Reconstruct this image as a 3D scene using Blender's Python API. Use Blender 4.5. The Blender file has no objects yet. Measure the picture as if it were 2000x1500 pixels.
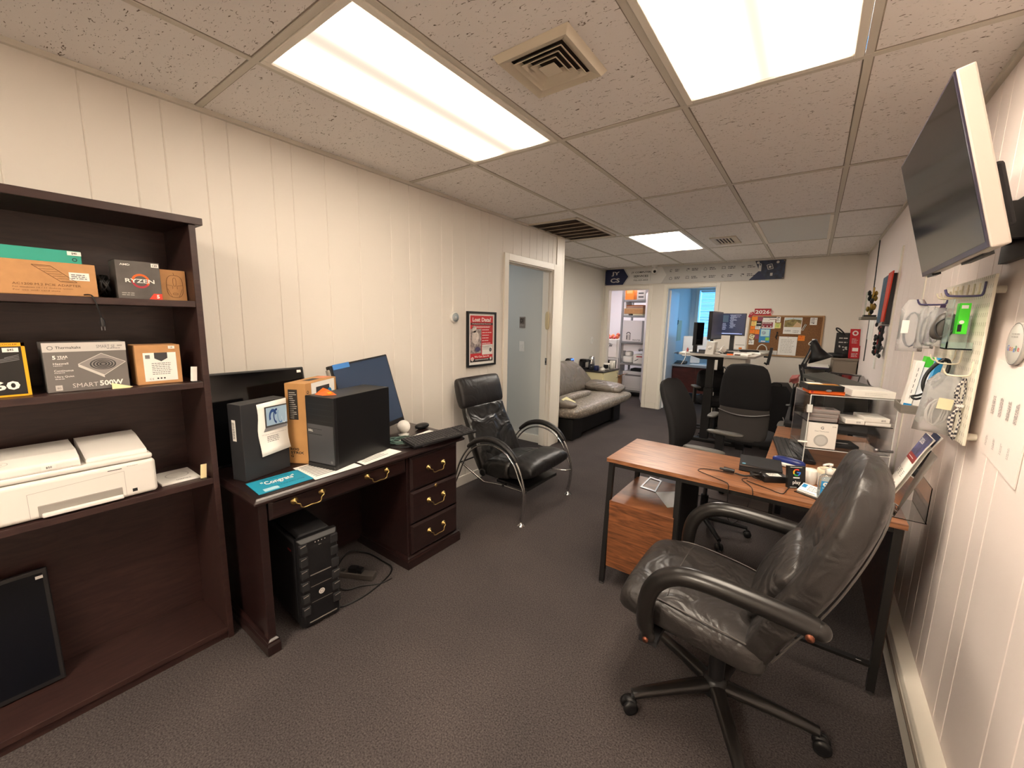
import bpy, bmesh, math, random
from mathutils import Vector, Matrix
random.seed(7)
PI = math.pi
sc = bpy.context.scene
COL = sc.collection

# ------------------------------------------------------------------ camera
cam_d = bpy.data.cameras.new('camera'); cam = bpy.data.objects.new('camera', cam_d); COL.objects.link(cam)
cam_d.sensor_width = 36.0; cam_d.lens = 792.4 / 2000 * 36.0; cam_d.clip_start = 0.02
R_ = ((0.805084, 0.592844, 0.019364), (-0.106905, 0.112912, 0.987837), (-0.583447, 0.797362, -0.154281))
cam.matrix_world = Matrix(((R_[0][0], R_[1][0], -R_[2][0], 2.3741), (R_[0][1], R_[1][1], -R_[2][1], 0.0),
                           (R_[0][2], R_[1][2], -R_[2][2], 1.4527), (0, 0, 0, 1)))
sc.camera = cam
sc.view_settings.view_transform = 'Standard'; sc.view_settings.look = 'None'
sc.view_settings.exposure = 0.0; sc.view_settings.gamma = 1.0; sc.view_settings.use_curve_mapping = False
# ------------------------------------------------------------------ daylight outside the back office window
w = bpy.data.worlds.new('daylight'); sc.world = w; w.use_nodes = True
bg = w.node_tree.nodes['Background']; bg.inputs[0].default_value = (0.16, 0.52, 1.0, 1); bg.inputs[1].default_value = 4.5
# lamp levels
L_MAIN, L_BACK, L_STORE, L_SIDE_FILL, L_OFFICE_FILL = 15.0, 44.0, 28.0, 9.0, 9.0
C_MAIN = (1.0, 0.845, 0.67); C_BACK = (1.0, 0.90, 0.78)

# ------------------------------------------------------------------ materials
def lin(c):
    return tuple((x / 12.92 if x <= 0.04045 else ((x + 0.055) / 1.055) ** 2.4) for x in c)
def hx(h):
    h = h.lstrip('#'); return lin(tuple(int(h[i:i + 2], 16) / 255 for i in (0, 2, 4)))
MC = {}
def mat(name, col, rough=0.5, metal=0.0, spec=0.5, bump=0, bscale=200, var=0, vscale=8, emit=0, ecol=None, trans=0, alpha=1, coat=0, sheen=0, stretch=None, ior=1.45, thin=False):
    if name in MC: return MC[name]
    m = bpy.data.materials.new(name); m.use_nodes = True; MC[name] = m
    nt = m.node_tree; b = nt.nodes['Principled BSDF']
    c = hx(col) if isinstance(col, str) else col
    b.inputs['Base Color'].default_value = (*c, 1); b.inputs['Roughness'].default_value = rough
    b.inputs['Metallic'].default_value = metal; b.inputs['Specular IOR Level'].default_value = spec
    b.inputs['IOR'].default_value = ior
    if coat: b.inputs['Coat Weight'].default_value = coat; b.inputs['Coat Roughness'].default_value = 0.15
    if emit: b.inputs['Emission Color'].default_value = (*(ecol or c), 1); b.inputs['Emission Strength'].default_value = emit
    if trans: b.inputs['Transmission Weight'].default_value = trans
    if alpha < 1: b.inputs['Alpha'].default_value = alpha
    if bump or var:
        tc = nt.nodes.new('ShaderNodeTexCoord'); mp = nt.nodes.new('ShaderNodeMapping')
        nt.links.new(tc.outputs['Object'], mp.inputs[0])
        if stretch: mp.inputs['Scale'].default_value = stretch
    if bump:
        n = nt.nodes.new('ShaderNodeTexNoise'); n.inputs['Scale'].default_value = bscale; n.inputs['Detail'].default_value = 4
        nt.links.new(mp.outputs[0], n.inputs['Vector'])
        bm_ = nt.nodes.new('ShaderNodeBump'); bm_.inputs['Strength'].default_value = bump; bm_.inputs['Distance'].default_value = 0.01
        nt.links.new(n.outputs[0], bm_.inputs['Height']); nt.links.new(bm_.outputs[0], b.inputs['Normal'])
    if var:
        n = nt.nodes.new('ShaderNodeTexNoise'); n.inputs['Scale'].default_value = vscale; n.inputs['Detail'].default_value = 6
        nt.links.new(mp.outputs[0], n.inputs['Vector'])
        r = nt.nodes.new('ShaderNodeValToRGB'); r.color_ramp.elements[0].position = 0.35; r.color_ramp.elements[1].position = 0.65
        r.color_ramp.elements[0].color = (*[x * (1 - var) for x in c], 1); r.color_ramp.elements[1].color = (*[min(1, x * (1 + var)) for x in c], 1)
        nt.links.new(n.outputs[0], r.inputs[0]); nt.links.new(r.outputs[0], b.inputs['Base Color'])
    return m

def wood(name, c1, c2, rough=0.35, stretch=(1, 12, 12), scale=3.0, coat=0.0, dist=2.0):
    if name in MC: return MC[name]
    m = mat(name, c1, rough, coat=coat); nt = m.node_tree; b = nt.nodes['Principled BSDF']
    tc = nt.nodes.new('ShaderNodeTexCoord'); mp = nt.nodes.new('ShaderNodeMapping'); mp.inputs['Scale'].default_value = stretch
    nt.links.new(tc.outputs['Object'], mp.inputs[0])
    n = nt.nodes.new('ShaderNodeTexNoise'); n.inputs['Scale'].default_value = scale; n.inputs['Detail'].default_value = 8; n.inputs['Distortion'].default_value = dist
    nt.links.new(mp.outputs[0], n.inputs['Vector'])
    r = nt.nodes.new('ShaderNodeValToRGB'); e = r.color_ramp.elements
    e[0].position = 0.32; e[1].position = 0.66; e[0].color = (*hx(c2), 1); e[1].color = (*hx(c1), 1)
    nt.links.new(n.outputs[0], r.inputs[0]); nt.links.new(r.outputs[0], b.inputs['Base Color'])
    return m

def leather(name, col, rough=0.38, wr=0.35, wscale=5.0, grain=0.12, stretch=(1, 1, 1), spec=0.5, peel=None):
    m = mat(name, col, rough, spec=spec); nt = m.node_tree; b = nt.nodes['Principled BSDF']
    tc = nt.nodes.new('ShaderNodeTexCoord'); mp = nt.nodes.new('ShaderNodeMapping'); mp.inputs['Scale'].default_value = stretch
    nt.links.new(tc.outputs['Object'], mp.inputs[0])
    n1 = nt.nodes.new('ShaderNodeTexNoise'); n1.inputs['Scale'].default_value = wscale; n1.inputs['Detail'].default_value = 2; n1.inputs['Distortion'].default_value = 1.2
    n2 = nt.nodes.new('ShaderNodeTexVoronoi'); n2.inputs['Scale'].default_value = 260
    for n in (n1, n2): nt.links.new(mp.outputs[0], n.inputs['Vector'])
    b1 = nt.nodes.new('ShaderNodeBump'); b1.inputs['Strength'].default_value = wr; b1.inputs['Distance'].default_value = 0.06
    b2 = nt.nodes.new('ShaderNodeBump'); b2.inputs['Strength'].default_value = grain; b2.inputs['Distance'].default_value = 0.002
    nt.links.new(n1.outputs[0], b1.inputs['Height']); nt.links.new(n2.outputs[0], b2.inputs['Height'])
    nt.links.new(b1.outputs[0], b2.inputs['Normal']); nt.links.new(b2.outputs[0], b.inputs['Normal'])
    if peel:
        n3 = nt.nodes.new('ShaderNodeTexNoise'); n3.inputs['Scale'].default_value = 45; n3.inputs['Detail'].default_value = 6
        nt.links.new(tc.outputs['Object'], n3.inputs['Vector'])
        r = nt.nodes.new('ShaderNodeValToRGB'); e = r.color_ramp.elements; e[0].position = 0.5; e[1].position = 0.62
        e[0].color = (*hx(col), 1); e[1].color = (*hx(peel), 1)
        nt.links.new(n3.outputs[0], r.inputs[0]); nt.links.new(r.outputs[0], b.inputs['Base Color'])
    return m

# ------------------------------------------------------------------ mesh builder
TXT = {}
def text_mesh(s, bold=0.0):
    k = (s, bold)
    if k in TXT: return TXT[k]
    cu = bpy.data.curves.new('lettering', 'FONT'); cu.body = s; cu.size = 1.0; cu.offset = bold; cu.resolution_u = 2
    ob = bpy.data.objects.new('lettering', cu); COL.objects.link(ob)
    bpy.context.view_layer.update()
    dg = bpy.context.evaluated_depsgraph_get()
    me = bpy.data.meshes.new_from_object(ob.evaluated_get(dg))
    vs = [v.co.copy() for v in me.vertices]; fs = [tuple(p.vertices) for p in me.polygons]
    bpy.data.objects.remove(ob); bpy.data.curves.remove(cu); bpy.data.meshes.remove(me)
    if vs:
        x0 = min(v.x for v in vs); x1 = max(v.x for v in vs); y0 = min(v.y for v in vs); y1 = max(v.y for v in vs)
    else: x0 = y0 = 0; x1 = y1 = 1
    TXT[k] = (vs, fs, x0, x1, y0, y1); return TXT[k]

def V(*a): return Vector(a)
class MB:
    def __init__(s, M=None): s.v = []; s.f = []; s.m = []; s.s = []; s.mats = []; s.M = M
    def mi(s, m):
        if m not in s.mats: s.mats.append(m)
        return s.mats.index(m)
    def add(s, vs, fs, m, smooth=False):
        o = len(s.v); M = s.M
        s.v += [(M @ Vector(p)) if M else Vector(p) for p in vs]
        i = s.mi(m)
        for f in fs: s.f.append(tuple(o + k for k in f)); s.m.append(i); s.s.append(smooth)
        return s
    def box(s, a, b, m, M=None):
        x0, y0, z0 = [min(p, q) for p, q in zip(a, b)]; x1, y1, z1 = [max(p, q) for p, q in zip(a, b)]
        vs = [V(x0, y0, z0), V(x1, y0, z0), V(x1, y1, z0), V(x0, y1, z0), V(x0, y0, z1), V(x1, y0, z1), V(x1, y1, z1), V(x0, y1, z1)]
        if M: vs = [M @ p for p in vs]
        return s.add(vs, [(0, 3, 2, 1), (4, 5, 6, 7), (0, 1, 5, 4), (1, 2, 6, 5), (2, 3, 7, 6), (3, 0, 4, 7)], m)
    def bar(s, p, q, wx, wy, m, up=(0, 0, 1)):
        p = Vector(p); q = Vector(q); d = (q - p).normalized(); u = Vector(up)
        if abs(d.dot(u)) > 0.98: u = Vector((1, 0, 0))
        a = d.cross(u).normalized() * wx / 2; b = d.cross(a).normalized() * wy / 2
        vs = [p - a - b, p + a - b, p + a + b, p - a + b, q - a - b, q + a - b, q + a + b, q - a + b]
        return s.add(vs, [(0, 1, 2, 3), (7, 6, 5, 4), (0, 4, 5, 1), (1, 5, 6, 2), (2, 6, 7, 3), (3, 7, 4, 0)], m)
    def cyl(s, p, q, r0, m, r1=None, n=20):
        r1 = r0 if r1 is None else r1
        return s.tube([p, q], [r0, r1], m, n=n)
    def tube(s, pts, r, m, n=8, closed=False, flat=1.0, smooth=True):
        pts = [Vector(p) for p in pts]; N = len(pts)
        rr = r if isinstance(r, (list, tuple)) else [r] * N
        vs = []; fs = []; u = None
        for i, p in enumerate(pts):
            if closed: d = pts[(i + 1) % N] - pts[i - 1]
            else: d = pts[min(i + 1, N - 1)] - pts[max(i - 1, 0)]
            d.normalize()
            if u is None:
                u = d.orthogonal().normalized()
                if abs(d.z) < 0.95: u = d.cross(Vector((0, 0, 1))).normalized()
            else: u = (u - d * u.dot(d)).normalized()
            w_ = d.cross(u)
            for k in range(n):
                t = 2 * PI * k / n; vs.append(p + (u * math.cos(t) + w_ * math.sin(t) * flat) * rr[i])
        for i in range(N if closed else N - 1):
            for k in range(n):
                a = i * n + k; b = i * n + (k + 1) % n; c = ((i + 1) % N) * n + (k + 1) % n; d_ = ((i + 1) % N) * n + k
                fs.append((a, b, c, d_))
        s.add(vs, fs, m, smooth)
        if not closed:
            s.add(vs[:n], [tuple(range(n - 1, -1, -1))], m); s.add(vs[-n:], [tuple(range(n))], m)
        return s
    def lathe(s, prof, c, m, n=24, axis=(0, 0, 1), smooth=True):
        ax = Vector(axis).normalized(); u = ax.orthogonal().normalized(); w_ = ax.cross(u); c = Vector(c)
        vs = []; fs = []
        for r, z in prof:
            for k in range(n):
                t = 2 * PI * k / n; vs.append(c + ax * z + (u * math.cos(t) + w_ * math.sin(t)) * r)
        for i in range(len(prof) - 1):
            for k in range(n): fs.append((i * n + k, i * n + (k + 1) % n, (i + 1) * n + (k + 1) % n, (i + 1) * n + k))
        s.add(vs, fs, m, smooth)
        if prof[0][0] > 1e-5: s.add(vs[:n], [tuple(range(n - 1, -1, -1))], m)
        if prof[-1][0] > 1e-5: s.add(vs[-n:], [tuple(range(n))], m)
        return s
    def prism(s, poly, f0, f1, m, smooth=False):
        """poly 2d list, f0/f1 map (a,b)->Vector"""
        A = [Vector(f0(*p)) for p in poly]; B = [Vector(f1(*p)) for p in poly]; n = len(poly)
        s.add(A, [tuple(range(n - 1, -1, -1))], m); s.add(B, [tuple(range(n))], m)
        return s.add(A + B, [(i, (i + 1) % n, n + (i + 1) % n, n + i) for i in range(n)], m, smooth)
    def sell(s, c, d, m, e=0.35, e2=None, nu=28, nv=18, fn=None, M=None):
        """rounded cushion"""
        e2 = e if e2 is None else e2
        def sp(t, k): c_ = math.cos(t); return math.copysign(abs(c_) ** k, c_)
        def ss(t, k): c_ = math.sin(t); return math.copysign(abs(c_) ** k, c_)
        vs = []; fs = []; c = Vector(c)
        for j in range(nv + 1):
            v_ = -PI / 2 + PI * j / nv
            for i in range(nu):
                u = 2 * PI * i / nu
                p = Vector((d[0] / 2 * sp(v_, e2) * sp(u, e), d[1] / 2 * sp(v_, e2) * ss(u, e), d[2] / 2 * ss(v_, e2)))
                if fn: p = fn(p)
                if M: p = M @ p
                vs.append(c + p)
        for j in range(nv):
            for i in range(nu): fs.append((j * nu + i, j * nu + (i + 1) % nu, (j + 1) * nu + (i + 1) % nu, (j + 1) * nu + i))
        return s.add(vs, fs, m, True)
    def loft(s, rings, m, smooth=True, caps=True, closed=True):
        n = len(rings[0]); vs = [Vector(p) for r in rings for p in r]; fs = []
        for i in range(len(rings) - 1):
            for k in range(n if closed else n - 1): fs.append((i * n + k, i * n + (k + 1) % n, (i + 1) * n + (k + 1) % n, (i + 1) * n + k))
        if caps and closed: fs += [tuple(range(n - 1, -1, -1)), tuple((len(rings) - 1) * n + k for k in range(n))]
        return s.add(vs, fs, m, smooth)
    # ---- flat print on a plane: F = (origin, ux, uy)
    def rect(s, F, x0, y0, x1, y1, m, k=1):
        return s.poly(F, [(x0, y0), (x1, y0), (x1, y1), (x0, y1)], m, k)
    def poly(s, F, pts, m, k=1):
        O, ux, uy = [Vector(a) for a in F]; n = ux.cross(uy).normalized() * 0.0005 * k
        return s.add([O + ux * a + uy * b + n for a, b in pts], [tuple(range(len(pts)))], m)
    def disc(s, F, cx, cy, r, m, k=1, n=24, ri=None, ry=None, a0=0, a1=2 * PI):
        ry = ry or r; O, ux, uy = [Vector(a) for a in F]; nn = ux.cross(uy).normalized() * 0.0005 * k
        if ri is None:
            return s.poly(F, [(cx + r * math.cos(2 * PI * i / n), cy + ry * math.sin(2 * PI * i / n)) for i in range(n)], m, k)
        vs = []
        for i in range(n + 1):
            t = a0 + (a1 - a0) * i / n
            for q in (r, ri): vs.append(O + ux * (cx + q * math.cos(t)) + uy * (cy + q * ry / r * math.sin(t)) + nn)
        return s.add(vs, [(2 * i, 2 * i + 2, 2 * i + 3, 2 * i + 1) for i in range(n)], m)
    def line(s, F, pts, w_, m, k=1):
        for (a, b), (c, d) in zip(pts[:-1], pts[1:]):
            L = math.hypot(c - a, d - b) or 1; nx, ny = -(d - b) / L * w_ / 2, (c - a) / L * w_ / 2
            s.poly(F, [(a - nx, b - ny), (c - nx, d - ny), (c + nx, d + ny), (a + nx, b + ny)], m, k)
        return s
    def text(s, F, st, x, y, h, m, k=2, w_=None, al='L', bold=0.0, rot=0):
        """x,y lower-left (or centre) of text box, h height, w_ width"""
        vs, fs, x0, x1, y0, y1 = text_mesh(st, bold)
        sc_ = h / max(y1 - y0, 1e-6); sx = (w_ / (x1 - x0)) if w_ else sc_
        W = (x1 - x0) * sx; ox = x - (W / 2 if al == 'C' else W if al == 'R' else 0)
        O, ux, uy = [Vector(a) for a in F]; n = ux.cross(uy).normalized() * 0.0005 * k
        cr, sr = math.cos(rot), math.sin(rot)
        pts = []
        for v in vs:
            a, b = (v.x - x0) * sx, (v.y - y0) * sc_
            a, b = a * cr - b * sr, a * sr + b * cr
            pts.append(O + ux * (ox + a) + uy * (y + b) + n)
        return s.add(pts, fs, m)
    def lines(s, F, x0, y1, x1, n, dy, th, m, k=2, jag=0.25):
        """rows of unreadable small print"""
        for i in range(n):
            e = x1 - (x1 - x0) * random.uniform(0, jag); x = x0
            while x < e:
                ww = random.uniform(0.6, 2.2) * th * 2.2
                s.rect(F, x, y1 - i * dy - th, min(x + ww, e), y1 - i * dy, m, k); x += ww + th * 0.7
        return s
    def build(s, name, parent=None, bevel=0, seg=2, sub=0, world=True, loc=None, recalc=False, solid=0, ang=35):
        me = bpy.data.meshes.new(name)
        off = Vector((0, 0, 0))
        if parent is not None and world:
            Mi = wm(parent).inverted(); vs = [Mi @ p for p in s.v]
        else: vs = s.v
        me.from_pydata([tuple(p) for p in vs], [], s.f)
        for m in s.mats: me.materials.append(m)
        for p, i, q in zip(me.polygons, s.m, s.s): p.material_index = i; p.use_smooth = q
        me.update()
        if recalc:
            b = bmesh.new(); b.from_mesh(me); bmesh.ops.remove_doubles(b, verts=b.verts, dist=1e-5); bmesh.ops.recalc_face_normals(b, faces=b.faces); b.to_mesh(me); b.free()
        o = bpy.data.objects.new(name, me); COL.objects.link(o)
        if parent is not None: o.parent = parent
        if loc: o.location = loc
        if solid:
            md = o.modifiers.new('solid', 'SOLIDIFY'); md.thickness = solid; md.offset = 0
        if bevel:
            md = o.modifiers.new('bevel', 'BEVEL'); md.width = bevel; md.segments = seg; md.limit_method = 'ANGLE'; md.angle_limit = math.radians(ang)
        if sub:
            md = o.modifiers.new('sub', 'SUBSURF'); md.levels = sub; md.render_levels = sub
            for p in me.polygons: p.use_smooth = True
        return o

def wm(o):
    M = Matrix.Translation(o.location) @ o.rotation_euler.to_matrix().to_4x4()
    return wm(o.parent) @ M if o.parent else M
def thing(name, label, cat, loc=(0, 0, 0), rz=0, group=None, rx=0, ry=0):
    o = bpy.data.objects.new(name, None); COL.objects.link(o); o.empty_display_size = 0.05
    o.location = loc; o.rotation_euler = (rx, ry, rz); o['label'] = label; o['category'] = cat
    if group: o['group'] = group
    return o
def tag(o, label, cat, group=None):
    o['label'] = label; o['category'] = cat
    if group: o['group'] = group
    return o
def struct(o): o['kind'] = 'structure'; return o
def curve(pts, n=8):
    """Catmull-Rom through points"""
    P = [Vector(p) for p in pts]; out = []
    for i in range(len(P) - 1):
        a = P[max(i - 1, 0)]; b = P[i]; c = P[i + 1]; d = P[min(i + 2, len(P) - 1)]
        for k in range(n):
            t = k / n; out.append(0.5 * ((2 * b) + (c - a) * t + (2 * a - 5 * b + 4 * c - d) * t * t + (3 * b - a - 3 * c + d) * t ** 3))
    out.append(P[-1]); return out
def RT(loc, rz=0, rx=0, ry=0):
    return Matrix.Translation(loc) @ Matrix.Rotation(rz, 4, 'Z') @ Matrix.Rotation(rx, 4, 'X') @ Matrix.Rotation(ry, 4, 'Y')

# ---- palette
WALL = mat('wall_paint', '#e7e1d8', 0.5, bump=0.03, bscale=90)
TRIM = mat('trim_paint', '#ece6da', 0.35)
WHITE = mat('white_plastic', '#e8e6e0', 0.4)
PAPER = mat('paper', '#f0eee8', 0.8)
INK = mat('ink', '#1a1a1c', 0.6)
GINK = mat('grey_ink', '#77777a', 0.7)
BLK = mat('black_plastic', '#131315', 0.42)
BLKM = mat('black_matte', '#17171a', 0.75)
GLOSS = mat('gloss_black', '#0a0a0c', 0.08)
DGREY = mat('dark_grey', '#3a3a3c', 0.5)
CHROME = mat('chrome', '#c9c9c9', 0.22, metal=1)
STEEL = mat('steel', '#8c8c8e', 0.35, metal=1)
BRASS = mat('brass', '#b39a63', 0.3, metal=1)
KRAFT = mat('kraft_card', '#b98a5c', 0.75, var=0.06, vscale=30)
MAHOG = wood('mahogany', '#291918', '#1a1010', 0.28, (8, 1, 8), 4, coat=0.3)
ESPR = wood('espresso_wood', '#382522', '#2a1a19', 0.38, (6, 1, 6), 5)
WALN = wood('walnut_laminate', '#9c6a48', '#684028', 0.33, (1.2, 14, 14), 2.2, dist=3.0)
WALNV = wood('walnut_front', '#8c5836', '#55321f', 0.4, (1.5, 1.5, 12), 2.2, dist=3.0)
BLEATH = leather('black_leather', '#17171a', 0.34, 0.5, 9)
BLEATH2 = leather('worn_black_leather', '#1c1b1c', 0.42, 0.15, 7)
RED = mat('red_print', '#b5282c', 0.5)
ORANGE = mat('orange_card', '#e8641c', 0.5)
YEL = mat('yellow_print', '#e8a81c', 0.5)
BLUE = mat('blue_print', '#1f7fb8', 0.45)
NAVY = mat('navy_print', '#1d2547', 0.5)
GREEN = mat('green_print', '#3fb524', 0.5)
GLASSM = mat('clear_acrylic', (0.86, 0.88, 0.88), 0.04, trans=1.0, ior=1.35)
CORD = mat('cord_black', '#0d0d0e', 0.45)
WCORD = mat('cord_white', '#dcd9d2', 0.45)
# ================================================================== SETTING
H = 2.388; XR = 2.847; YB = 6.98; XF = -0.745; YC = 4.19; Y0 = -2.4
GX = [0.6 + 0.6096 * i for i in range(-2, 5)]; ROW = [1.9857 + 1.2192 * j for j in range(-4, 6)]
# carpet
def carpet():
    m = mat('carpet', '#4a4242', 0.95, spec=0.1); nt = m.node_tree; b = nt.nodes['Principled BSDF']
    tc = nt.nodes.new('ShaderNodeTexCoord')
    n = nt.nodes.new('ShaderNodeTexNoise'); n.inputs['Scale'].default_value = 170; n.inputs['Detail'].default_value = 5
    n2 = nt.nodes.new('ShaderNodeTexNoise'); n2.inputs['Scale'].default_value = 1.6; n2.inputs['Detail'].default_value = 5
    for q in (n, n2): nt.links.new(tc.outputs['Object'], q.inputs['Vector'])
    r = nt.nodes.new('ShaderNodeValToRGB'); e = r.color_ramp.elements; e[0].position = 0.3; e[1].position = 0.7
    e[0].color = (*hx('#322e2e'), 1); e[1].color = (*hx('#5a5454'), 1)
    r2 = nt.nodes.new('ShaderNodeValToRGB'); e = r2.color_ramp.elements; e[0].position = 0.3; e[1].position = 0.7
    e[0].color = (0.82, 0.82, 0.82, 1); e[1].color = (1.1, 1.08, 1.05, 1)
    mx = nt.nodes.new('ShaderNodeMix'); mx.data_type = 'RGBA'; mx.blend_type = 'MULTIPLY'; mx.inputs[0].default_value = 1
    nt.links.new(n.outputs[0], r.inputs[0]); nt.links.new(n2.outputs[0], r2.inputs[0])
    nt.links.new(r.outputs[0], mx.inputs[6]); nt.links.new(r2.outputs[0], mx.inputs[7]); nt.links.new(mx.outputs[2], b.inputs['Base Color'])
    bp = nt.nodes.new('ShaderNodeBump'); bp.inputs['Strength'].default_value = 0.6; bp.inputs['Distance'].default_value = 0.006
    nt.links.new(n.outputs[0], bp.inputs['Height']); nt.links.new(bp.outputs[0], b.inputs['Normal'])
    return m
struct(MB().box((-3.2, Y0 - .1, -0.05), (3.2, 9.4, 0), carpet()).build('floor'))
# ceiling with fissured tiles
def tiles():
    m = mat('ceiling_tile', '#f5f0ec', 0.9, spec=0.1); nt = m.node_tree; b = nt.nodes['Principled BSDF']
    tc = nt.nodes.new('ShaderNodeTexCoord')
    mp = nt.nodes.new('ShaderNodeMapping'); mp.inputs['Rotation'].default_value = (0, 0, 0.5); mp.inputs['Scale'].default_value = (1, 2.6, 1)
    nt.links.new(tc.outputs['Object'], mp.inputs[0])
    n = nt.nodes.new('ShaderNodeTexNoise'); n.inputs['Scale'].default_value = 42; n.inputs['Detail'].default_value = 1.5; n.inputs['Distortion'].default_value = 1.5
    nt.links.new(mp.outputs[0], n.inputs['Vector'])
    r = nt.nodes.new('ShaderNodeValToRGB'); e = r.color_ramp.elements; e[0].position = 0.295; e[1].position = 0.345
    e[0].color = (*hx('#7d7368'), 1); e[1].color = (*hx('#f3efec'), 1)
    nt.links.new(n.outputs[0], r.inputs[0]); nt.links.new(r.outputs[0], b.inputs['Base Color'])
    bp = nt.nodes.new('ShaderNodeBump'); bp.inputs['Strength'].default_value = 0.5; bp.inputs['Distance'].default_value = 0.004
    nt.links.new(r.outputs[0], bp.inputs['Height']); nt.links.new(bp.outputs[0], b.inputs['Normal'])
    return m
TILE = tiles()
GRID = mat('ceiling_grid_paint', '#cfc9bd', 0.55); SEAM = mat('ceiling_seam', '#8d8478', 0.8)
open_cells = {(1, 3), (3, 3), (1, 6)}   # (column index in GX[1:], row) holding light fixtures
cx = [XF - .02, GX[0], GX[1], GX[2], GX[3], GX[4], GX[5], GX[6]]
cb = MB(); gx = [-0.8] + [g for g in GX if g > -0.75 and g < XR] + [XR + .05]
gy = [Y0 - .1] + [r for r in ROW if r < 6.9] + [YB + .15]
lights = [(1.2096, -1.9), (0.6, 0.7665), (1.8192, 0.7665), (0.6, 4.4241)]
def is_light(x, y): return any(abs(x - a) < .02 and abs(y - b) < .02 for a, b in lights)
for i in range(len(gx) - 1):
    for j in range(len(gy) - 1):
        if is_light(gx[i], gy[j]): continue
        cb.box((gx[i], gy[j], H), (gx[i + 1], gy[j + 1], H + .02), TILE)
struct(cb.build('ceiling'))
gb = MB()
for x in gx[1:-1]:
    gb.box((x - .012, Y0, H - .004), (x + .012, YB, H + .001), GRID)
    for s_ in (-1, 1): gb.box((x + s_ * .0145 - .002, Y0, H - .0012), (x + s_ * .0145 + .002, YB, H + .001), SEAM)
for y in gy[1:-1]:
    gb.box((XF, y - .012, H - .0045), (XR, y + .012, H + .001), GRID)
    for s_ in (-1, 1): gb.box((XF, y + s_ * .0145 - .002, H - .0012), (XR, y + s_ * .0145 + .002, H + .001), SEAM)
struct(gb.build('trim_1'))
struct(MB().box((0, Y0, H - .02), (.02, YC, H), GRID).box((XR - .02, Y0, H - .02), (XR, YB, H), GRID).box((XF, YB - .02, H - .015), (XR, YB, H), GRID).box((XF, YC, H - .02), (XF + .02, YB, H), GRID).build('trim_2'))

# panelled walls: profile in y extruded in z
def panel_wall(name, xf, y0, y1, z0, z1, grooves, side, th=0.12, m=WALL, depth=.004, wd=.007):
    b = MB(); pts = [(y0, 0)]
    for g in sorted(grooves):
        if y0 + .01 < g < y1 - .01: pts += [(g - wd / 2, 0), (g, depth), (g + wd / 2, 0)]
    pts.append((y1, 0)); vs = []
    for y, d in pts: x = xf - side * d; vs += [(x, y, z0), (x, y, z1)]
    n = len(pts); fs = [((2 * i, 2 * i + 2, 2 * i + 3, 2 * i + 1) if side > 0 else (2 * i, 2 * i + 1, 2 * i + 3, 2 * i + 2)) for i in range(n - 1)]
    b.add(vs, fs, m)
    b.box((xf - side * .008, y0, z0), (xf - side * th, y1, z1), m)
    return b
GL = [-1.6, -1.4, -1.2, -.85, -.6, -.44, -.2, 0.0, .16, .383, .528, .632, .78, .881, 1.079, 1.18, 1.369, 1.581, 1.823, 1.978, 2.082, 2.29, 2.41, 2.56, 2.75, 2.86, 3.06, 3.22, 3.36, 3.5, 3.63, 3.74, 3.86, 3.95, 4.05]
b = panel_wall('wall_left', 0, Y0, 3.12, 0, H, GL, 1)
for (a0, a1, z0, z1) in ((3.12, 3.98, 2.02, H), (3.98, YC, 0, H)):
    q = panel_wall('', 0, a0, a1, z0, z1, GL, 1, th=.12 if z0 else .12); b.add(q.v, q.f, WALL)
struct(b.build('wall_left'))
# wall between the side room and the sofa alcove
struct(MB().box((-2.0, 4.02, 0), (-.119, YC, H), mat('side_room_paint', '#c9cbc6', 0.6)).box((XF - .02, YC - .004, 0), (-.1, YC, H), WALL).build('wall_1'))
struct(MB().box((-2.1, 2.0, 0), (-2.0, YC, H), mat('side_room_paint', '#c9cbc6')).box((-2.1, 1.9, 0), (-.12, 2.0, H), mat('side_room_paint', '#c9cbc6')).box((-2.1, 1.9, H), (-.12, 4.1, H + .05), WHITE).build('wall_2'))
struct(MB().box((-2.0, 4.005, 0), (-.12, 4.02, .09), TRIM).build('baseboard_side_room'))
struct(MB().box((XF - .1, YC - .1, 0), (XF, YB + .1, H), mat('alcove_paint', '#dcd8ce', 0.55)).build('wall_alcove'))
GR = [y + .0 for y in [-2.1, -1.9, -1.6, -1.3, -1.1, -.9, -.6, -.4, -.2, .05, .2, .4, .62, .82, 1.0, 1.2, 1.32, 1.46, 1.74, 1.84, 2.04, 2.13, 2.29, 2.41, 2.56, 2.66, 2.85, 2.95, 3.1, 3.22, 3.36, 3.5, 3.7, 3.9, 4.06]]
b = panel_wall('wall_right', XR, Y0, YB + .1, 0, H, GR, -1, m=mat('right_wall_paint', '#f7ebe6', 0.5, bump=0.03, bscale=90)); struct(b.build('wall_right'))
struct(MB().box((-0.9, Y0 - .1, 0), (XR + .1, Y0, H), WALL).build('wall_front'))
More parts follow.
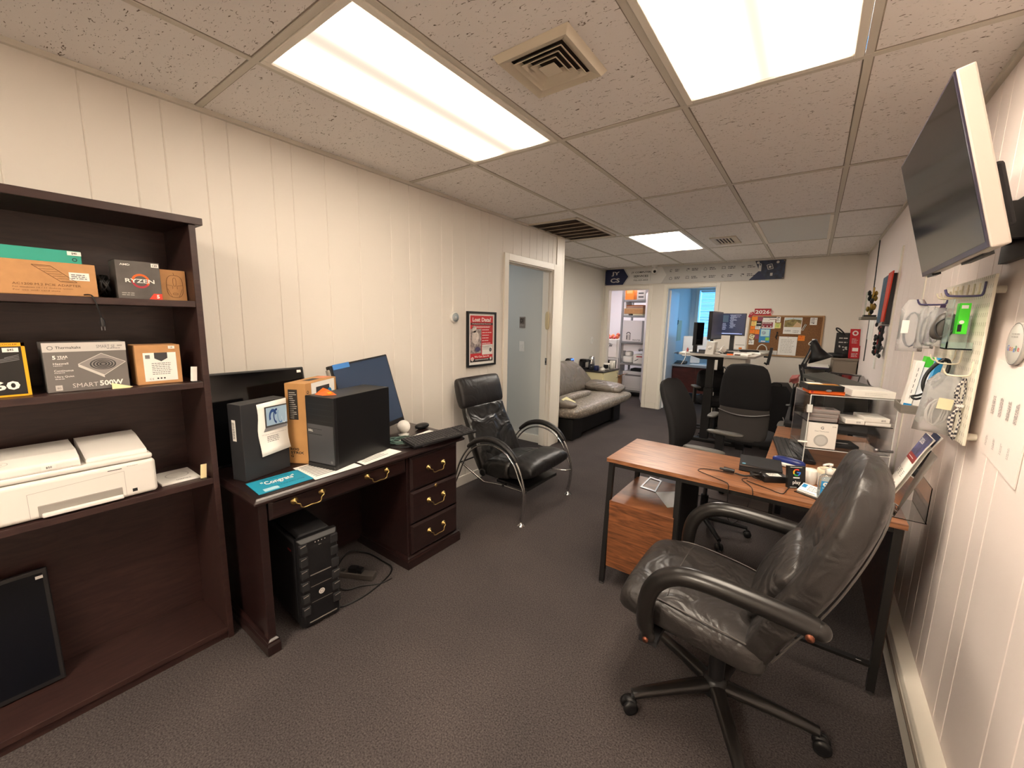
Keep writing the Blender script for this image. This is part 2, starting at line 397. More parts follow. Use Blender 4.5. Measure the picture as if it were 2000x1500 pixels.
# back wall with two doorways
BW = mat('back_wall_paint', '#e6dfd4', 0.55)
b = MB()
for x0, x1, z0, z1 in ((XF, -.66, 0, H), (-.66, .10, 2.04, H), (.10, .37, 0, H), (.37, 1.13, 2.04, H), (1.13, XR, 0, H)):
    b.box((x0, YB, z0), (x1, YB + .12, z1), BW)
struct(b.build('wall_back'))
def casing(b, x0, x1, zt, y, w_=.055, t=.018, m=TRIM):
    b.box((x0 - w_, y - t, 0), (x0, y, zt + w_), m); b.box((x1, y - t, 0), (x1 + w_, y, zt + w_), m); b.box((x0, y - t, zt), (x1, y, zt + w_), m)
    b.box((x0 - .002, y, 0), (x0 + .012, y + .12, zt), m); b.box((x1 - .012, y, 0), (x1 + .002, y + .12, zt), m); b.box((x0, y, zt - .012), (x1, y + .12, zt), m)
b = MB(); casing(b, -.64, .085, 2.03, YB); struct(b.build('trim_3', bevel=.004))
b = MB(); casing(b, .385, 1.115, 2.03, YB); struct(b.build('trim_4', bevel=.004))
b = MB().box((1.17, YB - .012, 0), (XR, YB, .08), TRIM).box((.15, YB - .008, 0), (.32, YB, .1), TRIM); struct(b.build('baseboard_back', bevel=.003))
b = MB().box((0, 1.83, 0), (.012, 3.08, .085), TRIM).box((0, .2, 0), (.012, 1.83, .085), TRIM); struct(b.build('baseboard_left', bevel=.003))
# left doorway: casing, jamb
b = MB()
for (y0, y1) in ((3.075, 3.14), (3.965, 4.03)): b.box((0, y0, 0), (.018, y1, 2.075), TRIM)
b.box((0, 3.14, 2.01), (.018, 3.965, 2.075), TRIM)
b.box((-.12, 3.125, 0), (.003, 3.145, 2.02), TRIM).box((-.12, 3.955, 0), (.003, 3.98, 2.02), TRIM).box((-.12, 3.145, 2.0), (.003, 3.955, 2.03), TRIM)
b.box((-.075, 3.945, 0), (-.035, 3.957, 2.0), TRIM).box((-.075, 3.145, 1.99), (-.035, 3.955, 2.0), TRIM)
struct(b.build('trim_5', bevel=.003))
struct(MB().box((0, 4.03, 0), (.01, YC, H), TRIM).box((-.01, YC - .03, 0), (.012, YC + .004, H), TRIM).build('trim_6', bevel=.003))
struct(MB().box((-.052, 3.941, .96), (-.03, 3.946, 1.04), STEEL).box((-.047, 3.939, .98), (-.036, 3.943, 1.01), INK).build('trim_7'))
# right wall joints
struct(MB().box((XR - .012, 4.16, 0), (XR + .001, 4.215, 2.05), TRIM).box((XR - .006, 3.19, 0), (XR + .001, 3.215, 1.75), TRIM).build('trim_8', bevel=.002))
# doors in the back wall, both swung into the rooms behind
DOORW = mat('door_white', '#e6e6e8', 0.35)
d1 = struct(bpy.data.objects.new('door_1', None)); COL.objects.link(d1); d1.location = (.075, YB + .1, 0); d1.rotation_euler = (0, 0, math.radians(112))
MB().box((0, -.02, .01), (.7, .02, 2.0), DOORW).box((.1, .02, .2), (.6, .023, .9), DOORW).box((.1, .02, 1.0), (.6, .023, 1.9), DOORW).build('door_leaf', d1, world=False, bevel=.002)
MB().cyl((.64, -.02, .95), (.64, .09, .95), .012, STEEL).lathe([(0, .06), (.02, .062), (.028, .08), (.02, .1), (0, .102)], (.64, 0, .95), STEEL, axis=(0, 1, 0)).lathe([(.028, .019), (.028, .026), (0, .028)], (.64, 0, .95), STEEL, axis=(0, 1, 0)).build('door_handle', d1, world=False)
d2 = struct(bpy.data.objects.new('door_2', None)); COL.objects.link(d2); d2.location = (.40, YB + .12, 0); d2.rotation_euler = (0, 0, math.radians(94))
MB().box((0, -.02, .01), (.7, .02, 2.0), DOORW).build('door_leaf', d2, world=False, bevel=.002)
MB().cyl((.64, -.09, .93), (.64, .09, .93), .011, STEEL).lathe([(0, -.1), (.026, -.09), (.02, -.06), (0, -.06)], (.64, 0, .93), STEEL, axis=(0, 1, 0)).build('door_handle', d2, world=False)
# rooms behind
SW = mat('storage_white', '#e9e9ec', 0.6); OW = mat('office_white', '#dfe3e6', 0.6)
b = MB().box((-2.0, 9.25, 0), (.17, 9.35, H + .3), SW).box((-2.0, YB + .12, 0), (-1.9, 9.3, H + .3), SW).box((.17, YB + .12, 0), (.22, 9.3, H + .3), SW).box((-2.0, YB + .1, H + .02), (.2, 9.3, H + .1), SW)
b.box((-2.0, YB + .12, 0), (-.66, YB + .125, H), SW); struct(b.build('wall_3'))
# office behind door 2, window in its back wall
b = MB().box((.22, YB + .12, 0), (.27, 9.3, H + .1), OW).box((2.9, YB + .12, 0), (3.0, 9.3, H + .1), OW).box((.22, YB + .1, H + .02), (3.0, 9.3, H + .1), OW)
wx0, wx1, wz0, wz1 = .42, 1.75, 1.02, 2.14; yw = 9.15
for x0, x1, z0, z1 in ((.22, wx0, 0, H + .02), (wx1, 3.0, 0, H + .02), (wx0, wx1, 0, wz0), (wx0, wx1, wz1, H + .02)): b.box((x0, yw, z0), (x1, yw + .12, z1), OW)
struct(b.build('wall_4'))
wn = struct(bpy.data.objects.new('window_1', None)); COL.objects.link(wn); wn.location = (wx0, yw, wz0)
b = MB()
for x0, x1, z0, z1 in ((wx0 - .06, wx0, wz0 - .06, wz1 + .06), (wx1, wx1 + .06, wz0 - .06, wz1 + .06), (wx0, wx1, wz1, wz1 + .06), (wx0 - .02, wx1 + .02, wz0 - .06, wz0)): b.box((x0, yw - .02, z0), (x1, yw, z1), TRIM)
b.box((wx0, yw - .05, wz0 - .02), (wx1, yw + .12, wz0), TRIM)
b.box((wx0 - .02, yw - .035, wz0 - .2), (wx1, yw, wz0 - .17), TRIM)
b.build('window_frame', wn)
MB().box((wx0, yw + .075, wz0), (wx1, yw + .079, wz1), mat('window_glass', (.95, .98, 1), 0.02, trans=1, ior=1.1)).build('pane', wn)
SLAT = mat('blind_slat', (.8, .88, .92), 0.6); SLAT.node_tree.nodes['Principled BSDF'].inputs['Transmission Weight'].default_value = 0.55
b = MB(); z = wz0 + .02
while z < wz1 - .03:
    t = random.uniform(-.003, .003); b.box((wx0 + .035, yw + .018, z + t), (wx1 - .02, yw + .021, z + .020 + t), SLAT); z += .024
b.box((wx0 + .02, yw + .01, wz1 - .035), (wx1 - .01, yw + .04, wz1 - .005), WHITE)
b.build('blind', wn)

# ------------------------------------------------------------------ ceiling lamps
def lens_mat(name, col, base, peak, x0, x1, tubes):
    m = bpy.data.materials.new(name); m.use_nodes = True; nt = m.node_tree; nt.nodes.clear()
    out = nt.nodes.new('ShaderNodeOutputMaterial'); em = nt.nodes.new('ShaderNodeEmission'); em.inputs[0].default_value = (*col, 1)
    tc = nt.nodes.new('ShaderNodeTexCoord'); sp = nt.nodes.new('ShaderNodeSeparateXYZ'); nt.links.new(tc.outputs['Object'], sp.inputs[0])
    acc = None
    for tx in tubes:
        a = nt.nodes.new('ShaderNodeMath'); a.operation = 'SUBTRACT'; a.inputs[1].default_value = tx; nt.links.new(sp.outputs['X'], a.inputs[0])
        p = nt.nodes.new('ShaderNodeMath'); p.operation = 'POWER'; p.inputs[1].default_value = 2; nt.links.new(a.outputs[0], p.inputs[0])
        k = nt.nodes.new('ShaderNodeMath'); k.operation = 'MULTIPLY'; k.inputs[1].default_value = -1 / (2 * .042 ** 2); nt.links.new(p.outputs[0], k.inputs[0])
        e = nt.nodes.new('ShaderNodeMath'); e.operation = 'EXPONENT'; nt.links.new(k.outputs[0], e.inputs[0])
        if acc is None: acc = e
        else:
            s_ = nt.nodes.new('ShaderNodeMath'); s_.operation = 'ADD'; nt.links.new(acc.outputs[0], s_.inputs[0]); nt.links.new(e.outputs[0], s_.inputs[1]); acc = s_
    ma = nt.nodes.new('ShaderNodeMath'); ma.operation = 'MULTIPLY_ADD'; ma.inputs[1].default_value = peak - base; ma.inputs[2].default_value = base
    nt.links.new(acc.outputs[0], ma.inputs[0]); nt.links.new(ma.outputs[0], em.inputs[1]); nt.links.new(em.outputs[0], out.inputs[0])
    return m
def fixture(x0, y0, label, m):
    x1, y1 = x0 + .6096, y0 + 1.2192
    t = thing('ceiling_light', label, 'ceiling light', (x0, y0, H), group='troffer lights in the ceiling')
    b = MB(); fw = .028
    for a in ((x0 + .014, y0 + .014, x0 + .014 + fw, y1 - .014), (x1 - .014 - fw, y0 + .014, x1 - .014, y1 - .014), (x0 + .014 + fw, y0 + .014, x1 - .014 - fw, y0 + .014 + fw), (x0 + .014 + fw, y1 - .014 - fw, x1 - .014 - fw, y1 - .014)):
        b.box((a[0], a[1], H - .009), (a[2], a[3], H + .01), TRIM)
    b.build('frame', t, bevel=.003)
    MB().box((x0, y0, H + .06), (x1, y1, H + .07), WHITE).build('housing', t)
    MB().box((x0 + .04, y0 + .04, H - .002), (x1 - .04, y1 - .04, H + .001), m).build('diffuser', t)
LM = lens_mat('lamp_lens', C_MAIN, .9, L_MAIN * 1.1, 0, 0, (.16, .45))
LM3 = lens_mat('fill_lens_rear', C_MAIN, .9, L_MAIN * 9, 0, 0, (.16, .45))
LM2 = lens_mat('lamp_lens_right', C_MAIN, .9, L_MAIN * 4.1, 0, 0, (.16, .45))
LB = lens_mat('lamp_lens_back', C_BACK, 6, L_BACK * 1.6, 0, 0, (.16, .45))
fixture(0.6, .7665, 'long recessed fluorescent light panel over the left desk, left of the square vent', LM)
fixture(1.8192, .7665, 'recessed fluorescent light panel nearest the hanging screen, right of the square vent', LM2)
fixture(1.2096, -1.9, 'unseen light panel added as fill behind the viewer', LM3)  # added panel out of view, lifts walls and ceiling from behind
fixture(0.6, 4.4241, 'bright recessed light panel farthest back, in front of the banner', LB)
# storage lamp; the office and side room lamps are unseen, added fill
def small_lamp(x, y, z, col, st, label, sx=.6, sy=.6):
    t = thing('ceiling_light', label, 'ceiling light', (x, y, z))
    MB().box((x - sx / 2 - .03, y - sy / 2 - .03, z - .02), (x + sx / 2 + .03, y + sy / 2 + .03, z), TRIM).build('frame', t)
    MB().box((x - sx / 2, y - sy / 2, z - .024), (x + sx / 2, y + sy / 2, z - .0205), mat('lens_' + label[:6], col, emit=st, ecol=col)).build('diffuser', t)
small_lamp(-.75, 8.0, H + .02, (1.0, .93, .95), L_STORE, 'storage room ceiling light behind the left doorway')
small_lamp(1.6, 8.2, H + .02, (.40, .72, 1.0), L_OFFICE_FILL, 'office ceiling light behind the right doorway')  # added blue fill, helps the window daylight brighten the office walls
small_lamp(-1.1, 3.0, H, (.95, .97, 1.0), L_SIDE_FILL, 'side room ceiling light beyond the open doorway')  # unseen lamp added to give the side room its dim cool light

# ceiling vents
VP = mat('vent_paint', '#cbc1ae', 0.45); VD = mat('vent_dark', '#2a211b', 0.9)
t = thing('ceiling_vent', 'square stepped air diffuser between the two near light panels', 'vent', (1.495, 1.405, H))
cxv, cyv = 1.495, 1.405
def ringbox(b, r0, z0, r1, z1, m, x=cxv, y=cyv):
    for k in range(4):
        c, s_ = [(1, 0), (0, 1), (-1, 0), (0, -1)][k]
        def P(r, a, z): return (x + r * c - a * s_, y + r * s_ + a * c, z)
        b.add([P(r0, -r0, z0), P(r0, r0, z0), P(r1, r1, z1), P(r1, -r1, z1)], [(0, 1, 2, 3)], m)
b = MB(); ringbox(b, .153, H - .001, .138, H - .022, VP); ringbox(b, .138, H - .022, .106, H - .010, VP); b.build('flange', t, recalc=False, solid=.002)
MB().box((cxv - .12, cyv - .12, H - .0015), (cxv + .12, cyv + .12, H - .0005), VD).build('backing', t)
for r in (.100, .077, .054):
    b = MB(); ringbox(b, r, H - .022, r - .019, H - .004, VP); b.build('louvre', t, solid=.0025)
MB().box((cxv - .032, cyv - .032, H - .024), (cxv + .032, cyv + .032, H - .020), VP).build('centre_plate', t, bevel=.002)
t = thing('return_grille', 'dark slatted return air grille above the side doorway', 'vent', (.28, 3.9, H))
MB().box((-.0, 3.46, H - .004), (.53, 4.32, H - .002), mat('grille_dark', '#6b5f54', .8)).build('backing', t)
MB().box((0, 3.44, H - .012), (.55, 3.47, H), VP).box((0, 4.31, H - .012), (.55, 4.34, H), VP).box((.525, 3.44, H - .014), (.555, 4.34, H), VP).box((0, 3.44, H - .012), (.02, 4.34, H), VP).build('frame', t, bevel=.002)
GS = mat('grille_slat', '#a89b8a', .6); b = MB()
for i in range(20):
    x = .03 + i * .025; b.add([(x, 3.47, H - .004), (x, 4.31, H - .004), (x + .018, 4.31, H - .013), (x + .018, 3.47, H - .013)], [(0, 1, 2, 3)], GS)
for i in range(1, 6): b.box((.02, 3.47 + .14 * i - .004, H - .014), (.53, 3.47 + .14 * i + .004, H - .006), GS)
b.build('slats', t)
t = thing('ceiling_vent', 'small rectangular ceiling vent right of the farthest light panel', 'vent', (1.48, 5.2, H))
b = MB()
for a in ((1.35, 5.0, 1.61, 5.05), (1.35, 5.37, 1.61, 5.42), (1.35, 5.05, 1.39, 5.37), (1.57, 5.05, 1.61, 5.37)): b.box((a[0], a[1], H - .014), (a[2], a[3], H), VP)
b.build('frame', t, bevel=.003)
MB().box((1.38, 5.04, H - .003), (1.58, 5.38, H - .001), VD).build('backing', t)
b = MB()
for i in range(6): b.box((1.39 + .033 * i, 5.05, H - .012), (1.402 + .033 * i, 5.37, H - .004), VP)
b.build('slats', t)
t = thing('unlit_ceiling_panel', 'flat unlit white light panel in the ceiling at far right', 'ceiling light', (2.12, 5.03, H))
MB().box((1.85, 4.45, H - .004), (2.40, 5.62, H - .001), mat('unlit_lens', '#d3d6d6', .35)).build('diffuser', t)
MB().box((1.835, 4.44, H - .012), (1.862, 5.63, H), TRIM).box((2.388, 4.44, H - .012), (2.415, 5.63, H), TRIM).build('frame', t, bevel=.003)
# baseboard heater
t = thing('baseboard_heater', 'long white metal baseboard heater along the right wall', 'heater', (XR, 1, 0))
hp = [(0, .0), (-.062, .0), (-.066, .015), (-.066, .088), (-.058, .1), (-.056, .112), (-.05, .125), (0, .128)]
MB().prism(hp, lambda a, z: (XR + a, Y0 + .05, z), lambda a, z: (XR + a, 3.5, z), TRIM).build('cover', t, bevel=.002)
MB().box((XR - .0675, Y0 + .06, .092), (XR - .055, 3.49, .097), mat('shadow_gap', '#6b6258', .8)).build('damper_slot_shade', t)  # dark strip put on for the shade inside the slot
# ================================================================== LEFT SIDE
def FX(x, y, z): return (V(x, y, z), V(0, 1, 0), V(0, 0, 1))      # print plane facing +x
def FZ(x, y, z, a=0): return (V(x, y, z), V(math.cos(a), math.sin(a), 0), V(-math.sin(a), math.cos(a), 0))  # facing up
# ---- bookshelf
t = thing('bookshelf', 'tall dark espresso open bookshelf at the left edge holding boxed parts and a printer', 'bookshelf', (.22, 0, 0))
sy0, sy1 = -.64, .60; bx, fx = .07, .385
MB().box((bx - .01, sy0, 1.798), (fx + .012, sy1 + .022, 1.825), ESPR).build('top_board', t, bevel=.002)
for y in (sy0, sy1 - .022): MB().box((bx, y, 0), (fx, y + .022, 1.798), ESPR).build('side_panel', t, bevel=.0015)
MB().box((bx, sy0 + .022, .02), (bx + .006, sy1 - .022, 1.798), ESPR).build('back_panel', t)
for z in (1.505, 1.18, .765): MB().box((bx + .006, sy0 + .022, z - .024), (fx - .004, sy1 - .022, z), ESPR).build('shelf', t, bevel=.0015)
MB().box((bx + .006, sy0 + .022, .035), (fx - .002, sy1 - .022, .058), ESPR).box((fx - .03, sy0 + .022, 0), (fx - .012, sy1 - .022, .035), ESPR).build('bottom_shelf', t, bevel=.0015)

def price(b, F, x, y, w_, h, s, k=3):
    b.rect(F, x, y, x + w_, y + h, PAPER, k); b.text(F, s, x + w_ / 2, y + h * .22, h * .55, INK, k + 1, al='C', bold=.02)
# shelf 1 (z=1.505)
z1 = 1.506
t = thing('cardboard_box', 'long brown kraft box under the teal box on the top shelf', 'box', (.25, .1, z1))
MB().box((.13, -.22, z1), (.345, .31, z1 + .108), KRAFT).build('carton', t, bevel=.002)
b = MB(); F = FX(.345, 0, z1); KI = mat('kraft_ink', '#6b4a30', .8)
b.line(F, [(.165, .095), (.205, .095), (.262, .045), (.225, .045), (.165, .095)], .0015, KI, 2)
for i in range(7): b.line(F, [(.172 + .009 * i, .091 - .008 * i * .9), (.205 + .008 * i, .091 - .008 * i * .9)], .001, KI, 2)
b.rect(F, .245, .052, .293, .078, PAPER, 2); b.lines(F, .25, .072, .288, 3, .006, .003, GINK, 3)
b.text(F, 'AC1200 M.2 PCIE ADAPTER', .12, .030, .007, KI, 2, w_=.15); b.text(F, 'For windows 10 / 11 desktop system', .12, .020, .005, KI, 2, w_=.13)
b.text(F, 'For use with card slots', .12, .012, .004, KI, 2, w_=.10)
b.build('printed_side', t)
t = thing('keyboard_box', 'long teal box lying on the kraft box on the top shelf', 'box', (.22, .08, z1 + .109))
TEAL = mat('teal_card', '#2f9c8a', .45)
MB().box((.11, -.25, z1 + .109), (.31, .285, z1 + .152), TEAL).build('carton', t, bevel=.002)
b = MB(); F = FX(.31, 0, z1 + .109); b.rect(F, -.2, .003, .09, .012, INK, 2); price(b, F, .252, .028, .033, .013, '$40')
b.disc(F, .268, .014, .006, INK, 2, ri=.004); b.build('printed_side', t)
t = thing('processor_box', 'dark grey processor box with an orange ring on the top shelf', 'box', (.28, .425, z1))
MB().box((.225, .365, z1), (.325, .49, z1 + .137), mat('ryzen_card', '#55514e', .4, var=.18, vscale=14)).build('carton', t, bevel=.001)
b = MB(); F = FX(.325, .365, z1); OR2 = mat('ryzen_orange', '#e8641e', .45); RD2 = mat('ryzen_red', '#a82a3c', .45)
b.disc(F, .066, .066, .026, OR2, 2, ri=.019, a0=-.6, a1=3.2, n=40); b.disc(F, .066, .066, .026, RD2, 2, ri=.019, a0=3.2, a1=5.7, n=30)
b.text(F, 'RYZEN', .064, .059, .014, PAPER, 4, w_=.083, al='C', bold=.02); b.text(F, 'AMD', .012, .119, .007, PAPER, 2, w_=.028, bold=.02)
price(b, F, .1, .119, .022, .014, '120'); b.poly(F, [(.085, 0), (.125, 0), (.125, .022), (.1, .022)], mat('ryzen_tag', '#e04530', .5), 2); b.text(F, '5', .112, .004, .014, PAPER, 4, al='C', bold=.04)
b.lines(F, .01, .022, .05, 2, .007, .003, mat('lt_ink', '#aaa6a2', .7), 2); b.build('printed_front', t)
t = thing('mouse_box', 'small brown box with a computer mouse outline, right of the processor box', 'box', (.28, .535, z1))
MB().box((.25, .4925, z1), (.305, .574, z1 + .118), KRAFT).build('carton', t, bevel=.001)
b = MB(); F = FX(.305, .492, z1)
def oval(cx, cy, rx, ry, n=24, e=.7): return [(cx + rx * math.copysign(abs(math.cos(2 * PI * i / n)) ** e, math.cos(2 * PI * i / n)), cy + ry * math.copysign(abs(math.sin(2 * PI * i / n)) ** e, math.sin(2 * PI * i / n))) for i in range(n + 1)]
b.line(F, oval(.045, .055, .026, .043), .0016, KI, 2); b.line(F, oval(.045, .072, .005, .016), .0014, KI, 2); b.line(F, [(.045, .098), (.043, .108)], .0014, KI, 2)
b.line(F, [(.02, .06), (.038, .057), (.038, .045)], .0012, KI, 2); b.line(F, [(.07, .06), (.052, .057), (.052, .045)], .0012, KI, 2)
b.line(F, [(.022, .045), (.034, .014)], .0012, KI, 2); b.line(F, [(.068, .045), (.056, .014)], .0012, KI, 2); b.line(F, oval(.045, .026, .008, .003), .0014, KI, 2)
b.build('printed_front', t)
t = thing('cable_tie_bundle', 'bundle of black cables in a bag between the kraft box and processor box', 'cable', (.26, .335, z1))
b = MB(); pts = []
for i in range(60):
    a = i * .55; pts.append((.26 + .045 * math.cos(a) , .336 + .012 * math.sin(a * 1.7), z1 + .045 + .035 * math.sin(a)))
b.tube(pts, .004, CORD, n=6); b.build('cord', t)
t = thing('figure_eight_cord', 'black power cord with plug hanging below the top shelf', 'cable', (.375, .30, 1.48))
MB().tube(curve([(.33, .27, z1 + .005), (.372, .285, z1 + .006), (.389, .29, 1.5), (.391, .297, 1.47), (.389, .303, 1.43)], 6), .0022, CORD).build('cord', t)
MB().tube([(.389, .303, 1.435), (.388, .304, 1.425), (.388, .304, 1.405)], [.003, .007, .006], BLK, n=8).cyl((.388, .300, 1.406), (.388, .300, 1.392), .0014, STEEL, n=6).cyl((.388, .308, 1.406), (.388, .308, 1.392), .0014, STEEL, n=6).build('plug', t)
# shelf 2 (z=1.18)
z2 = 1.181
t = thing('cooler_box', 'black and yellow cooler box at the far left of the middle shelf', 'box', (.26, .0, z2))
MB().box((.2, -.20, z2), (.33, .125, z2 + .173), mat('box_black', '#1b1a19', .4)).build('carton', t, bevel=.0015)
b = MB(); F = FX(.33, 0, z2); b.rect(F, .117, .001, .125, .172, YEL, 2); b.rect(F, -.15, .160, .125, .172, YEL, 2); b.text(F, 'H60', .008, .022, .028, PAPER, 2, w_=.095, bold=.03); b.rect(F, -.1, 0, .117, .006, YEL, 3)
b.text(F, 'LIQUID CPU COOLER', .02, .163, .006, INK, 3, w_=.09); price(b, F, .078, .142, .033, .014, '$45')
b.disc(F, -.01, .078, .045, mat('fan_blue', '#8f8fb8', .4), 2, ri=.040); b.disc(F, -.01, .078, .037, GINK, 2, ri=.034)
for i in range(4): b.line(F, [(.02 + .02 * i, .10 + .008 * i), (.11, .118 + .005 * i)], .002, GINK, 2)
b.build('printed_front', t)
t = thing('power_supply_box', 'wide grey 500W power supply box on the middle shelf', 'box', (.26, .26, z2), rz=0)
TTG = mat('psu_grey', '#6d6966', .5)
MB().box((.215, .16, z2), (.33, .365, z2 + .168), TTG).build('carton', t, bevel=.0015)
b = MB(); F = FX(.33, .16, z2); LG = mat('light_grey_print', '#c9c5c0', .5)
b.rect(F, 0, .137, .205, .168, LG, 1); b.disc(F, .018, .151, .007, GINK, 2, ri=.005); b.text(F, 'Thermaltake', .03, .147, .009, DGREY, 2, w_=.06, bold=.01)
b.text(F, 'SMART SE', .128, .147, .011, GINK, 2, w_=.048); b.text(F, '500W', .182, .152, .005, INK, 2, w_=.014); b.lines(F, .155, .146, .2, 1, .004, .002, GINK)
b.text(F, '5', .02, .112, .013, PAPER, 2, bold=.03); b.text(F, 'YEAR', .031, .116, .008, PAPER, 2, w_=.025, bold=.01); b.lines(F, .031, .114, .056, 1, .004, .002, PAPER)
for s_, y in (('Haswell', .094), ('Continuous', .07), ('Ultra Quiet', .049)):
    b.text(F, s_, .02, y, .007, PAPER, 2, w_=.035 if s_ == 'Haswell' else .045); b.lines(F, .02, y - .003, .045, 1, .003, .0015, PAPER)
b.text(F, 'SMART', .058, .012, .015, LG, 2, w_=.063); b.text(F, '500W', .125, .012, .019, PAPER, 2, w_=.062, bold=.03)
b.rect(F, .018, .006, .034, .024, LG, 2); b.text(F, '80', .026, .011, .007, TTG, 3, al='C')
q = [(.078, .093), (.138, .128), (.2, .095), (.14, .05)]; b.poly(F, q, mat('psu_mid', '#8b8784', .5), 2); b.line(F, q + [q[0]], .0018, LG, 3)
b.poly(F, [(.078, .093), (.14, .05), (.14, .041), (.078, .084)], LG, 2)
for r in (.034, .026, .018, .010): b.disc(F, .14, .09, r, DGREY, 3 + int((.034 - r) * 200), ri=r - .004, ry=r * .58, n=28)
b.build('printed_front', t)
t = thing('sticky_note', 'pale yellow paper slip in front of the power supply box', 'note', (.345, .345, z2))
MB().add([(.365, .31, z2 + .0006), (.375, .355, z2 + .0006), (.345, .37, z2 + .001), (.331, .315, z2 + .018)], [(0, 1, 2, 3)], mat('note_cream', '#e8d9a8', .8)).build('paper', t, solid=.0006)
t = thing('white_label_box', 'brown box with large white label right of the power supply box', 'box', (.27, .455, z2))
MB().box((.235, .388, z2), (.33, .525, z2 + .152), KRAFT).build('carton', t, bevel=.0015)
b = MB(); F = FX(.33, .388, z2); b.rect(F, .022, .012, .122, .122, PAPER, 1); b.poly(F, [(.055, .122), (.095, .122), (.095, .1), (.075, .088), (.055, .1)], DGREY, 2)
b.rect(F, .028, .1, .042, .114, GINK, 2); b.lines(F, .045, .082, .105, 7, .007, .0025, GINK, 2, jag=.1); b.text(F, 'C E', .035, .018, .006, INK, 2); b.disc(F, .06, .022, .003, INK, 2); b.disc(F, .07, .022, .003, INK, 2); b.disc(F, .08, .022, .003, INK, 2)
price(b, F, .1, .136, .02, .011, '10'); b.build('printed_front', t)
def tag_stand(y, z, label, m2):
    t = thing('price_tag_stand', label, 'price tag', (.36, y, z))
    MB().box((.345, y - .012, z), (.372, y + .016, z + .003), GLASSM).add([(.36, y - .014, z + .004), (.357, y + .008, z + .002), (.352, y + .014, z + .06), (.355, y - .008, z + .062)], [(0, 1, 2, 3)], m2).build('tag', t, solid=.001)
tag_stand(.556, z2, 'small white price tag in clear stand at the right end of the middle shelf', PAPER)
# shelf 3 (z=.765)
z3 = .7655
tag_stand(.555, z3, 'small yellowed price tag in clear stand on the printer shelf', mat('note_cream', '#e8d9a8', .8))
t = thing('disc_sleeve', 'white disc sleeve lying flat right of the printer', 'sleeve', (.27, .47, z3))
MB().box((.17, .42, z3), (.335, .548, z3 + .008), PAPER).build('sleeve', t, bevel=.001)
b = MB(); F = FZ(.17, .42, z3 + .008); b.disc(F, .08, .07, .04, LG, 1, ri=.036); b.lines((V(.335, .42, z3 + .008), V(0, 1, 0), V(-1, 0, 0)), .05, .02, .1, 2, .006, .003, GINK); b.build('print', t)
t = thing('printer', 'white all-in-one printer on the lower open shelf', 'printer', (.24, .19, z3))
PW = mat('printer_white', '#e4e0da', .38); PG = mat('printer_grey', '#b9b5b0', .4)
ya, yb = -.025, .402
MB().box((.10, ya, z3 + .004), (.372, yb, z3 + .135), PW).build('body', t, bevel=.014, seg=4)
MB().box((.10, ya + .004, z3 + .137), (.368, yb - .006, z3 + .158), PW).build('scanner_lid', t, bevel=.008, seg=3)
MB().prism([(.12, z3 + .156), (.365, z3 + .156), (.362, z3 + .186), (.30, z3 + .205), (.13, z3 + .21)], lambda a, z: (a, -.02, z), lambda a, z: (a, .205, z), PW).build('document_feeder', t, bevel=.008, seg=3)
MB().prism([(.13, z3 + .156), (.35, z3 + .156), (.345, z3 + .172), (.20, z3 + .205), (.13, z3 + .21)], lambda a, z: (a, .22, z), lambda a, z: (a, .385, z), PW).build('paper_support', t, bevel=.006, seg=3)
F = FX(.372, ya, z3)
b = MB(); b.line(F, [(.10, .012), (.10, .095), (.335, .108), (.335, .012)], .0014, PG, 1); b.rect(F, .352, .022, .366, .034, INK, 1); b.rect(F, .292, .118, .33, .1205, INK, 1); b.text(F, 'DeskJet', .36, .121, .004, GINK, 1, w_=.03, al='C'); b.build('printed_front', t)
MB().box((.362, ya + .118, z3 + .012), (.3735, ya + .326, z3 + .05), mat('slot_grey', '#8f8b86', .35)).build('output_slot', t, bevel=.003)
MB().box((.37, ya + .125, z3 + .008), (.385, ya + .326, z3 + .022), PW).build('output_tray', t, bevel=.004, seg=3)
b = MB(); F = (V(.36, .03, z3 + .1895), V(0, 1, 0), V(-.95, 0, .29)); b.disc(F, .0, .03, .02, PG, 3, ri=.018, ry=.013); b.text(F, 'hp', 0, .022, .016, PG, 3, al='C')
F = FX(.3655, .115, z3 + .165); price(b, F, 0, 0, .034, .014, '$50', 1); b.build('badge', t)
# bottom bay: screen leaning inside
t = thing('leaning_screen', 'dark blue-black flat screen leaning in the bottom bay of the bookshelf', 'monitor', (.2, -.1, .06))
M = RT((.19, -.16, .062), 0, 0, math.radians(-9))
MB(M).box((-.008, -.30, 0), (.012, .262, .44), BLK).build('casing', t, bevel=.004)
MB(M).box((.012, -.285, .018), (.0135, .248, .425), mat('navy_glass', '#05070f', .4, spec=.2)).build('screen', t)
b = MB(); b.rect((M @ V(.0135, .235, .425), V(0, 1, 0), M.to_3x3() @ V(0, 0, 1)), -.005, -.02, .014, -.009, PAPER, 3); b.build('sticker', t)

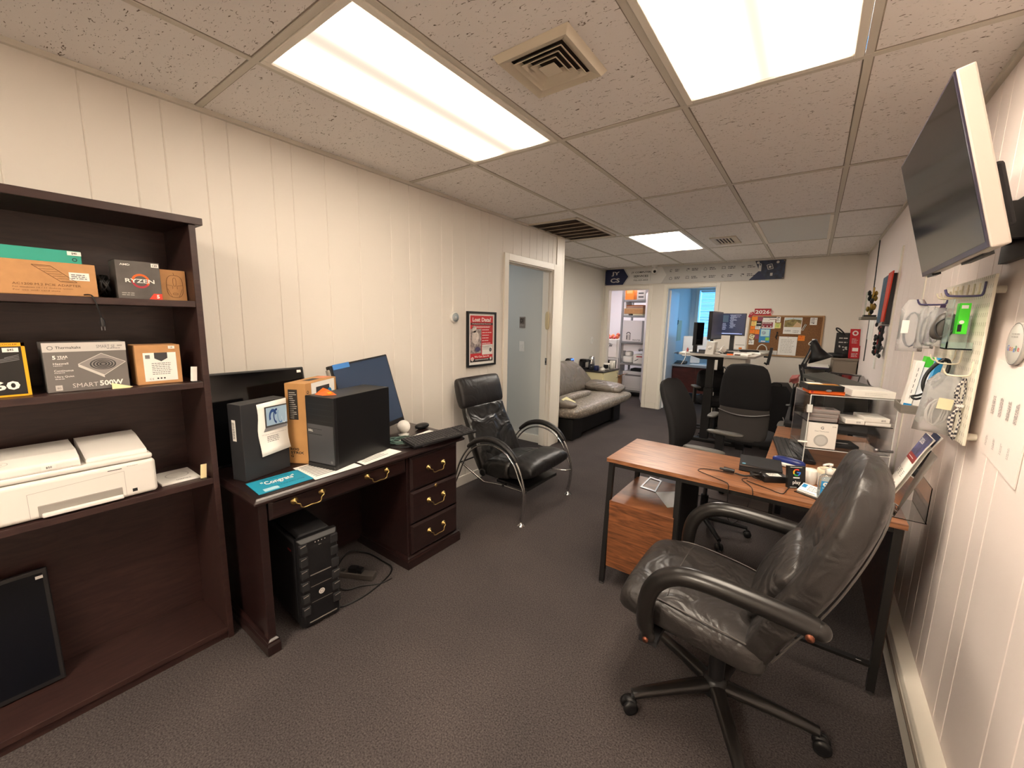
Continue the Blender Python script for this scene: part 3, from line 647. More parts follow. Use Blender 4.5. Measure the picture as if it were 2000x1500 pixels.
# ---- left desk
t = thing('writing_desk', 'dark mahogany pedestal desk with brass drawer pulls against the left wall', 'desk', (.36, 1.2, 0))
zt = .725
def moulded(b, x0, y0, x1, y1, z0, z1, m, steps=((.0, 0), (.006, .35), (-.006, .6), (-.012, 1))):
    zz = [z0 + (z1 - z0) * k for k in (0, .4, .7, 1)]; oo = (0.006, .010, .002, -.004)
    rings = [[(x0 - o, y0 - o, z), (x1 + o, y0 - o, z), (x1 + o, y1 + o, z), (x0 - o, y1 + o, z)] for z, o in zip(zz, oo)]
    b.loft(rings, m, smooth=False)
b = MB(); moulded(b, .10, .632, .650, 1.838, zt - .03, zt, MAHOG); b.build('desktop', t, bevel=.003, seg=3)
MB().box((.12, .655, .045), (.60, .675, .695), MAHOG).box((.585, .648, .045), (.625, .682, .695), MAHOG).build('end_panel', t, bevel=.003)
b = MB(); b.box((.115, .638, 0), (.64, .693, .045), MAHOG); b.loft([[(x, y, z) for x, y in ((.115, .638 + o), (.64 - o, .638 + o), (.64 - o, .693 - o), (.115, .693 - o))] for z, o in ((.045, 0), (.055, .004), (.063, .003), (.072, .012))], MAHOG, smooth=False); b.build('foot_rail', t, bevel=.002)
MB().box((.13, .675, .04), (.148, 1.42, .69), MAHOG).build('modesty_panel', t)
MB().box((.12, 1.42, .06), (.605, 1.825, .695), MAHOG).build('pedestal', t, bevel=.002)
b = MB(); b.box((.112, 1.405, 0), (.625, 1.84, .05), MAHOG); b.loft([[(.112, 1.405 + o, z), (.625 - o, 1.405 + o, z), (.625 - o, 1.84 - o, z), (.112, 1.84 - o, z)] for z, o in ((.05, 0), (.058, .004), (.066, .003), (.074, .014))], MAHOG, smooth=False); b.build('plinth', t, bevel=.002)
def pull(parent, y, z, x=.63, w_=.10):
    b = MB()
    for s_ in (-1, 1):
        b.lathe([(0, 0), (.0165, 0), (.0165, .003), (.010, .006), (.006, .012), (0, .018)], (x - .003, y + s_ * w_ / 2, z), BRASS, 16, axis=(1, 0, 0))
    pts = [(x + .014, y - w_ / 2, z), (x + .017, y - w_ / 2 + .002, z - .008), (x + .02, y - w_ / 2 + .014, z - .014), (x + .022, y - w_ / 2 + .018, z - .028), (x + .023, y - w_ / 2 + .032, z - .034), (x + .023, y, z - .032)]
    pts = pts + [(p[0], 2 * y - p[1], p[2]) for p in reversed(pts[:-1])]
    b.tube(curve(pts, 3), .0028, BRASS, n=8); return b.build('drawer_pull', parent)
def front(y0, y1, z0, z1, pulls, lock=False):
    b = MB(); x = .605
    b.loft([[(x + d, y0 + o, z0 + o), (x + d, y1 - o, z0 + o), (x + d, y1 - o, z1 - o), (x + d, y0 + o, z1 - o)] for d, o in ((-.01, 0), (.012, 0), (.014, .004), (.022, .014))], MAHOG, smooth=False)
    o = b.build('drawer_front', t, bevel=.0015)
    for py, w_ in pulls: pull(o, py, (z0 + z1) / 2 + .012, w_=w_)
    if lock: MB().lathe([(.011, 0), (.011, .004), (.006, .006), (0, .006)], (x + .022, (y0 + y1) / 2, z1 - .012), BRASS, 16, axis=(1, 0, 0)).build('keyhole', o)
front(.69, 1.405, .60, .69, [(.855, .125), (1.215, .118)])
front(1.435, 1.812, .475, .675, [(1.625, .118)]); front(1.435, 1.812, .272, .468, [(1.625, .118)], True); front(1.435, 1.812, .082, .265, [(1.625, .118)])

zd = .7262
# big monitor lying against wall
t = thing('leaning_monitor', 'large black glossy monitor leaning against the wall behind the boxes', 'monitor', (.15, .85, zd))
M = RT((.165, .855, zd), 0, 0, math.radians(-9))
MB(M).box((-.03, -.228, 0), (0, .275, .455), BLK).build('casing', t, bevel=.006)
MB(M).box((0, -.218, .012), (.0015, .265, .445), GLOSS).build('screen', t)
b = MB(M); b.rect((V(.002, .235, .425), V(0, 1, 0), V(0, 0, 1)), 0, 0, .022, .014, PAPER, 2); b.build('sticker', t)
# monitor 2
t = thing('leaning_monitor', 'smaller monitor with blue tape on its corner leaning behind the computer tower', 'monitor', (.2, 1.45, zd))
M = RT((.275, 1.42, zd + .003), math.radians(8), 0, math.radians(-13)) @ Matrix.Rotation(math.radians(-6), 4, 'X')
M = RT((.25, 1.50, zd + .025), math.radians(7), 0, math.radians(-14)) @ Matrix.Rotation(math.radians(5.5), 4, 'X')
MB(M).box((-.035, -.21, .0), (0, .235, .46), BLK).box((-.03, -.222, .02), (-.005, -.205, .44), mat('bezel_silver', '#9a958c', .4)).build('casing', t, bevel=.005)
MB(M).box((0, -.195, .03), (.0015, .225, .45), mat('screen_blue', '#35445c', .15)).build('screen', t)
MB(M).box((-.001, -.19, .432), (.003, -.075, .462), mat('blue_tape', '#3f7fc8', .6)).build('tape', t)
# dark laptop box with taped sheet
def wbox(name, label, cat, p, a, w_, d, h, m, z=zd, bevel=.002, body='carton'):
    t = thing(name, label, cat, (p[0], p[1], z), rz=a)
    MB().box((0, 0, 0), (w_, d, h), m).build(body, t, world=False, bevel=bevel); return t
LBM = mat('laptop_box_black', '#26272a', .5)
a = math.atan2(.033, .1)
# local x along narrow face, local y along long face (into +y)
t = wbox('laptop_box', 'flat dark grey laptop box standing on edge with a taped sheet', 'box', (.352, .662), math.radians(14), .085, .222, .345, LBM)
b = MB(); F = (V(0, 0, 0), V(1, 0, 0), V(0, 0, 1)); b.rect(F, .022, .18, .046, .275, PAPER, 1); b.lines((V(.044, 0, .19), V(0, 0, 1), V(-1, 0, 0)), 0, .018, .075, 3, .005, .0025, INK, 2, jag=0); b.build('label_sticker', t, world=False)
b = MB(); n = 10
xs = [.0866 + .014 * (max(0, (3.5 - i) / 3.5) ** 2) for i in range(n + 1)]
vs = []
for i in range(n + 1): z_ = .095 + .24 * i / n; vs += [(xs[i] + .001, .072 + .003 * math.sin(i), z_), (xs[i], .219, z_ + .008)]
b.add(vs, [(2 * i, 2 * i + 1, 2 * i + 3, 2 * i + 2) for i in range(n)], PAPER, True); b.build('taped_sheet', t, world=False, solid=.0006)
b = MB(); F = (V(.0865, .075, .095), V(0, 1, 0), V(0, 0, 1)); SB = mat('screen_print_blue', '#9db8cf', .4)
b.poly(F, [(.03, .125), (.142, .125), (.142, .222), (.03, .222)], DGREY, 6); b.poly(F, [(.037, .133), (.142, .133), (.142, .216), (.037, .216)], SB, 7)
for k, c in enumerate(('#274a86', '#1c3a70', '#4a78b0', '#dfe8ef')):
    b.disc(F, .07 + .018 * k, .172, .020 - .003 * k, mat('bloom%d' % k, c, .5), 8 + k, ry=.036, ri=.012, a0=.3 + k, a1=3.6 + k)
b.poly(F, [(.03, .125), (.142, .125), (.138, .112), (.02, .108)], GINK, 6); b.text(F, 'HP Laptop 15 Intel Core Windows 11', .012, .092, .005, GINK, 6, w_=.118); b.lines(F, .035, .084, .11, 4, .008, .003, GINK, 6); b.text(F, 'Price: $350', .045, .046, .006, GINK, 6)
b.build('sheet_print', t, world=False)
# ROG box
t = wbox('laptop_box', 'tall tan cardboard laptop box between the dark box and the desktop tower', 'box', (.330, .915), math.radians(30), .108, .28, .405, mat('tan_card', '#b98a55', .6, var=.04, vscale=20), bevel=.003)
b = MB(); F = (V(0, 0, 0), V(1, 0, 0), V(0, 0, 1)); b.rect(F, .018, .225, .066, .375, mat('ink_label', '#2a2522', .5), 1)
for i in range(14): b.rect(F, .023, .232 + .0097 * i, .023 + random.uniform(.018, .038), .235 + .0097 * i, LG, 2)
for s_, y, w_ in (('ROG', .068, .045), ('STRIX', .05, .07), ('G', .032, .014)): b.text(F, s_, .014, y, .013, INK, 2, w_=w_, bold=.03)
b.build('printed_front', t, world=False)
b = MB(); F = (V(.108, 0, 0), V(0, 1, 0), V(0, 0, 1)); b.rect(F, .05, .10, .26, .4, PAPER, 1); b.rect(F, .09, .30, .21, .375, DGREY, 2); b.disc(F, .21, .335, .02, BLUE, 3)
for k in range(3): b.disc(F, .02 + .018 * (k % 2), .30 + .03 * k, .008, INK, 1, ri=.005)
b.build('taped_sheet', t, world=False)
b = MB(); F = (V(0, 0, .405), V(1, 0, 0), V(0, 1, 0)); b.rect(F, .035, .09, .075, .18, INK, 1); b.rect(F, .03, .2, .085, .275, mat('pink_label', '#d98a6a', .6), 1); b.build('top_print', t, world=False)
# Dell tower
t = thing('computer_tower', 'black and grey desktop tower standing on the left desk', 'computer', (.434, .972, zd), rz=math.radians(13.5))
MB().box((0, .004, .0), (.178, .38, .352), mat('tower_steel', '#0f0f11', .36)).build('case', t, world=False, bevel=.002)
MB().box((-.002, -.012, .02), (.180, .006, .352), BLK).box((.0, -.016, 0), (.18, .004, .022), BLK).build('front_bezel', t, world=False, bevel=.003)
b = MB(); F = (V(0, -.012, 0), V(1, 0, 0), V(0, 0, 1)); b.rect(F, .006, .025, .172, .215, mat('dell_grey', '#55565a', .45, metal=.4), 1)
b.text(F, 'DELL', .012, .178, .011, PAPER, 3, w_=.03, bold=.03); b.rect(F, .012, .165, .10, .168, BLK, 2); b.rect(F, .012, .192, .10, .194, BLK, 2)
for z_ in (.235, .262, .29, .315): b.rect(F, .015, z_, .165, z_ + .0015, mat('seam_grey', '#2c2c2f', .5), 1)
b.disc(F, .155, .038, .007, GINK, 3); b.build('front_print', t, world=False)
t = thing('orange_tag', 'crumpled orange tag on top of the desktop tower', 'tag', (.50, 1.03, zd + .353))
MB().add([(.455, 1.0, zd + .353), (.53, 1.0, zd + .3565), (.545, 1.06, zd + .354), (.49, 1.05, zd + .374), (.45, 1.045, zd + .38)], [(0, 1, 3, 4), (1, 2, 3)], ORANGE).build('paper', t, solid=.0008)
MB().box((.50, 1.03, zd + .3585), (.525, 1.045, zd + .366), YEL).build('stub', t)
# papers and card on desk
def sheet(name, label, cat, pts, z, m=PAPER, pr=None, th=.0008):
    c = [sum(p[0] for p in pts) / 4, sum(p[1] for p in pts) / 4]
    t = thing(name, label, cat, (c[0], c[1], z))
    MB().prism(pts, lambda a, b_: (a, b_, z), lambda a, b_: (a, b_, z + th), m).build('paper', t)
    if pr:
        b = MB(); pr(b, (V(*pts[0], z + th), (V(*pts[1], 0) - V(*pts[0], 0)), (V(*pts[3], 0) - V(*pts[0], 0)))); b.build('print', t)
    return t
def congr(b, F):
    b.text(F, '"Congrats"', .5, .42, .34, PAPER, 2, w_=.62, al='C', bold=.02); b.text(F, 'ON A JOB WELL DONE', .62, .22, .07, INK, 2, w_=.55, al='C')
    b.rect(F, .12, .06, .38, .26, mat('pale_blue', '#a8cfdc', .6), 1)
    b.text(F, 'THANK YOU FOR A FULL YEAR', .5, .85, .05, INK, 2, w_=.5, al='C')
sheet('greeting_card', 'flat turquoise card lettered Congrats at the front corner of the left desk', 'card', [(.618, .66), (.618, .888), (.455, .894), (.455, .672)], zd, mat('turquoise_card', '#1f8fae', .5), congr, .0015)
def pl(n):
    def f(b, F):
        O, ux, uy = F
        for i in range(n):
            y = .9 - .8 * i / n; b.rect(F, .08, y - .03, .08 + random.uniform(.4, .8), y, GINK, 2)
    return f
sheet('paper_sheet', 'white printed sheet under the front corner of the desktop tower', 'paper', [(.64, .885), (.64, 1.12), (.42, 1.10), (.42, .89)], zd, PAPER, pl(9))
sheet('paper_sheet', 'white printed sheet sticking out beside the desktop tower', 'paper', [(.645, 1.135), (.615, 1.385), (.44, 1.365), (.47, 1.13)], zd, PAPER, pl(8))
sheet('paper_sheet', 'white paper sheet under the black keyboard', 'paper', [(.64, 1.52), (.60, 1.80), (.40, 1.78), (.44, 1.5)], zd, PAPER)
def keyboard(t, L, W, rows, cols, m, mk, hgt=.018, numpad=True):
    MB().prism([(0, 0), (0, hgt * .6), (W, hgt), (W, 0)], lambda a, z: (0, a, z), lambda a, z: (L, a, z), m).build('body', t, world=False, bevel=.003)
    b = MB(); kw = (L - .016) / cols; kh = (W - .016) / rows
    for r in range(rows):
        for c in range(cols):
            if numpad and c in (cols - 5,): continue
            x = .008 + c * kw; y = .008 + r * kh; z = hgt * .6 + hgt * .4 * (y / W)
            if r == 0 and cols * .28 < c < cols * .5: continue
            b.loft([[(x + o, y + o, z + h), (x + kw * .9 - o, y + o, z + h), (x + kw * .9 - o, y + kh * .86 - o, z + h + .001), (x + o, y + kh * .86 - o, z + h + .001)] for h, o in ((0, 0), (.005, .0015))], mk, smooth=False)
    b.box((.008 + kw * cols * .29, .008, hgt * .6), (.008 + kw * cols * .5, .008 + kh * .86, hgt * .6 + .006), mk)
    o = b.build('keys', t, world=False); return o
KEY = mat('key_black', '#2c2c2e', .5)
t = thing('keyboard', 'black keyboard resting across the right end of the left desk', 'keyboard', (.655, 1.44, zd + .012), rz=math.radians(84), rx=0)
t.rotation_euler = (math.radians(2), math.radians(-1.5), math.radians(80))
keyboard(t, .44, .15, 6, 21, BLK, KEY)
t = thing('ball_speaker', 'white round ball-shaped speaker beside the desktop tower', 'speaker', (.365, 1.60, zd))
MB().lathe([(.03, 0), (.034, .006), (.02, .012), (.012, .02)], (.365, 1.60, zd), WHITE).sell((.365, 1.60, zd + .055), (.082, .082, .082), WHITE, 1, 1).build('shell', t)
t = thing('cable_coil', 'green-grey cable coiled between tower and keyboard', 'cable', (.33, 1.6, zd))
TG = mat('cable_greygreen', '#4f6a62', .5); pts = []
for i in range(90):
    a = i * .42; r = .05 + .015 * math.sin(i * .31); pts.append((.47 + r * math.cos(a), 1.49 + r * 1.2 * math.sin(a), zd + .006 + .012 * (i / 90) + .004 * math.sin(i)))
MB().tube(pts, .0035, TG, n=6).build('cord', t)
t = thing('computer_mouse', 'black computer mouse behind the keyboard on the left desk', 'mouse', (.30, 1.76, zd))
MB().sell((.33, 1.78, zd + .018), (.062, .11, .036), BLK, .9, .8).build('shell', t)
MB().tube(curve([(.33, 1.725, zd + .012), (.42, 1.66, zd + .01), (.44, 1.60, zd + .008), (.45, 1.57, zd + .006)], 6), .002, CORD).build('cord', t)
t = thing('cable_end', 'black cable end draped on the desk beside the desktop tower', 'cable', (.52, 1.42, zd))
MB().tube(curve([(.5, 1.38, zd + .004), (.56, 1.42, zd + .004), (.60, 1.47, zd + .004), (.55, 1.5, zd + .006)], 6), .0035, CORD).build('cord', t)

# ---- gaming tower on the floor
t = thing('computer_tower', 'black ridged gaming tower on the carpet under the left desk', 'computer', (.60, .80, 0), rz=math.radians(-4))
gx0 = -.42
MB().box((gx0, 0, .02), (-.02, .185, .43), BLKM).build('case', t, world=False, bevel=.006)
MB().loft([[(x, y, z) for x, y, z in ((-.025, o, .012 + o * .6), (-.025, .185 - o, .012 + o * .6), (-.025, .185 - o, .452 - o), (-.025, o, .452 - o))] if k == 0 else [(x, y, z) for x, y, z in ((d, o, .012 + o * .6), (d, .185 - o, .012 + o * .6), (d, .185 - o, .452 - o * 1.5), (d, o, .452 - o * 1.5))] for k, (d, o) in enumerate(((0, 0), (.0, .0), (.018, .012)))], BLK, smooth=False).build('front_bezel', t, world=False, bevel=.003)
b = MB()
for i in range(6):
    z_ = .075 + i * .062
    for y in (.004, .145):
        b.box((.002, y, z_), (.026, y + .036, z_ + .046), BLKM)
b.build('grip_block', t, world=False, bevel=.006)
b = MB(); FXl = (V(.0185, 0, 0), V(0, 1, 0), V(0, 0, 1)); GR_ = mat('tower_edge', '#7c7773', .5)
for i in range(6):
    z_ = .118 + i * .062; b.line((V(.027, 0, 0), V(0, 1, 0), V(0, 0, 1)), [(.006, z_ - .004), (.03, z_)], .0035, GR_, 1)
    if i < 3: b.line((V(.027, 0, 0), V(0, 1, 0), V(0, 0, 1)), [(.152, z_ - .004), (.178, z_)], .0035, GR_, 1)
b.line(FXl, [(.045, .268), (.142, .268)], .005, GR_, 3); b.line(FXl, [(.045, .21), (.142, .21)], .002, GR_, 3); b.line(FXl, [(.045, .13), (.142, .13)], .002, GR_, 3)
b.line(FXl, [(.03, .035), (.16, .035)], .006, GR_, 3)
b.disc(FXl, .093, .168, .014, LG, 3); b.disc(FXl, .093, .168, .009, GR_, 4, ri=.007)
for i in range(4): b.disc(FXl, .075 + .015 * i, .425, .0025, LG, 3)
b.rect(FXl, .05, .402, .14, .412, INK, 3); b.text(FXl, 'ASUS', .095, .405, .004, LG, 5, al='C'); b.build('front_print', t, world=False)
b = MB(); b.box((-.35, .02, .43), (-.03, .165, .455), BLKM).build('top_cover', t, world=False, bevel=.012, seg=3)
MB().rect((V(0, 0, 0), V(-1, 0, 0), V(0, 0, 1)), 0, 0, 0, 0, RED).box((-.10, -.0015, .375), (-.065, .0, .383), RED).build('red_tab', t, world=False)
# power strip and cables
t = thing('power_strip', 'dark grey power strip lying on the carpet behind the gaming tower', 'power strip', (.42, 1.18, 0), rz=math.radians(28))
MB().box((-.14, -.025, 0), (.13, .025, .032), mat('strip_grey', '#4b4643', .5)).build('body', t, world=False, bevel=.004)
b = MB()
for i in range(4): b.box((-.12 + .05 * i, -.012, .0315), (-.10 + .05 * i, .012, .0335), INK)
b.build('outlet', t, world=False)
MB().box((-.02, -.018, .032), (.03, .018, .062), BLK).box((.035, -.018, .032), (.06, .018, .055), BLK).build('plug', t, world=False, bevel=.003)
t = thing('power_cable', 'black power cable looping on the carpet in front of the pedestal', 'cable', (.5, 1.2, 0))
MB().tube(curve([(.30, 1.15, .02), (.22, 1.28, .03), (.28, 1.36, .006), (.42, 1.37, .005), (.53, 1.36, .005), (.585, 1.28, .005), (.62, 1.12, .005), (.60, 1.0, .005), (.54, 1.0, .006)], 8), .0045, CORD).build('cord', t)
t = thing('power_cable', 'thin black cable crossing the power strip under the desk', 'cable', (.45, 1.12, 0))
MB().tube(curve([(.30, 1.02, .01), (.40, 1.03, .045), (.50, 1.08, .01), (.535, 1.15, .006), (.60, 1.23, .006), (.61, 1.3, .006)], 8), .0035, CORD).build('cord', t)

# ---- wall items, left
t = thing('thermostat', 'round white wall thermostat with a grey dial left of the poster', 'thermostat', (0, 2.42, 1.47))
MB().lathe([(.045, 0), (.045, .012), (.042, .02), (.038, .022)], (0, 2.42, 1.47), WHITE, 32, axis=(1, 0, 0)).build('base', t)
MB().lathe([(.036, .018), (.036, .0235), (0, .0245)], (0, 2.42, 1.47), mat('dial_grey', '#9aa3a6', .25), 32, axis=(1, 0, 0)).build('dial', t)
b = MB(); F = FX(.0248, 2.42, 1.47); b.text(F, '70', 0, -.006, .013, PAPER, 2, al='C'); b.lines(F, -.012, -.012, .012, 1, .004, .002, PAPER, 2, jag=0); b.build('readout', t)
t = thing('framed_poster', 'framed red Lost Data poster on the panelled wall above the recliner', 'poster', (.01, 2.755, 1.285))
y0, y1, z0, z1_ = 2.57, 2.945, 1.052, 1.52
b = MB()
for a in ((y0 - .005, z0 - .005, y0 + .012, z1_ + .005), (y1 - .012, z0 - .005, y1 + .005, z1_ + .005), (y0 + .012, z0 - .005, y1 - .012, z0 + .012), (y0 + .012, z1_ - .012, y1 - .012, z1_ + .005)): b.box((0.002, a[0], a[1]), (.026, a[2], a[3]), BLK)
b.build('frame', t, bevel=.002)
MB().box((.004, y0, z0), (.014, y1, z1_), PAPER).build('mat_board', t)
W, Hh = y1 - y0, z1_ - z0; b = MB(); F = FX(.0145, y0, z0); RP = mat('poster_red', '#c32f33', .5)
b.rect(F, .035, .035, W - .035, Hh - .03, RP, 1)
b.text(F, 'Lost Data?', W / 2, Hh - .082, .036, PAPER, 3, w_=.25, al='C', bold=.025)
b.rect(F, .035, Hh - .112, W - .035, Hh - .091, mat('poster_dark', '#5a2426', .5), 2); b.text(F, 'Professional Data Recovery', W / 2, Hh - .107, .011, PAPER, 3, w_=.25, al='C', bold=.01)
b.lines(F, .06, Hh - .122, W - .06, 2, .008, .004, PAPER, 3, jag=.1)
PH = mat('photo_grey', '#9a8f8c', .5, var=.5, vscale=40); b.rect(F, .035, .11, .18, Hh - .145, PH, 2); b.disc(F, .10, .25, .045, mat('photo_lt', '#d2c8c2', .5, var=.2, vscale=60), 3, ry=.06); b.disc(F, .13, .145, .035, mat('photo_blue', '#4c4668', .5, var=.3, vscale=60), 3, ry=.022); b.disc(F, .085, .32, .03, mat('photo_lt', '#d2c8c2'), 3, ry=.03)
for i in range(7): b.lines(F, .19, Hh - .15 - .024 * i, W - .05, 1, .01, .006, PAPER, 3, jag=.35)
b.rect(F, .19, .095, W - .04, .185, PAPER, 3); b.lines(F, .2, .165, W - .06, 3, .01, .003, GINK, 4); b.disc(F, W - .068, .135, .017, INK, 4); b.disc(F, W - .068, .135, .011, GINK, 5)
b.rect(F, .035, .035, W - .035, .062, mat('poster_blackish', '#231c1e', .5), 2); b.text(F, 'We Can Save It!', W / 2, .072, .017, PAPER, 4, w_=.2, al='C', bold=.02)
b.disc(F, .062, .062, .018, PAPER, 4); b.disc(F, .062, .062, .010, RP, 5, ri=.006); b.lines(F, .1, .056, W - .08, 1, .01, .006, PAPER, 4); b.rect(F, W - .075, .045, W - .052, .07, PAPER, 4); b.build('printed_sheet', t)
t = thing('wall_sign', 'small brown plaque above the light switch in the side room', 'sign', (-.43, 4.02, 1.43))
FM = (V(-.43, 4.013, 1.43), V(1, 0, 0), V(0, 0, 1))
MB().box((-.47, 4.012, 1.37), (-.39, 4.02, 1.50), mat('plaque', '#5f554d', .4)).build('plate', t, bevel=.002)
b = MB(); F = (V(-.43, 4.012, 1.43), V(1, 0, 0), V(0, 0, 1)); b.disc(F, -.01, .025, .022, INK, 1, ri=.015); b.lines(F, -.03, -.015, .03, 3, .012, .005, LG, 1, jag=0); b.line(F, [(-.036, -.055), (.036, -.055), (.036, .063), (-.036, .063), (-.036, -.055)], .003, LG, 1); b.build('print', t)
t = thing('light_switch', 'white light switch plate in the side room under the plaque', 'switch', (-.43, 4.02, 1.15))
MB().box((-.466, 4.014, 1.09), (-.394, 4.02, 1.21), WHITE).build('plate', t, bevel=.002)
MB().box((-.445, 4.009, 1.125), (-.415, 4.015, 1.175), WHITE).build('rocker', t, bevel=.002)
t = thing('wall_phone_bracket', 'cream handset-shaped bracket on the inside jamb of the side doorway', 'bracket', (-.03, 3.955, 1.45))
MB().sell((-.035, 3.938, 1.46), (.05, .03, .2), mat('cream_plastic', '#cfc09a', .5), .6, .6).build('body', t)

# ---- recliner
t = thing('recliner_chair', 'black leather recliner with curved chrome arms below the framed poster', 'chair', (.55, 2.59, 0))
ya, yb = 2.32, 2.86
def rec_section(p, n_, th, y0_, y1_, k=26, e=.5):
    """rounded-rect ring centred at p(x,z) with thickness direction n_(x,z)"""
    out = []; yc = (y0_ + y1_) / 2; hw = (y1_ - y0_) / 2
    for i in range(k):
        a = 2 * PI * i / k; c_, s_ = math.cos(a), math.sin(a)
        u = math.copysign(abs(c_) ** e, c_) * hw; v_ = math.copysign(abs(s_) ** e, s_) * th / 2
        out.append((p[0] + n_[0] * v_, yc + u, p[1] + n_[1] * v_))
    return out
back = [((.405, .235), .06), ((.385, .28), .10), ((.35, .36), .12), ((.29, .48), .12), ((.235, .60), .10), ((.19, .70), .085), ((.18, .74), .08), ((.172, .765), .06)]
nn = V(.9, 0, .42).normalized(); nv = (.92, .38)
def nrm(pl_, i):
    a = pl_[max(i - 1, 0)][0]; b_ = pl_[min(i + 1, len(pl_) - 1)][0]; d = V(b_[0] - a[0], b_[1] - a[1], 0).normalized(); return (d.y, -d.x)
b = MB(); b.loft([rec_section(p, nrm(back, i), th, ya + (.03 if i == 0 else 0) + .02 * (i > 3), yb - .02 * (i > 3)) for i, (p, th) in enumerate(back)], leather('recliner_leather', '#1a1a1a', .3, .5, 6)); b.build('backrest', t, sub=1)
head = [((.178, .730), .06), ((.168, .755), .11), ((.14, .85), .125), ((.118, .93), .115), ((.108, .975), .07), ((.105, .985), .03)]
RL = MC['recliner_leather']
b = MB(); b.loft([rec_section(p, nrm(head, i), th, ya + .005 + (.02 if i in (0, 5) else 0), yb - .005 - (.02 if i in (0, 5) else 0)) for i, (p, th) in enumerate(head)], BLEATH2); b.build('headrest', t, sub=1)
seat = [((.34, .30), .05), ((.37, .295), .13), ((.50, .305), .17), ((.62, .325), .17), ((.66, .332), .165)]
b = MB(); b.loft([rec_section(p, (0, 1), th, ya + .01, yb - .01) for p, th in seat], RL); b.build('seat', t, sub=1)
front_ = [((.655, .345), .15), ((.67, .35), .175), ((.75, .36), .17), ((.83, .37), .13), ((.865, .37), .07), ((.87, .37), .03)]
b = MB(); b.loft([rec_section(p, (0, 1), th, ya - .01, yb + .005) for p, th in front_], BLEATH2); b.build('footrest_pad', t, sub=1)
MB().lathe([(.03, 0), (.03, .008), (.018, .012), (.012, .01), (0, .012)], (.40, ya + .012, .27), BLK, 20, axis=(0, -1, 0)).build('recline_knob', t)
for k, y in enumerate((2.24, 2.93)):
    arc = [(.84, .03), (.862, .14), (.862, .26), (.835, .36), (.79, .45), (.72, .52), (.63, .56), (.53, .57), (.42, .54), (.33, .475), (.26, .38), (.21, .27), (.17, .14), (.14, .02)]
    o = curve([(x, y, z) for x, z in arc], 5); s_ = 1 if k else -1
    b = MB(); b.tube(o, .0075, CHROME, n=8)
    inner = curve([(x - .03 * math.cos(math.atan2(z - .2, x - .5)) * (1 if 3 <= i <= 11 else .5), y, z - .03 * math.sin(math.atan2(z - .2, x - .5)) * (1 if 3 <= i <= 11 else .3)) for i, (x, z) in enumerate(arc)], 5)
    inner[0] = Vector((.84, y + .006, .03)); b.tube(inner, .0065, CHROME, n=8)
    b.build('arm_frame', t)
    pad = curve([(x, y, z + .014) for x, z in arc[4:10]], 5); N = len(pad)
    MB().tube(pad, [.016 + .012 * math.sin(PI * i / (N - 1)) ** .5 for i in range(N)], BLEATH2, n=12, flat=.8).build('arm_pad', t)
    MB().lathe([(.028, 0), (.028, .008), (.014, .016), (.008, .03)], (.84, y, 0), CHROME, 20).build('foot', t)
b = MB()
b.tube([(.86, 2.24, .225), (.84, 2.3, .23), (.6, 2.34, .21), (.42, 2.32, .2), (.24, 2.26, .33)], .007, CHROME).tube([(.86, 2.93, .225), (.84, 2.88, .23), (.6, 2.84, .21), (.42, 2.86, .2), (.24, 2.91, .33)], .007, CHROME)
b.tube([(.24, 2.24, .34), (.24, 2.93, .34)], .007, CHROME).tube([(.6, 2.33, .21), (.6, 2.85, .21)], .012, BLK)
b.build('seat_frame', t)
MB().box((.5, 2.38, .2), (.8, 2.80, .225), BLK).build('underplate', t, bevel=.005)
# ================================================================== RIGHT SIDE
# ---- L-shaped desk
t = thing('corner_desk', 'walnut L-shaped desk on black legs with a side cabinet, along the right wall', 'desk', (2.2, 2.4, 0))
tz = .735; X0, X1, Ya, Yb, Yc, Xm = 1.555, 2.735, 1.995, 2.465, 3.46, 2.24
MB().prism([(X0, Ya), (X1, Ya), (X1, Yc), (Xm, Yc), (Xm, Yb), (X0, Yb)], lambda a, b_: (a, b_, tz - .02), lambda a, b_: (a, b_, tz), WALN).build('desktop', t, bevel=.0015)
LEG = mat('leg_black', '#151414', .5)
for (a, b_, c_, d_) in ((1.578, 2.018, 1.562, 2.006), (1.578, 2.445, 1.578, 2.445), (1.925, 2.018, 1.925, 2.018), (1.925, 2.445, 1.925, 2.445), (2.712, 2.018, 2.712, 2.018), (2.712, 3.43, 2.712, 3.43), (2.262, 3.43, 2.262, 3.43)):
    MB().bar((a, b_, tz - .02), (c_, d_, .012), .026, .026, LEG, up=(0, 1, 0)).cyl((c_, d_, 0), (c_, d_, .014), .014, STEEL, n=12).build('leg', t)
b = MB()
for p, q in (((1.578, 2.018, .703), (2.712, 2.018, .703)), ((1.578, 2.445, .703), (2.24, 2.445, .703)), ((2.712, 2.018, .703), (2.712, 3.43, .703)), ((2.262, 2.445, .703), (2.262, 3.43, .703)), ((1.578, 2.018, .703), (1.578, 2.445, .703)), ((2.262, 3.43, .703), (2.712, 3.43, .703))): b.bar(p, q, .022, .022, LEG)
b.bar((2.40, 2.018, .12), (2.712, 2.018, .12), .025, .012, LEG).box((2.655, 2.010, .113), (2.672, 2.0115, .127), PAPER)
b.build('under_frame', t)
MB().box((1.582, 2.0, .115), (1.918, 2.46, .50), WALNV).build('cabinet', t, bevel=.0015)
MB().box((1.915, 2.01, .03), (1.935, 2.45, .69), BLKM).build('cabinet_divider', t)
MB().box((2.722, 2.03, .12), (2.732, 3.2, .70), wood('walnut_dark', '#4a2a1c', '#2c1710', .5, (1, 10, 10), 2)).build('side_panel', t)
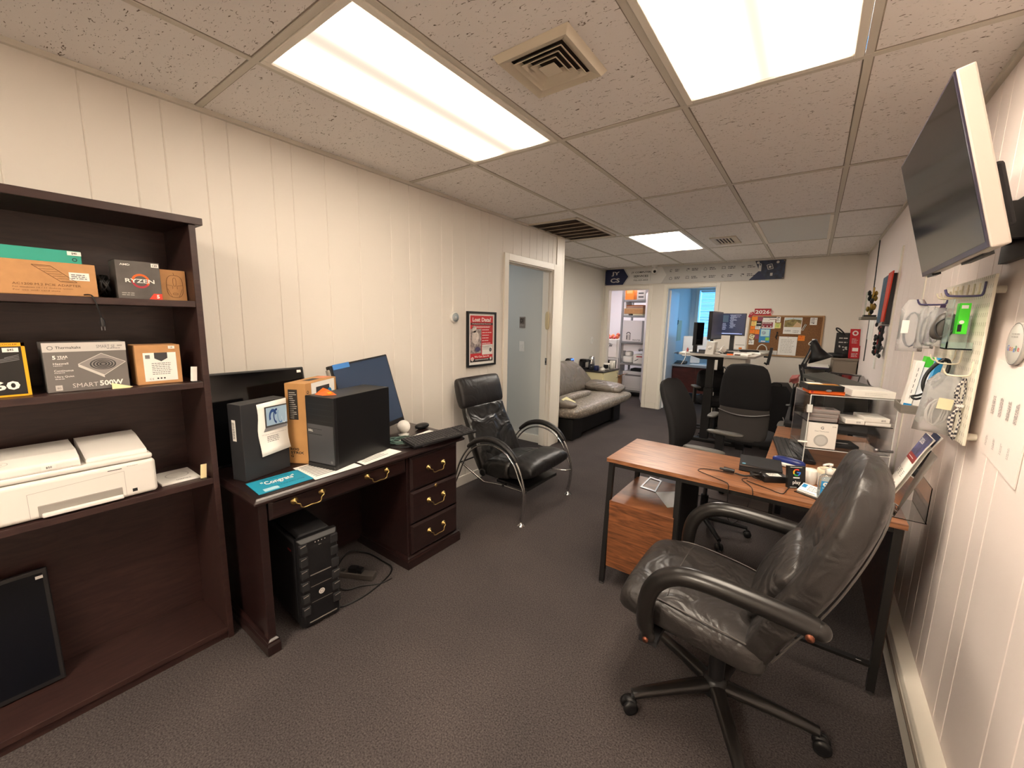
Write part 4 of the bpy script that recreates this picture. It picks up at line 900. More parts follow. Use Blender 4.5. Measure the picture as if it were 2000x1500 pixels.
# objects on the cabinet
t = thing('metal_bracket', 'thin square metal frame lying on the low walnut cabinet', 'bracket', (1.70, 2.36, .5005))
b = MB(); q = [(1.654, 2.276), (1.749, 2.26), (1.729, 2.455), (1.65, 2.476)]
def inset(q, k):
    cx_ = sum(p[0] for p in q) / 4; cy_ = sum(p[1] for p in q) / 4; return [(cx_ + (p[0] - cx_) * k, cy_ + (p[1] - cy_) * k) for p in q]
qi = inset(q, .8)
for i in range(4):
    a, b2, c_, d_ = q[i], q[(i + 1) % 4], qi[(i + 1) % 4], qi[i]; b.prism([a, b2, c_, d_], lambda u, v_: (u, v_, .5008), lambda u, v_: (u, v_, .504), STEEL)
b.build('frame', t)
t = thing('plastic_pouch', 'clear plastic sleeve lying on the low walnut cabinet beside the metal frame', 'sleeve', (1.84, 2.2, .5005))
MB().prism([(1.748, 2.26), (1.858, 2.102), (1.908, 2.16), (1.837, 2.345)], lambda a, b_: (a, b_, .5008), lambda a, b_: (a, b_, .5022), mat('sleeve_grey', '#b9b6b2', .25)).build('sleeve', t)
# mini pc
zr = tz + .0006
t = thing('mini_pc', 'flat black mini computer on the walnut desk with two blue-green stickers', 'computer', (2.15, 2.235, zr), rz=math.radians(5))
MB().box((0, 0, .004), (.18, .178, .036), BLKM).box((0, -.001, .006), (.18, .0, .02), INK).build('case', t, world=False, bevel=.003)
MB().box((.001, -.0016, .030), (.179, .0, .035), STEEL).build('front_edge', t, world=False)
b = MB(); F = (V(0, 0, .036), V(1, 0, 0), V(0, 1, 0)); b.rect(F, .012, .012, .026, .018, mat('sticker_teal', '#5fb0b0', .4), 1); b.rect(F, .012, .022, .026, .03, mat('sticker_blue', '#6f9fd0', .4), 1); b.build('sticker', t, world=False)
# power adapter and cables
t = thing('power_adapter', 'black laptop power adapter with white label in front of the mini computer', 'power adapter', (2.30, 2.185, zr), rz=math.radians(32))
MB().box((-.055, -.026, 0), (.055, .026, .03), BLK).build('brick', t, world=False, bevel=.004)
b = MB(); b.rect((V(-.03, -.018, .03), V(1, 0, 0), V(0, 1, 0)), 0, 0, .055, .036, PAPER, 1); b.lines((V(-.03, -.018, .03), V(1, 0, 0), V(0, 1, 0)), .004, .03, .05, 4, .007, .003, INK, 2); b.build('rating_label', t, world=False)
b = MB(); pts = []
for i in range(36):
    a = i * 2 * PI / 12; pts.append((-.075 + .026 * math.cos(a) * (1 + .1 * math.sin(i)), .012 + .016 * math.sin(a), .02 + .012 * math.sin(a * .5 + i * .2)))
b.tube(pts, .0035, CORD, n=6).tube([(-.062, .0, .04), (-.05, .0, .02), (-.062, -.002, .004)], .004, CORD, n=6)
b.tube(curve([(-.055, 0, .015), (-.08, -.01, .03), (-.12, .02, .012), (-.15, .05, .012)], 6), .004, CORD); b.build('cord', t, world=False)
MB().cyl((-.19, .085, .018), (-.15, .06, .018), .013, BLK, r1=.009, n=12).cyl((-.205, .094, .018), (-.19, .085, .018), .006, BLK, n=8).build('plug', t, world=False)
t = thing('thin_cable', 'thin black cable looping over the front edge of the walnut desk', 'cable', (2.15, 2.05, zr))
MB().tube(curve([(2.21, 2.15, zr + .01), (2.13, 2.17, zr + .003), (2.02, 2.15, zr + .003), (1.99, 2.10, zr + .003), (2.07, 2.05, zr + .003), (2.12, 2.02, zr + .003), (2.14, 1.992, zr + .002), (2.142, 1.985, .70), (2.15, 1.98, .60), (2.17, 1.98, .57), (2.2, 1.975, .60), (2.235, 1.985, .70), (2.235, 1.992, zr + .002), (2.22, 2.04, zr + .003), (2.18, 2.10, zr + .004), (2.2, 2.13, zr + .006)], 6), .0018, CORD, n=6).build('cord', t)
t = thing('thin_cable', 'thin black cable lying in front of the power adapter', 'cable', (2.3, 2.08, zr))
MB().tube(curve([(2.2, 2.1, zr + .003), (2.28, 2.06, zr + .003), (2.34, 2.03, zr + .003), (2.355, 2.09, zr + .003), (2.362, 2.13, zr + .003)], 6), .0018, CORD, n=6).build('cord', t)
# black box with coloured G
t = thing('gadget_box', 'small black gadget box with a multicoloured letter G leaning by the adapter', 'box', (2.385, 2.155, zr), rz=math.radians(38), rx=math.radians(-8))
t.rotation_euler = (math.radians(-10), 0, math.radians(30))
MB().box((-.037, -.009, 0), (.037, .009, .098), mat('box_satin_black', '#121214', .35)).build('carton', t, world=False, bevel=.001)
b = MB(); F = (V(0, -.009, 0), V(1, 0, 0), V(0, 0, 1))
for a0, a1, c_ in ((.9, 2.4, '#e8423a'), (2.4, 3.7, '#f0b41c'), (3.7, 5.1, '#3aa757'), (5.1, 6.2, '#3f7fe8')): b.disc(F, 0, .07, .016, mat('g_' + c_[1:], c_, .4), 2, ri=.0105, a0=a0, a1=a1, n=12)
b.rect(F, 0, .068, .016, .0725, MC['g_3f7fe8'], 2); b.rect(F, -.015, .044, .012, .049, PAPER, 2); b.rect(F, -.028, .092, .022, .094, PAPER, 2); b.text(F, 'play', 0, .014, .02, PAPER, 2, w_=.034, al='C', bold=.02); b.rect(F, -.028, .003, .0, .005, PAPER, 2)
b.build('printed_front', t, world=False)
# hand sanitizer
t = thing('hand_sanitizer', 'clear pump bottle of hand sanitizer with a blue label', 'bottle', (2.492, 2.075, zr))
SAN = mat('sanitizer_gel', (.70, .86, .93), .05, trans=.85, ior=1.33)
rings = [[(2.492 + r * .033 * math.copysign(abs(math.cos(a)) ** .7, math.cos(a)), 2.075 + r * .021 * math.copysign(abs(math.sin(a)) ** .7, math.sin(a)), zr + z) for a in [2 * PI * i / 24 for i in range(24)]] for z, r in ((.0, .9), (.004, 1), (.085, 1), (.098, .93), (.108, .72), (.114, .42), (.118, .4))]
MB().loft(rings, SAN).build('bottle', t)
MB().lathe([(.014, .116), (.0155, .118), (.0155, .134), (.012, .138), (.006, .139), (.005, .15), (.009, .151), (.009, .16), (0, .161)], (2.492, 2.075, zr), WHITE, 18).tube([(2.492, 2.075, zr + .156), (2.48, 2.065, zr + .157), (2.468, 2.055, zr + .153)], .005, WHITE).build('pump', t)
b = MB(); F = (V(2.466, 2.0535, zr + .012), V(1, 0, 0), V(0, 0, 1)); b.rect(F, .003, 0, .05, .075, BLUE, 1); b.disc(F, .018, .062, .009, PAPER, 2); b.text(F, 'R', .018, .058, .008, BLUE, 3, al='C', bold=.03); b.lines(F, .008, .047, .045, 1, .004, .002, PAPER, 2); b.text(F, 'Hand', .012, .03, .009, PAPER, 2, w_=.028); b.text(F, 'Sanitizer', .012, .018, .008, PAPER, 2, w_=.034); b.build('label_print', t)
# card holder
t = thing('business_card_holder', 'clear acrylic holder of white business cards beside the sanitizer', 'card holder', (2.44, 2.1, zr), rz=math.radians(-30))
MB().box((-.05, -.03, 0), (.05, .04, .002), GLASSM).box((-.05, -.03, .0), (.05, -.028, .014), GLASSM).box((-.05, -.0, .0), (-.048, .04, .03), GLASSM).box((.048, .0, .0), (.05, .04, .03), GLASSM).build('holder', t, world=False)
M = RT((0, -.02, .004), 0, math.radians(-58))
MB(M).box((-.044, -.006, 0), (.044, .004, .052), PAPER).build('cards', t, world=False)
b = MB(M); F = (V(-.044, -.006, 0), V(1, 0, 0), V(0, 0, 1)); b.rect(F, .004, .028, .022, .048, BLUE, 1); b.lines(F, .03, .044, .082, 4, .007, .003, GINK, 1); b.rect(F, .004, .006, .07, .009, GINK, 1); b.build('print', t, world=False)
t = thing('cream_jar', 'round white tub with a tan lid behind the sanitizer', 'jar', (2.50, 2.27, zr))
MB().lathe([(.036, 0), (.04, .004), (.042, .06), (.042, .066)], (2.50, 2.27, zr), WHITE).build('tub', t)
MB().lathe([(.044, .062), (.044, .076), (.04, .08), (.034, .081), (.034, .077), (0, .077)], (2.50, 2.27, zr), mat('lid_cream', '#d9cdb4', .4)).build('lid', t)
t = thing('pill_bottle', 'small white rounded bottle behind the black gadget box', 'bottle', (2.43, 2.25, zr))
MB().lathe([(.024, 0), (.026, .003), (.026, .06), (.022, .068), (.0, .07)], (2.435, 2.265, zr), WHITE).build('body', t)
t = thing('blue_stapler', 'blue and white rounded stapler behind the mini computer', 'stapler', (2.345, 2.47, zr), rz=math.radians(-18))
MB().sell((0, 0, .026), (.15, .05, .042), mat('cobalt', '#1d2a6b', .3), .8, .7).build('body', t, world=False)
MB().sell((0, -.012, .012), (.13, .045, .022), WHITE, .8, .6).build('base', t, world=False)
t = thing('screwdriver', 'grey and yellow handled screwdriver left of the office chair top', 'tool', (2.6, 2.25, zr), rz=math.radians(-12))
MB().cyl((-.06, 0, .012), (-.025, 0, .012), .010, YEL, n=10).cyl((-.025, 0, .012), (.04, 0, .012), .012, DGREY, n=10).build('handle', t, world=False)
MB().cyl((.04, 0, .012), (.14, 0, .012), .003, STEEL, n=8).build('shaft', t, world=False)
# keyboard + mouse on right desk
t = thing('keyboard', 'black keyboard on the walnut desk behind the display case', 'keyboard', (2.46, 2.585, zr + .004), rz=math.radians(98))
keyboard(t, .44, .16, 6, 18, BLK, KEY, hgt=.022, numpad=False)
t = thing('computer_mouse', 'black computer mouse on the walnut desk under the display case', 'mouse', (2.52, 2.50, zr))
MB().sell((2.52, 2.47, zr + .018), (.062, .1, .036), BLK, .9, .8).build('shell', t)

# ---- acrylic display case
a_ = math.radians(15)
t = thing('display_case', 'clear acrylic two-shelf display case standing on the walnut desk', 'display case', (2.40, 2.53, zr), rz=a_)
CW, CD, CH = .355, .26, .378; th = .005
def shell(n_, a, b_): MB().box(a, b_, GLASSM).build(n_, t, world=False)
shell('top_panel', (0, 0, CH - th), (CW, CD, CH)); shell('side_panel', (0, 0, .034), (th, CD, CH - th)); shell('side_panel', (CW - th, 0, 0), (CW, CD, CH - th)); shell('back_panel', (th, CD - th, .095), (CW - th, CD, CH - th))
shell('shelf', (th, .01, .235), (CW - th, CD - th, .239)); shell('shelf', (th, .01, .095), (CW - th, CD - th, .099))
MB().box((th, .012, .10), (CW * .99 - th, .014, .102), GLASSM).build('shelf_lip', t, world=False)
b = MB(); EDG = mat('acrylic_edge', '#cfd2d0', .2)
for x, y in ((0, 0), (CW - .004, 0)): b.box((x - .0005, y - .0012, 0), (x + .004, y, CH), EDG)
b.box((0, -.0012, CH - .004), (CW, 0, CH), EDG).box((0, -.0012, .095), (CW, 0, .099), EDG); b.build('front_edge', t, world=False)
MB().box((-.008, -.004, .285), (.014, .010, .325), EDG).cyl((-.03, .0, .13), (.012, .0, .13), .005, WHITE, n=10).build('hinge', t, world=False, bevel=.002)
MB().cyl((CW - .05, -.003, .125), (CW + .004, -.003, .125), .007, STEEL, n=12).lathe([(.009, 0), (.009, .012), (0, .014)], (CW - .055, -.003, .125), STEEL, axis=(-1, 0, 0)).build('lock', t, world=False)
Mc = RT((2.40, 2.53, zr), a_)
def inside(name, label, cat, a, b_, m, pr=None, group=None, bv=.002, body='carton'):
    p = Mc @ V((a[0] + b_[0]) / 2, (a[1] + b_[1]) / 2, a[2])
    q = thing(name, label, cat, p, rz=a_, group=group); w_, d_, h = (b_[0] - a[0]) / 2, (b_[1] - a[1]) / 2, b_[2] - a[2]
    MB().box((-w_, -d_, 0), (w_, d_, h), m).build(body, q, world=False, bevel=bv)
    if pr: b = MB(); pr(b, (V(-w_, -d_, 0), V(1, 0, 0), V(0, 0, 1)), (V(-w_, -d_, h), V(1, 0, 0), V(0, 1, 0)), 2 * w_, h, 2 * d_); b.build('print', q, world=False)
    return q
def ptherm(b, F, T, W_, H_, D_):
    b.text(F, 'G', W_ / 2, H_ - .032, .015, GINK, 2, al='C', bold=.03); b.text(F, 'Nest Thermostat', W_ / 2, H_ - .045, .006, GINK, 2, w_=.06, al='C'); b.disc(F, W_ / 2, .042, .030, mat('silver_print', '#b9b9b7', .25), 2, n=36); b.disc(F, W_ / 2, .042, .030, GINK, 3, ri=.0285, n=36); b.disc(F, W_ / 2, .042, .022, mat('silver2', '#c8c8c6', .2), 4, n=36); b.text(F, '72', W_ / 2, .036, .012, LG, 6, al='C'); b.text(F, '$100', W_ - .022, H_ - .018, .006, INK, 2)
inside('thermostat_box', 'square white thermostat box with a round dial picture in the display case', 'box', (.006, .012, .1), (.135, .09, .232), mat('box_white', '#ebe8e2', .45), ptherm)
for k in range(3):
    inside('hard_drive', ('bottom', 'middle', 'top')[k] + ' silver drive of the stack of three on the display case upper shelf', 'hard drive', (.008 + .004 * k, .02, .24 + .0205 * k), (.132 + .003 * k, .11, .259 + .0205 * k), mat('drive_plastic', '#8e8583', .3), (lambda b, F, T, W_, H_, D_: (b.rect(T, .02, .015, .05, .05, mat('drive_label', '#8a6a68', .5), 1), b.disc(T, .09, .045, .02, DGREY, 1), b.rect(F, .006, .006, W_ - .006, .009, GINK, 1))), group='drives stacked in the display case')
def pbox(s_):
    def f(b, F, T, W_, H_, D_): b.lines(T, .03, D_ - .03, W_ - .04, 1, .01, .003, GINK, 1); b.text(F, s_, W_ - .025, H_ * .25, H_ * .45, GINK, 1, w_=.017, al='C', bold=.02)
    return f
BW_ = mat('box_white', '#ebe8e2')
inside('white_gadget_box', 'low white box on the left of the display case upper shelf', 'box', (.165, .02, .24), (.242, .16, .262), BW_, pbox('$35'))
inside('white_gadget_box', 'flat white box at the bottom of the right stack in the display case', 'box', (.245, .02, .24), (.345, .16, .257), BW_)
inside('white_gadget_box', 'white box marked $35 on top of the right stack in the display case', 'box', (.238, .018, .2575), (.338, .155, .28), BW_, pbox('$35'))
inside('red_card', 'thin dark red card behind the white boxes in the display case', 'card', (.15, .1, .24), (.163, .2, .275), mat('dark_red', '#7a2a28', .5), body='card')
inside('silver_device', 'flat dark device with silver label on the display case lower shelf', 'device', (.14, .06, .1), (.25, .18, .118), BLKM, lambda b, F, T, W_, H_, D_: b.disc(T, .05, .04, .028, LG, 1, ry=.008), body='body')
# on top of the case
inside('external_drive_box', 'orange box edge under the black box on top of the display case', 'box', (.0, .03, CH + .0005), (.15, .15, CH + .018), ORANGE, lambda b, F, T, W_, H_, D_: b.disc(F, .012, .009, .006, RED, 1))
def pblk(b, F, T, W_, H_, D_):
    b.rect(T, .01, .05, .08, .115, PAPER, 1); b.rect(T, .01, .03, .14, .05, YEL, 1); b.rect(T, .08, .05, .14, .09, mat('label_brown', '#a0663a', .5), 1); b.disc(F, .09, .002, .012, GINK, 1, ry=.006)
inside('drive_box', 'black box with yellow striped lid on top of the display case', 'box', (-.012, .02, CH + .019), (.142, .17, CH + .046), BLK, pblk)
inside('white_flat_box', 'large flat white box on top of the display case at right', 'box', (.175, .02, CH + .0005), (.345, .20, CH + .034), BW_, lambda b, F, T, W_, H_, D_: b.lines(F, .05, .022, .14, 2, .008, .002, LG, 1))
# calendar / leaflet holder
t = thing('leaflet_holder', 'clear acrylic stand holding booklets and a calendar at the desk corner by the wall', 'holder', (2.76, 2.12, zr))
MB().box((2.66, 2.05, zr), (2.79, 2.3, zr + .003), GLASSM).box((2.785, 2.05, zr), (2.788, 2.3, zr + .14), GLASSM).add([(2.70, 2.05, zr + .003), (2.70, 2.28, zr + .003), (2.785, 2.28, zr + .26), (2.785, 2.05, zr + .26)], [(0, 1, 2, 3)], GLASSM).build('stand', t)
def leaf(name, label, cat, y0, y1, off, m, pr, top=1.0):
    t = thing(name, label, cat, (2.72, (y0 + y1) / 2, zr + .01)); b = MB(); vs = []
    P = lambda s_: V(2.662 + .125 * s_ ** 1.25 - off * 1.0, 0, zr + .012 + .30 * s_ - .03 * math.sin(PI * min(s_ * 1.2, 1)) + off * .3)
    N = 10
    for i in range(N + 1):
        p = P(top * i / N); vs += [(p.x, y0, p.z), (p.x, y1, p.z)]
    b.add(vs, [(2 * i, 2 * i + 1, 2 * i + 3, 2 * i + 2) for i in range(N)], m, True); b.build('pages', t, solid=.004)
    b = MB(); p0, p1, p2 = P(0), P(.5 * top), P(top)
    for k, (A, B_) in enumerate(((p0, p1), (p1, p2))):
        uy = (B_ - A); L_ = uy.length; uy.normalize(); F = (A + V(-.006, 0, .002) + V(0, y0, 0) - V(0, 0, 0), V(0, 1, 0), uy)
        # facing -x: use mirrored direction so the print reads from the room
        F = (V(A.x - .0045, y1, A.z + .002), V(0, -1, 0), uy); pr(b, F, y1 - y0, L_, k)
    b.build('print', t)
def pcal(b, F, W_, L_, k):
    if k == 0:
        for i in range(3):
            for j in range(3): b.lines(F, .012 + W_ * .32 * i, L_ - .012 - .045 * j, W_ * .3 * (i + 1), 4, .007, .003, GINK, 2)
    else:
        for i in range(3): b.lines(F, .012 + W_ * .32 * i, .04, W_ * .3 * (i + 1), 4, .007, .003, GINK, 2)
        b.rect(F, 0, L_ * .42, W_, L_ * .56, mat('cal_red', '#8a2a2a', .4), 3); b.lines(F, .02, L_ * .5, W_ * .8, 1, .005, .003, PAPER, 5); b.rect(F, 0, L_ * .56, W_, L_, mat('cal_photo', '#4a4a72', .4, var=.6, vscale=30), 3); b.text(F, '2026', W_ * .1, L_ * .8, .02, PAPER, 5)
leaf('wall_calendar', 'curled calendar with a blue and red cover picture in the leaflet stand', 'calendar', 2.07, 2.19, .012, PAPER, pcal)
leaf('booklet', 'blue-topped white booklet behind the calendar in the leaflet stand', 'booklet', 2.10, 2.20, -.006, PAPER, lambda b, F, W_, L_, k: b.rect(F, .0, L_ * .7, W_, L_, NAVY, 2) if k else b.lines(F, .01, .1, .09, 4, .02, .005, GINK, 2), top=1.04)

# ---- wall television
M = RT((2.645, 1.835, 1.855), math.radians(90), math.radians(-15))
t = thing('wall_television', 'flat screen television with pale edge tilted down from the right wall', 'television', (XR - .02, 1.84, 1.8))
MB(M).box((-.365, -.024, -.215), (.365, .010, .215), mat('tv_pale', '#c6bcb2', .3)).build('casing', t, bevel=.004)
MB(M).box((-.362, .0102, -.212), (.362, .014, .212), mat('tv_edge', '#2e2a3a', .3)).box((-.355, .0142, -.198), (.355, .0145, .207), mat('tv_screen', '#0d0c0c', .10)).build('screen', t)
MB(M).box((.22, -.01, -.222), (.30, .012, -.214), BLK).box((-.22, -.03, -.222), (-.02, -.01, -.205), BLK).build('sensor_bar', t)
MB(M).box((-.30, -.055, -.17), (.24, -.022, -.01), BLKM).build('rear_cover', t, bevel=.008)
b = MB(); b.box((XR - .02, 1.72, 1.66), (XR - .002, 2.0, 1.84), BLK)
b.bar((2.70, 1.80, 1.76), (2.84, 1.80, 1.76), .03, .10, BLK).bar((2.70, 1.93, 1.76), (2.84, 1.93, 1.76), .03, .10, BLK); b.build('wall_bracket', t)

# ---- pegboard
PEG = mat('pegboard_white', '#e8e2d2', .4)
def pegmat():
    m = PEG; nt = m.node_tree; b = nt.nodes['Principled BSDF']; tc = nt.nodes.new('ShaderNodeTexCoord'); sp = nt.nodes.new('ShaderNodeSeparateXYZ'); nt.links.new(tc.outputs['Object'], sp.inputs[0])
    def cell(out, per, half):
        a = nt.nodes.new('ShaderNodeMath'); a.operation = 'PINGPONG'; a.inputs[1].default_value = per / 2; nt.links.new(out, a.inputs[0])
        g = nt.nodes.new('ShaderNodeMath'); g.operation = 'LESS_THAN'; g.inputs[1].default_value = half; nt.links.new(a.outputs[0], g.inputs[0]); return g
    g1 = cell(sp.outputs['Y'], .02, .0022); g2 = cell(sp.outputs['Z'], .03, .0065)
    mu = nt.nodes.new('ShaderNodeMath'); mu.operation = 'MULTIPLY'; nt.links.new(g1.outputs[0], mu.inputs[0]); nt.links.new(g2.outputs[0], mu.inputs[1])
    mx = nt.nodes.new('ShaderNodeMix'); mx.data_type = 'RGBA'; mx.inputs[6].default_value = (*hx('#e8e2d2'), 1); mx.inputs[7].default_value = (*hx('#a89f8d'), 1)
    nt.links.new(mu.outputs[0], mx.inputs[0]); nt.links.new(mx.outputs[2], b.inputs['Base Color'])
pegmat()
bxp = 2.808
t = thing('pegboard', 'cream pegboard mounted on the right wall below the television', 'pegboard', (bxp, 2.2, 1.35))
MB().box((bxp, 1.915, 1.075), (bxp + .008, 2.515, 1.625), PEG).build('board', t, bevel=.002)
b = MB()
for y in (1.96, 2.47):
    for z in (1.10, 1.58): b.cyl((bxp + .008, y, z), (XR - .001, y, z), .012, PEG, n=14)
b.build('standoff', t)
def hook(y, z, L_, m, label, w_=.004, drop=.045):
    q = thing('peg_hook', label, 'hook', (bxp, y, z))
    MB().tube(curve([(bxp - .001, y, z + drop), (bxp - .003, y, z + .01), (bxp - .014, y, z), (bxp - L_ + .012, y + .0, z), (bxp - L_, y, z + .006), (bxp - L_ - .006, y, z + .022)], 5), w_ / 2 + .0006, m, n=8).build('rod', q)
LAV = mat('hook_lavender', '#4a4668', .3); CRM = mat('hook_cream', '#e3dac4', .4)
hook(1.985, 1.562, .085, LAV, 'dark lavender hook nearest the right edge of the pegboard top', .006)
hook(2.43, 1.553, .085, LAV, 'dark lavender hook at the left end of the pegboard top', .006)
for i, y in enumerate((2.04, 2.10, 2.17, 2.24, 2.31, 2.37)):
    hook(y, 1.562 + .002 * i, .04, CRM, ('first', 'second', 'third', 'fourth', 'fifth', 'sixth')[i] + ' cream hook from the right along the pegboard top', .005)
for y, z, s_ in ((2.18, 1.335, 'left'), (2.10, 1.33, 'middle'), (1.96, 1.30, 'right')): hook(y, z, .06, CRM, s_ + ' cream hook on the lower row of the pegboard', .004, .05)
PLAST = mat('clear_bag', (.92, .93, .95), .12, trans=.75, ior=1.1, bump=.6, bscale=40)
def bag(p, y, z0, z1, xw, label, inner, cat='cable', name='bagged_cable', tilt=0):
    t = thing(name, label, cat, (p, y, z0)); M = RT((p, y, z0), 0, 0, tilt)
    n = 12; b = MB(M); vs = []; h = z1 - z0
    for i in range(n + 1):
        f = i / n; th_ = .012 * math.sin(PI * min(1, f * 1.1)) + .001; wd = xw / 2 * (1 if f < .85 else 1 - (f - .85) * 3)
        vs.append([(-wd, -th_ * .2, h * f), (-wd * .5, -th_, h * f), (wd * .5, -th_, h * f), (wd, 0, h * f), (wd * .5, th_, h * f), (-wd * .5, th_, h * f)])
    b.loft(vs, PLAST); b.build('bag', t)
    inner(t, M, h)
def inner_loop(m, r=.03, turns=3, cr=.0035, ry=None):
    def f(t, M, h):
        pts = []
        for i in range(turns * 16):
            a = i * 2 * PI / 16; pts.append(((r + .003 * math.sin(i * .7)) * math.cos(a) * .8, .004 * math.sin(i * .3), h * .42 + (ry or h * .33) * math.sin(a)))
        MB(M).tube(pts, cr, m, n=6).build('cord', t)
    return f
BBL = mat('cable_bluegrey', '#3c4252', .4)
def inner_tag(t, M, h):
    inner_loop(BBL, .03, 3)(t, M, h); MB(M).box((-.035, -.014, h * .35), (-.012, -.0135, h * .6), PAPER).build('price_label', t)
bag(2.715, 2.44, 1.355, 1.575, .085, 'clear bag with a blue-grey cable and price label at the pegboard left end', inner_tag)
bag(2.755, 2.41, 1.37, 1.545, .06, 'clear bag behind the leftmost bag on the pegboard', inner_loop(BBL, .02, 2))
t = thing('ruler_packet', 'narrow dark purple packet hanging on the pegboard', 'packet', (2.762, 2.35, 1.4))
MB(RT((2.762, 2.35, 1.40), 0, 0, math.radians(8))).box((-.008, -.002, 0), (.008, .002, .15), mat('purple_dark', '#3a2a4a', .35)).build('packet', t)
bag(2.758, 2.28, 1.385, 1.535, .06, 'clear bag of black zip wires between purple packet and adapter', inner_loop(CORD, .018, 3, .0025), tilt=.05)
t = thing('bagged_adapter', 'rounded dark grey adapter in a clear bag beside the glass sign holder', 'adapter', (2.752, 2.1, 1.41))
MB(RT((2.752, 2.12, 1.462), 0, 0, math.radians(15))).sell((0, 0, 0), (.062, .045, .10), mat('adapter_grey', '#4a4642', .4), .9, .8).build('adapter', t)
MB(RT((2.752, 2.12, 1.462), 0, 0, math.radians(15))).tube(curve([(.0, -.02, .04), (.025, -.026, 0), (.0, -.024, -.04), (-.025, -.022, 0), (0, -.02, .04)], 6), .003, DGREY).build('cord', t)
t = thing('acrylic_sign_holder', 'small glass-edged acrylic bin hanging on the pegboard beside the green box', 'holder', (2.765, 1.99, 1.38))
AC = mat('acrylic_green', (.80, .93, .90), .05, trans=.9, ior=1.2)
MB().box((2.742, 1.985, 1.385), (2.746, 2.06, 1.553), AC).box((2.742, 1.985, 1.385), (2.804, 2.06, 1.389), AC).box((2.742, 2.056, 1.385), (2.804, 2.06, 1.5), AC).box((2.742, 1.985, 1.385), (2.804, 1.989, 1.41), AC).build('panel', t)
t = thing('green_box', 'bright green retail box on the pegboard right of the acrylic bin', 'box', (2.78, 2.03, 1.435))
MB().box((2.764, 2.012, 1.437), (2.79, 2.05, 1.54), mat('lime_card', '#46d62a', .4)).build('carton', t, bevel=.001)
b = MB(); F = (V(2.764, 2.012, 1.437), V(1, 0, 0), V(0, 0, 1)); b.rect(F, .004, .085, .02, .096, PAPER, 1); b.rect(F, .002, .008, .012, .032, INK, 1); b.disc(F, .010, .04, .006, PAPER, 1); b.build('print', t)
t = thing('black_cable_loop', 'thick black cable loop hanging from the lower pegboard hook', 'cable', (2.77, 2.15, 1.3))
pts = curve([(2.775, 2.15, 1.34), (2.755, 2.15, 1.32), (2.735, 2.15, 1.28), (2.73, 2.14, 1.24), (2.742, 2.14, 1.215), (2.76, 2.14, 1.235), (2.782, 2.14, 1.28), (2.79, 2.15, 1.33), (2.775, 2.15, 1.34)], 6)
MB().tube(pts, .006, CORD).tube([(p.x + .002, p.y + .012, p.z + .003) for p in pts], .005, CORD).tube(curve([(2.742, 2.14, 1.217), (2.72, 2.12, 1.205), (2.70, 2.11, 1.20), (2.712, 2.1, 1.192), (2.745, 2.12, 1.207)], 6), .004, CORD).build('cord', t)
t = thing('blue_box', 'narrow bright blue box in the wall bin behind the black cable loop', 'box', (2.76, 2.2, 1.2))
MB(RT((2.752, 2.2, 1.165), 0, 0, math.radians(7))).box((-.009, -.02, 0), (.009, .02, .18), mat('sky_card', '#2a9ee0', .4)).build('carton', t, bevel=.001)
t = thing('wall_bin', 'grey plastic bin on the pegboard holding slim boxes', 'bin', (2.74, 2.25, 1.12))
BG = mat('bin_grey', '#6f6a63', .4)
MB().box((2.688, 2.2, 1.118), (2.806, 2.36, 1.124), BG).box((2.688, 2.2, 1.124), (2.806, 2.204, 1.152), BG).box((2.688, 2.356, 1.124), (2.806, 2.36, 1.152), BG).box((2.688, 2.204, 1.124), (2.692, 2.356, 1.152), BG).build('tray', t, bevel=.003)
t = thing('cable_box', 'long white box with a blue end standing in the grey wall bin', 'box', (2.71, 2.25, 1.13), rz=0)
M = RT((2.705, 2.245, 1.128), 0, 0, math.radians(6))
MB(M).box((-.012, -.03, 0), (.012, .03, .20), BW_).build('carton', t, bevel=.001)
b = MB(M); F = (V(-.012, -.03, 0), V(1, 0, 0), V(0, 0, 1)); b.rect(F, 0, 0, .024, .03, BLUE, 1)
for i in range(6): b.rect(F, .011, .05 + .022 * i, .0125, .064 + .022 * i, INK, 1)
b.build('print', t)
t = thing('cable_box', 'white box with a green top standing in the grey wall bin', 'box', (2.735, 2.25, 1.13))
M = RT((2.732, 2.25, 1.15), 0, 0, math.radians(6))
MB(M).box((-.011, -.03, 0), (.011, .03, .155), BW_).build('carton', t, bevel=.001)
MB(M).box((-.0112, -.0302, .155), (.0112, .0302, .195), GREEN).build('green_top', t)
t = thing('red_packet', 'small dark red packet at the bottom of the grey wall bin', 'packet', (2.765, 2.24, 1.125))
MB().box((2.75, 2.215, 1.1245), (2.785, 2.26, 1.18), mat('dark_red', '#7a2a28')).build('packet', t)
def inner_white(t, M, h):
    pts = []
    for i in range(60):
        a = i * 2 * PI / 12; pts.append((.028 * math.cos(a) * (.7 + .3 * math.sin(i * .2)), .005 * math.sin(i * .4), h * .35 + h * .22 * math.sin(a)))
    MB(M).tube(pts, .0028, WCORD, n=6).build('cord', t); MB(M).box((-.008, -.014, h * .42), (.03, -.0135, h * .6), mat('label_cream', '#e8dcb8', .7)).build('price_label', t)
bag(2.752, 2.04, 1.085, 1.30, .10, 'clear bag of coiled white cable at the pegboard lower edge', inner_white, tilt=.1)
t = thing('braided_cable', 'black and white braided cable bundle hanging at the pegboard right edge', 'cable', (2.795, 1.97, 1.2))
CHK = mat('braid', '#cfc9c2', .6); nt = CHK.node_tree; ck = nt.nodes.new('ShaderNodeTexChecker'); ck.inputs['Scale'].default_value = 130; ck.inputs['Color1'].default_value = (*hx('#d8d4ce'), 1); ck.inputs['Color2'].default_value = (*hx('#3c3a44'), 1)
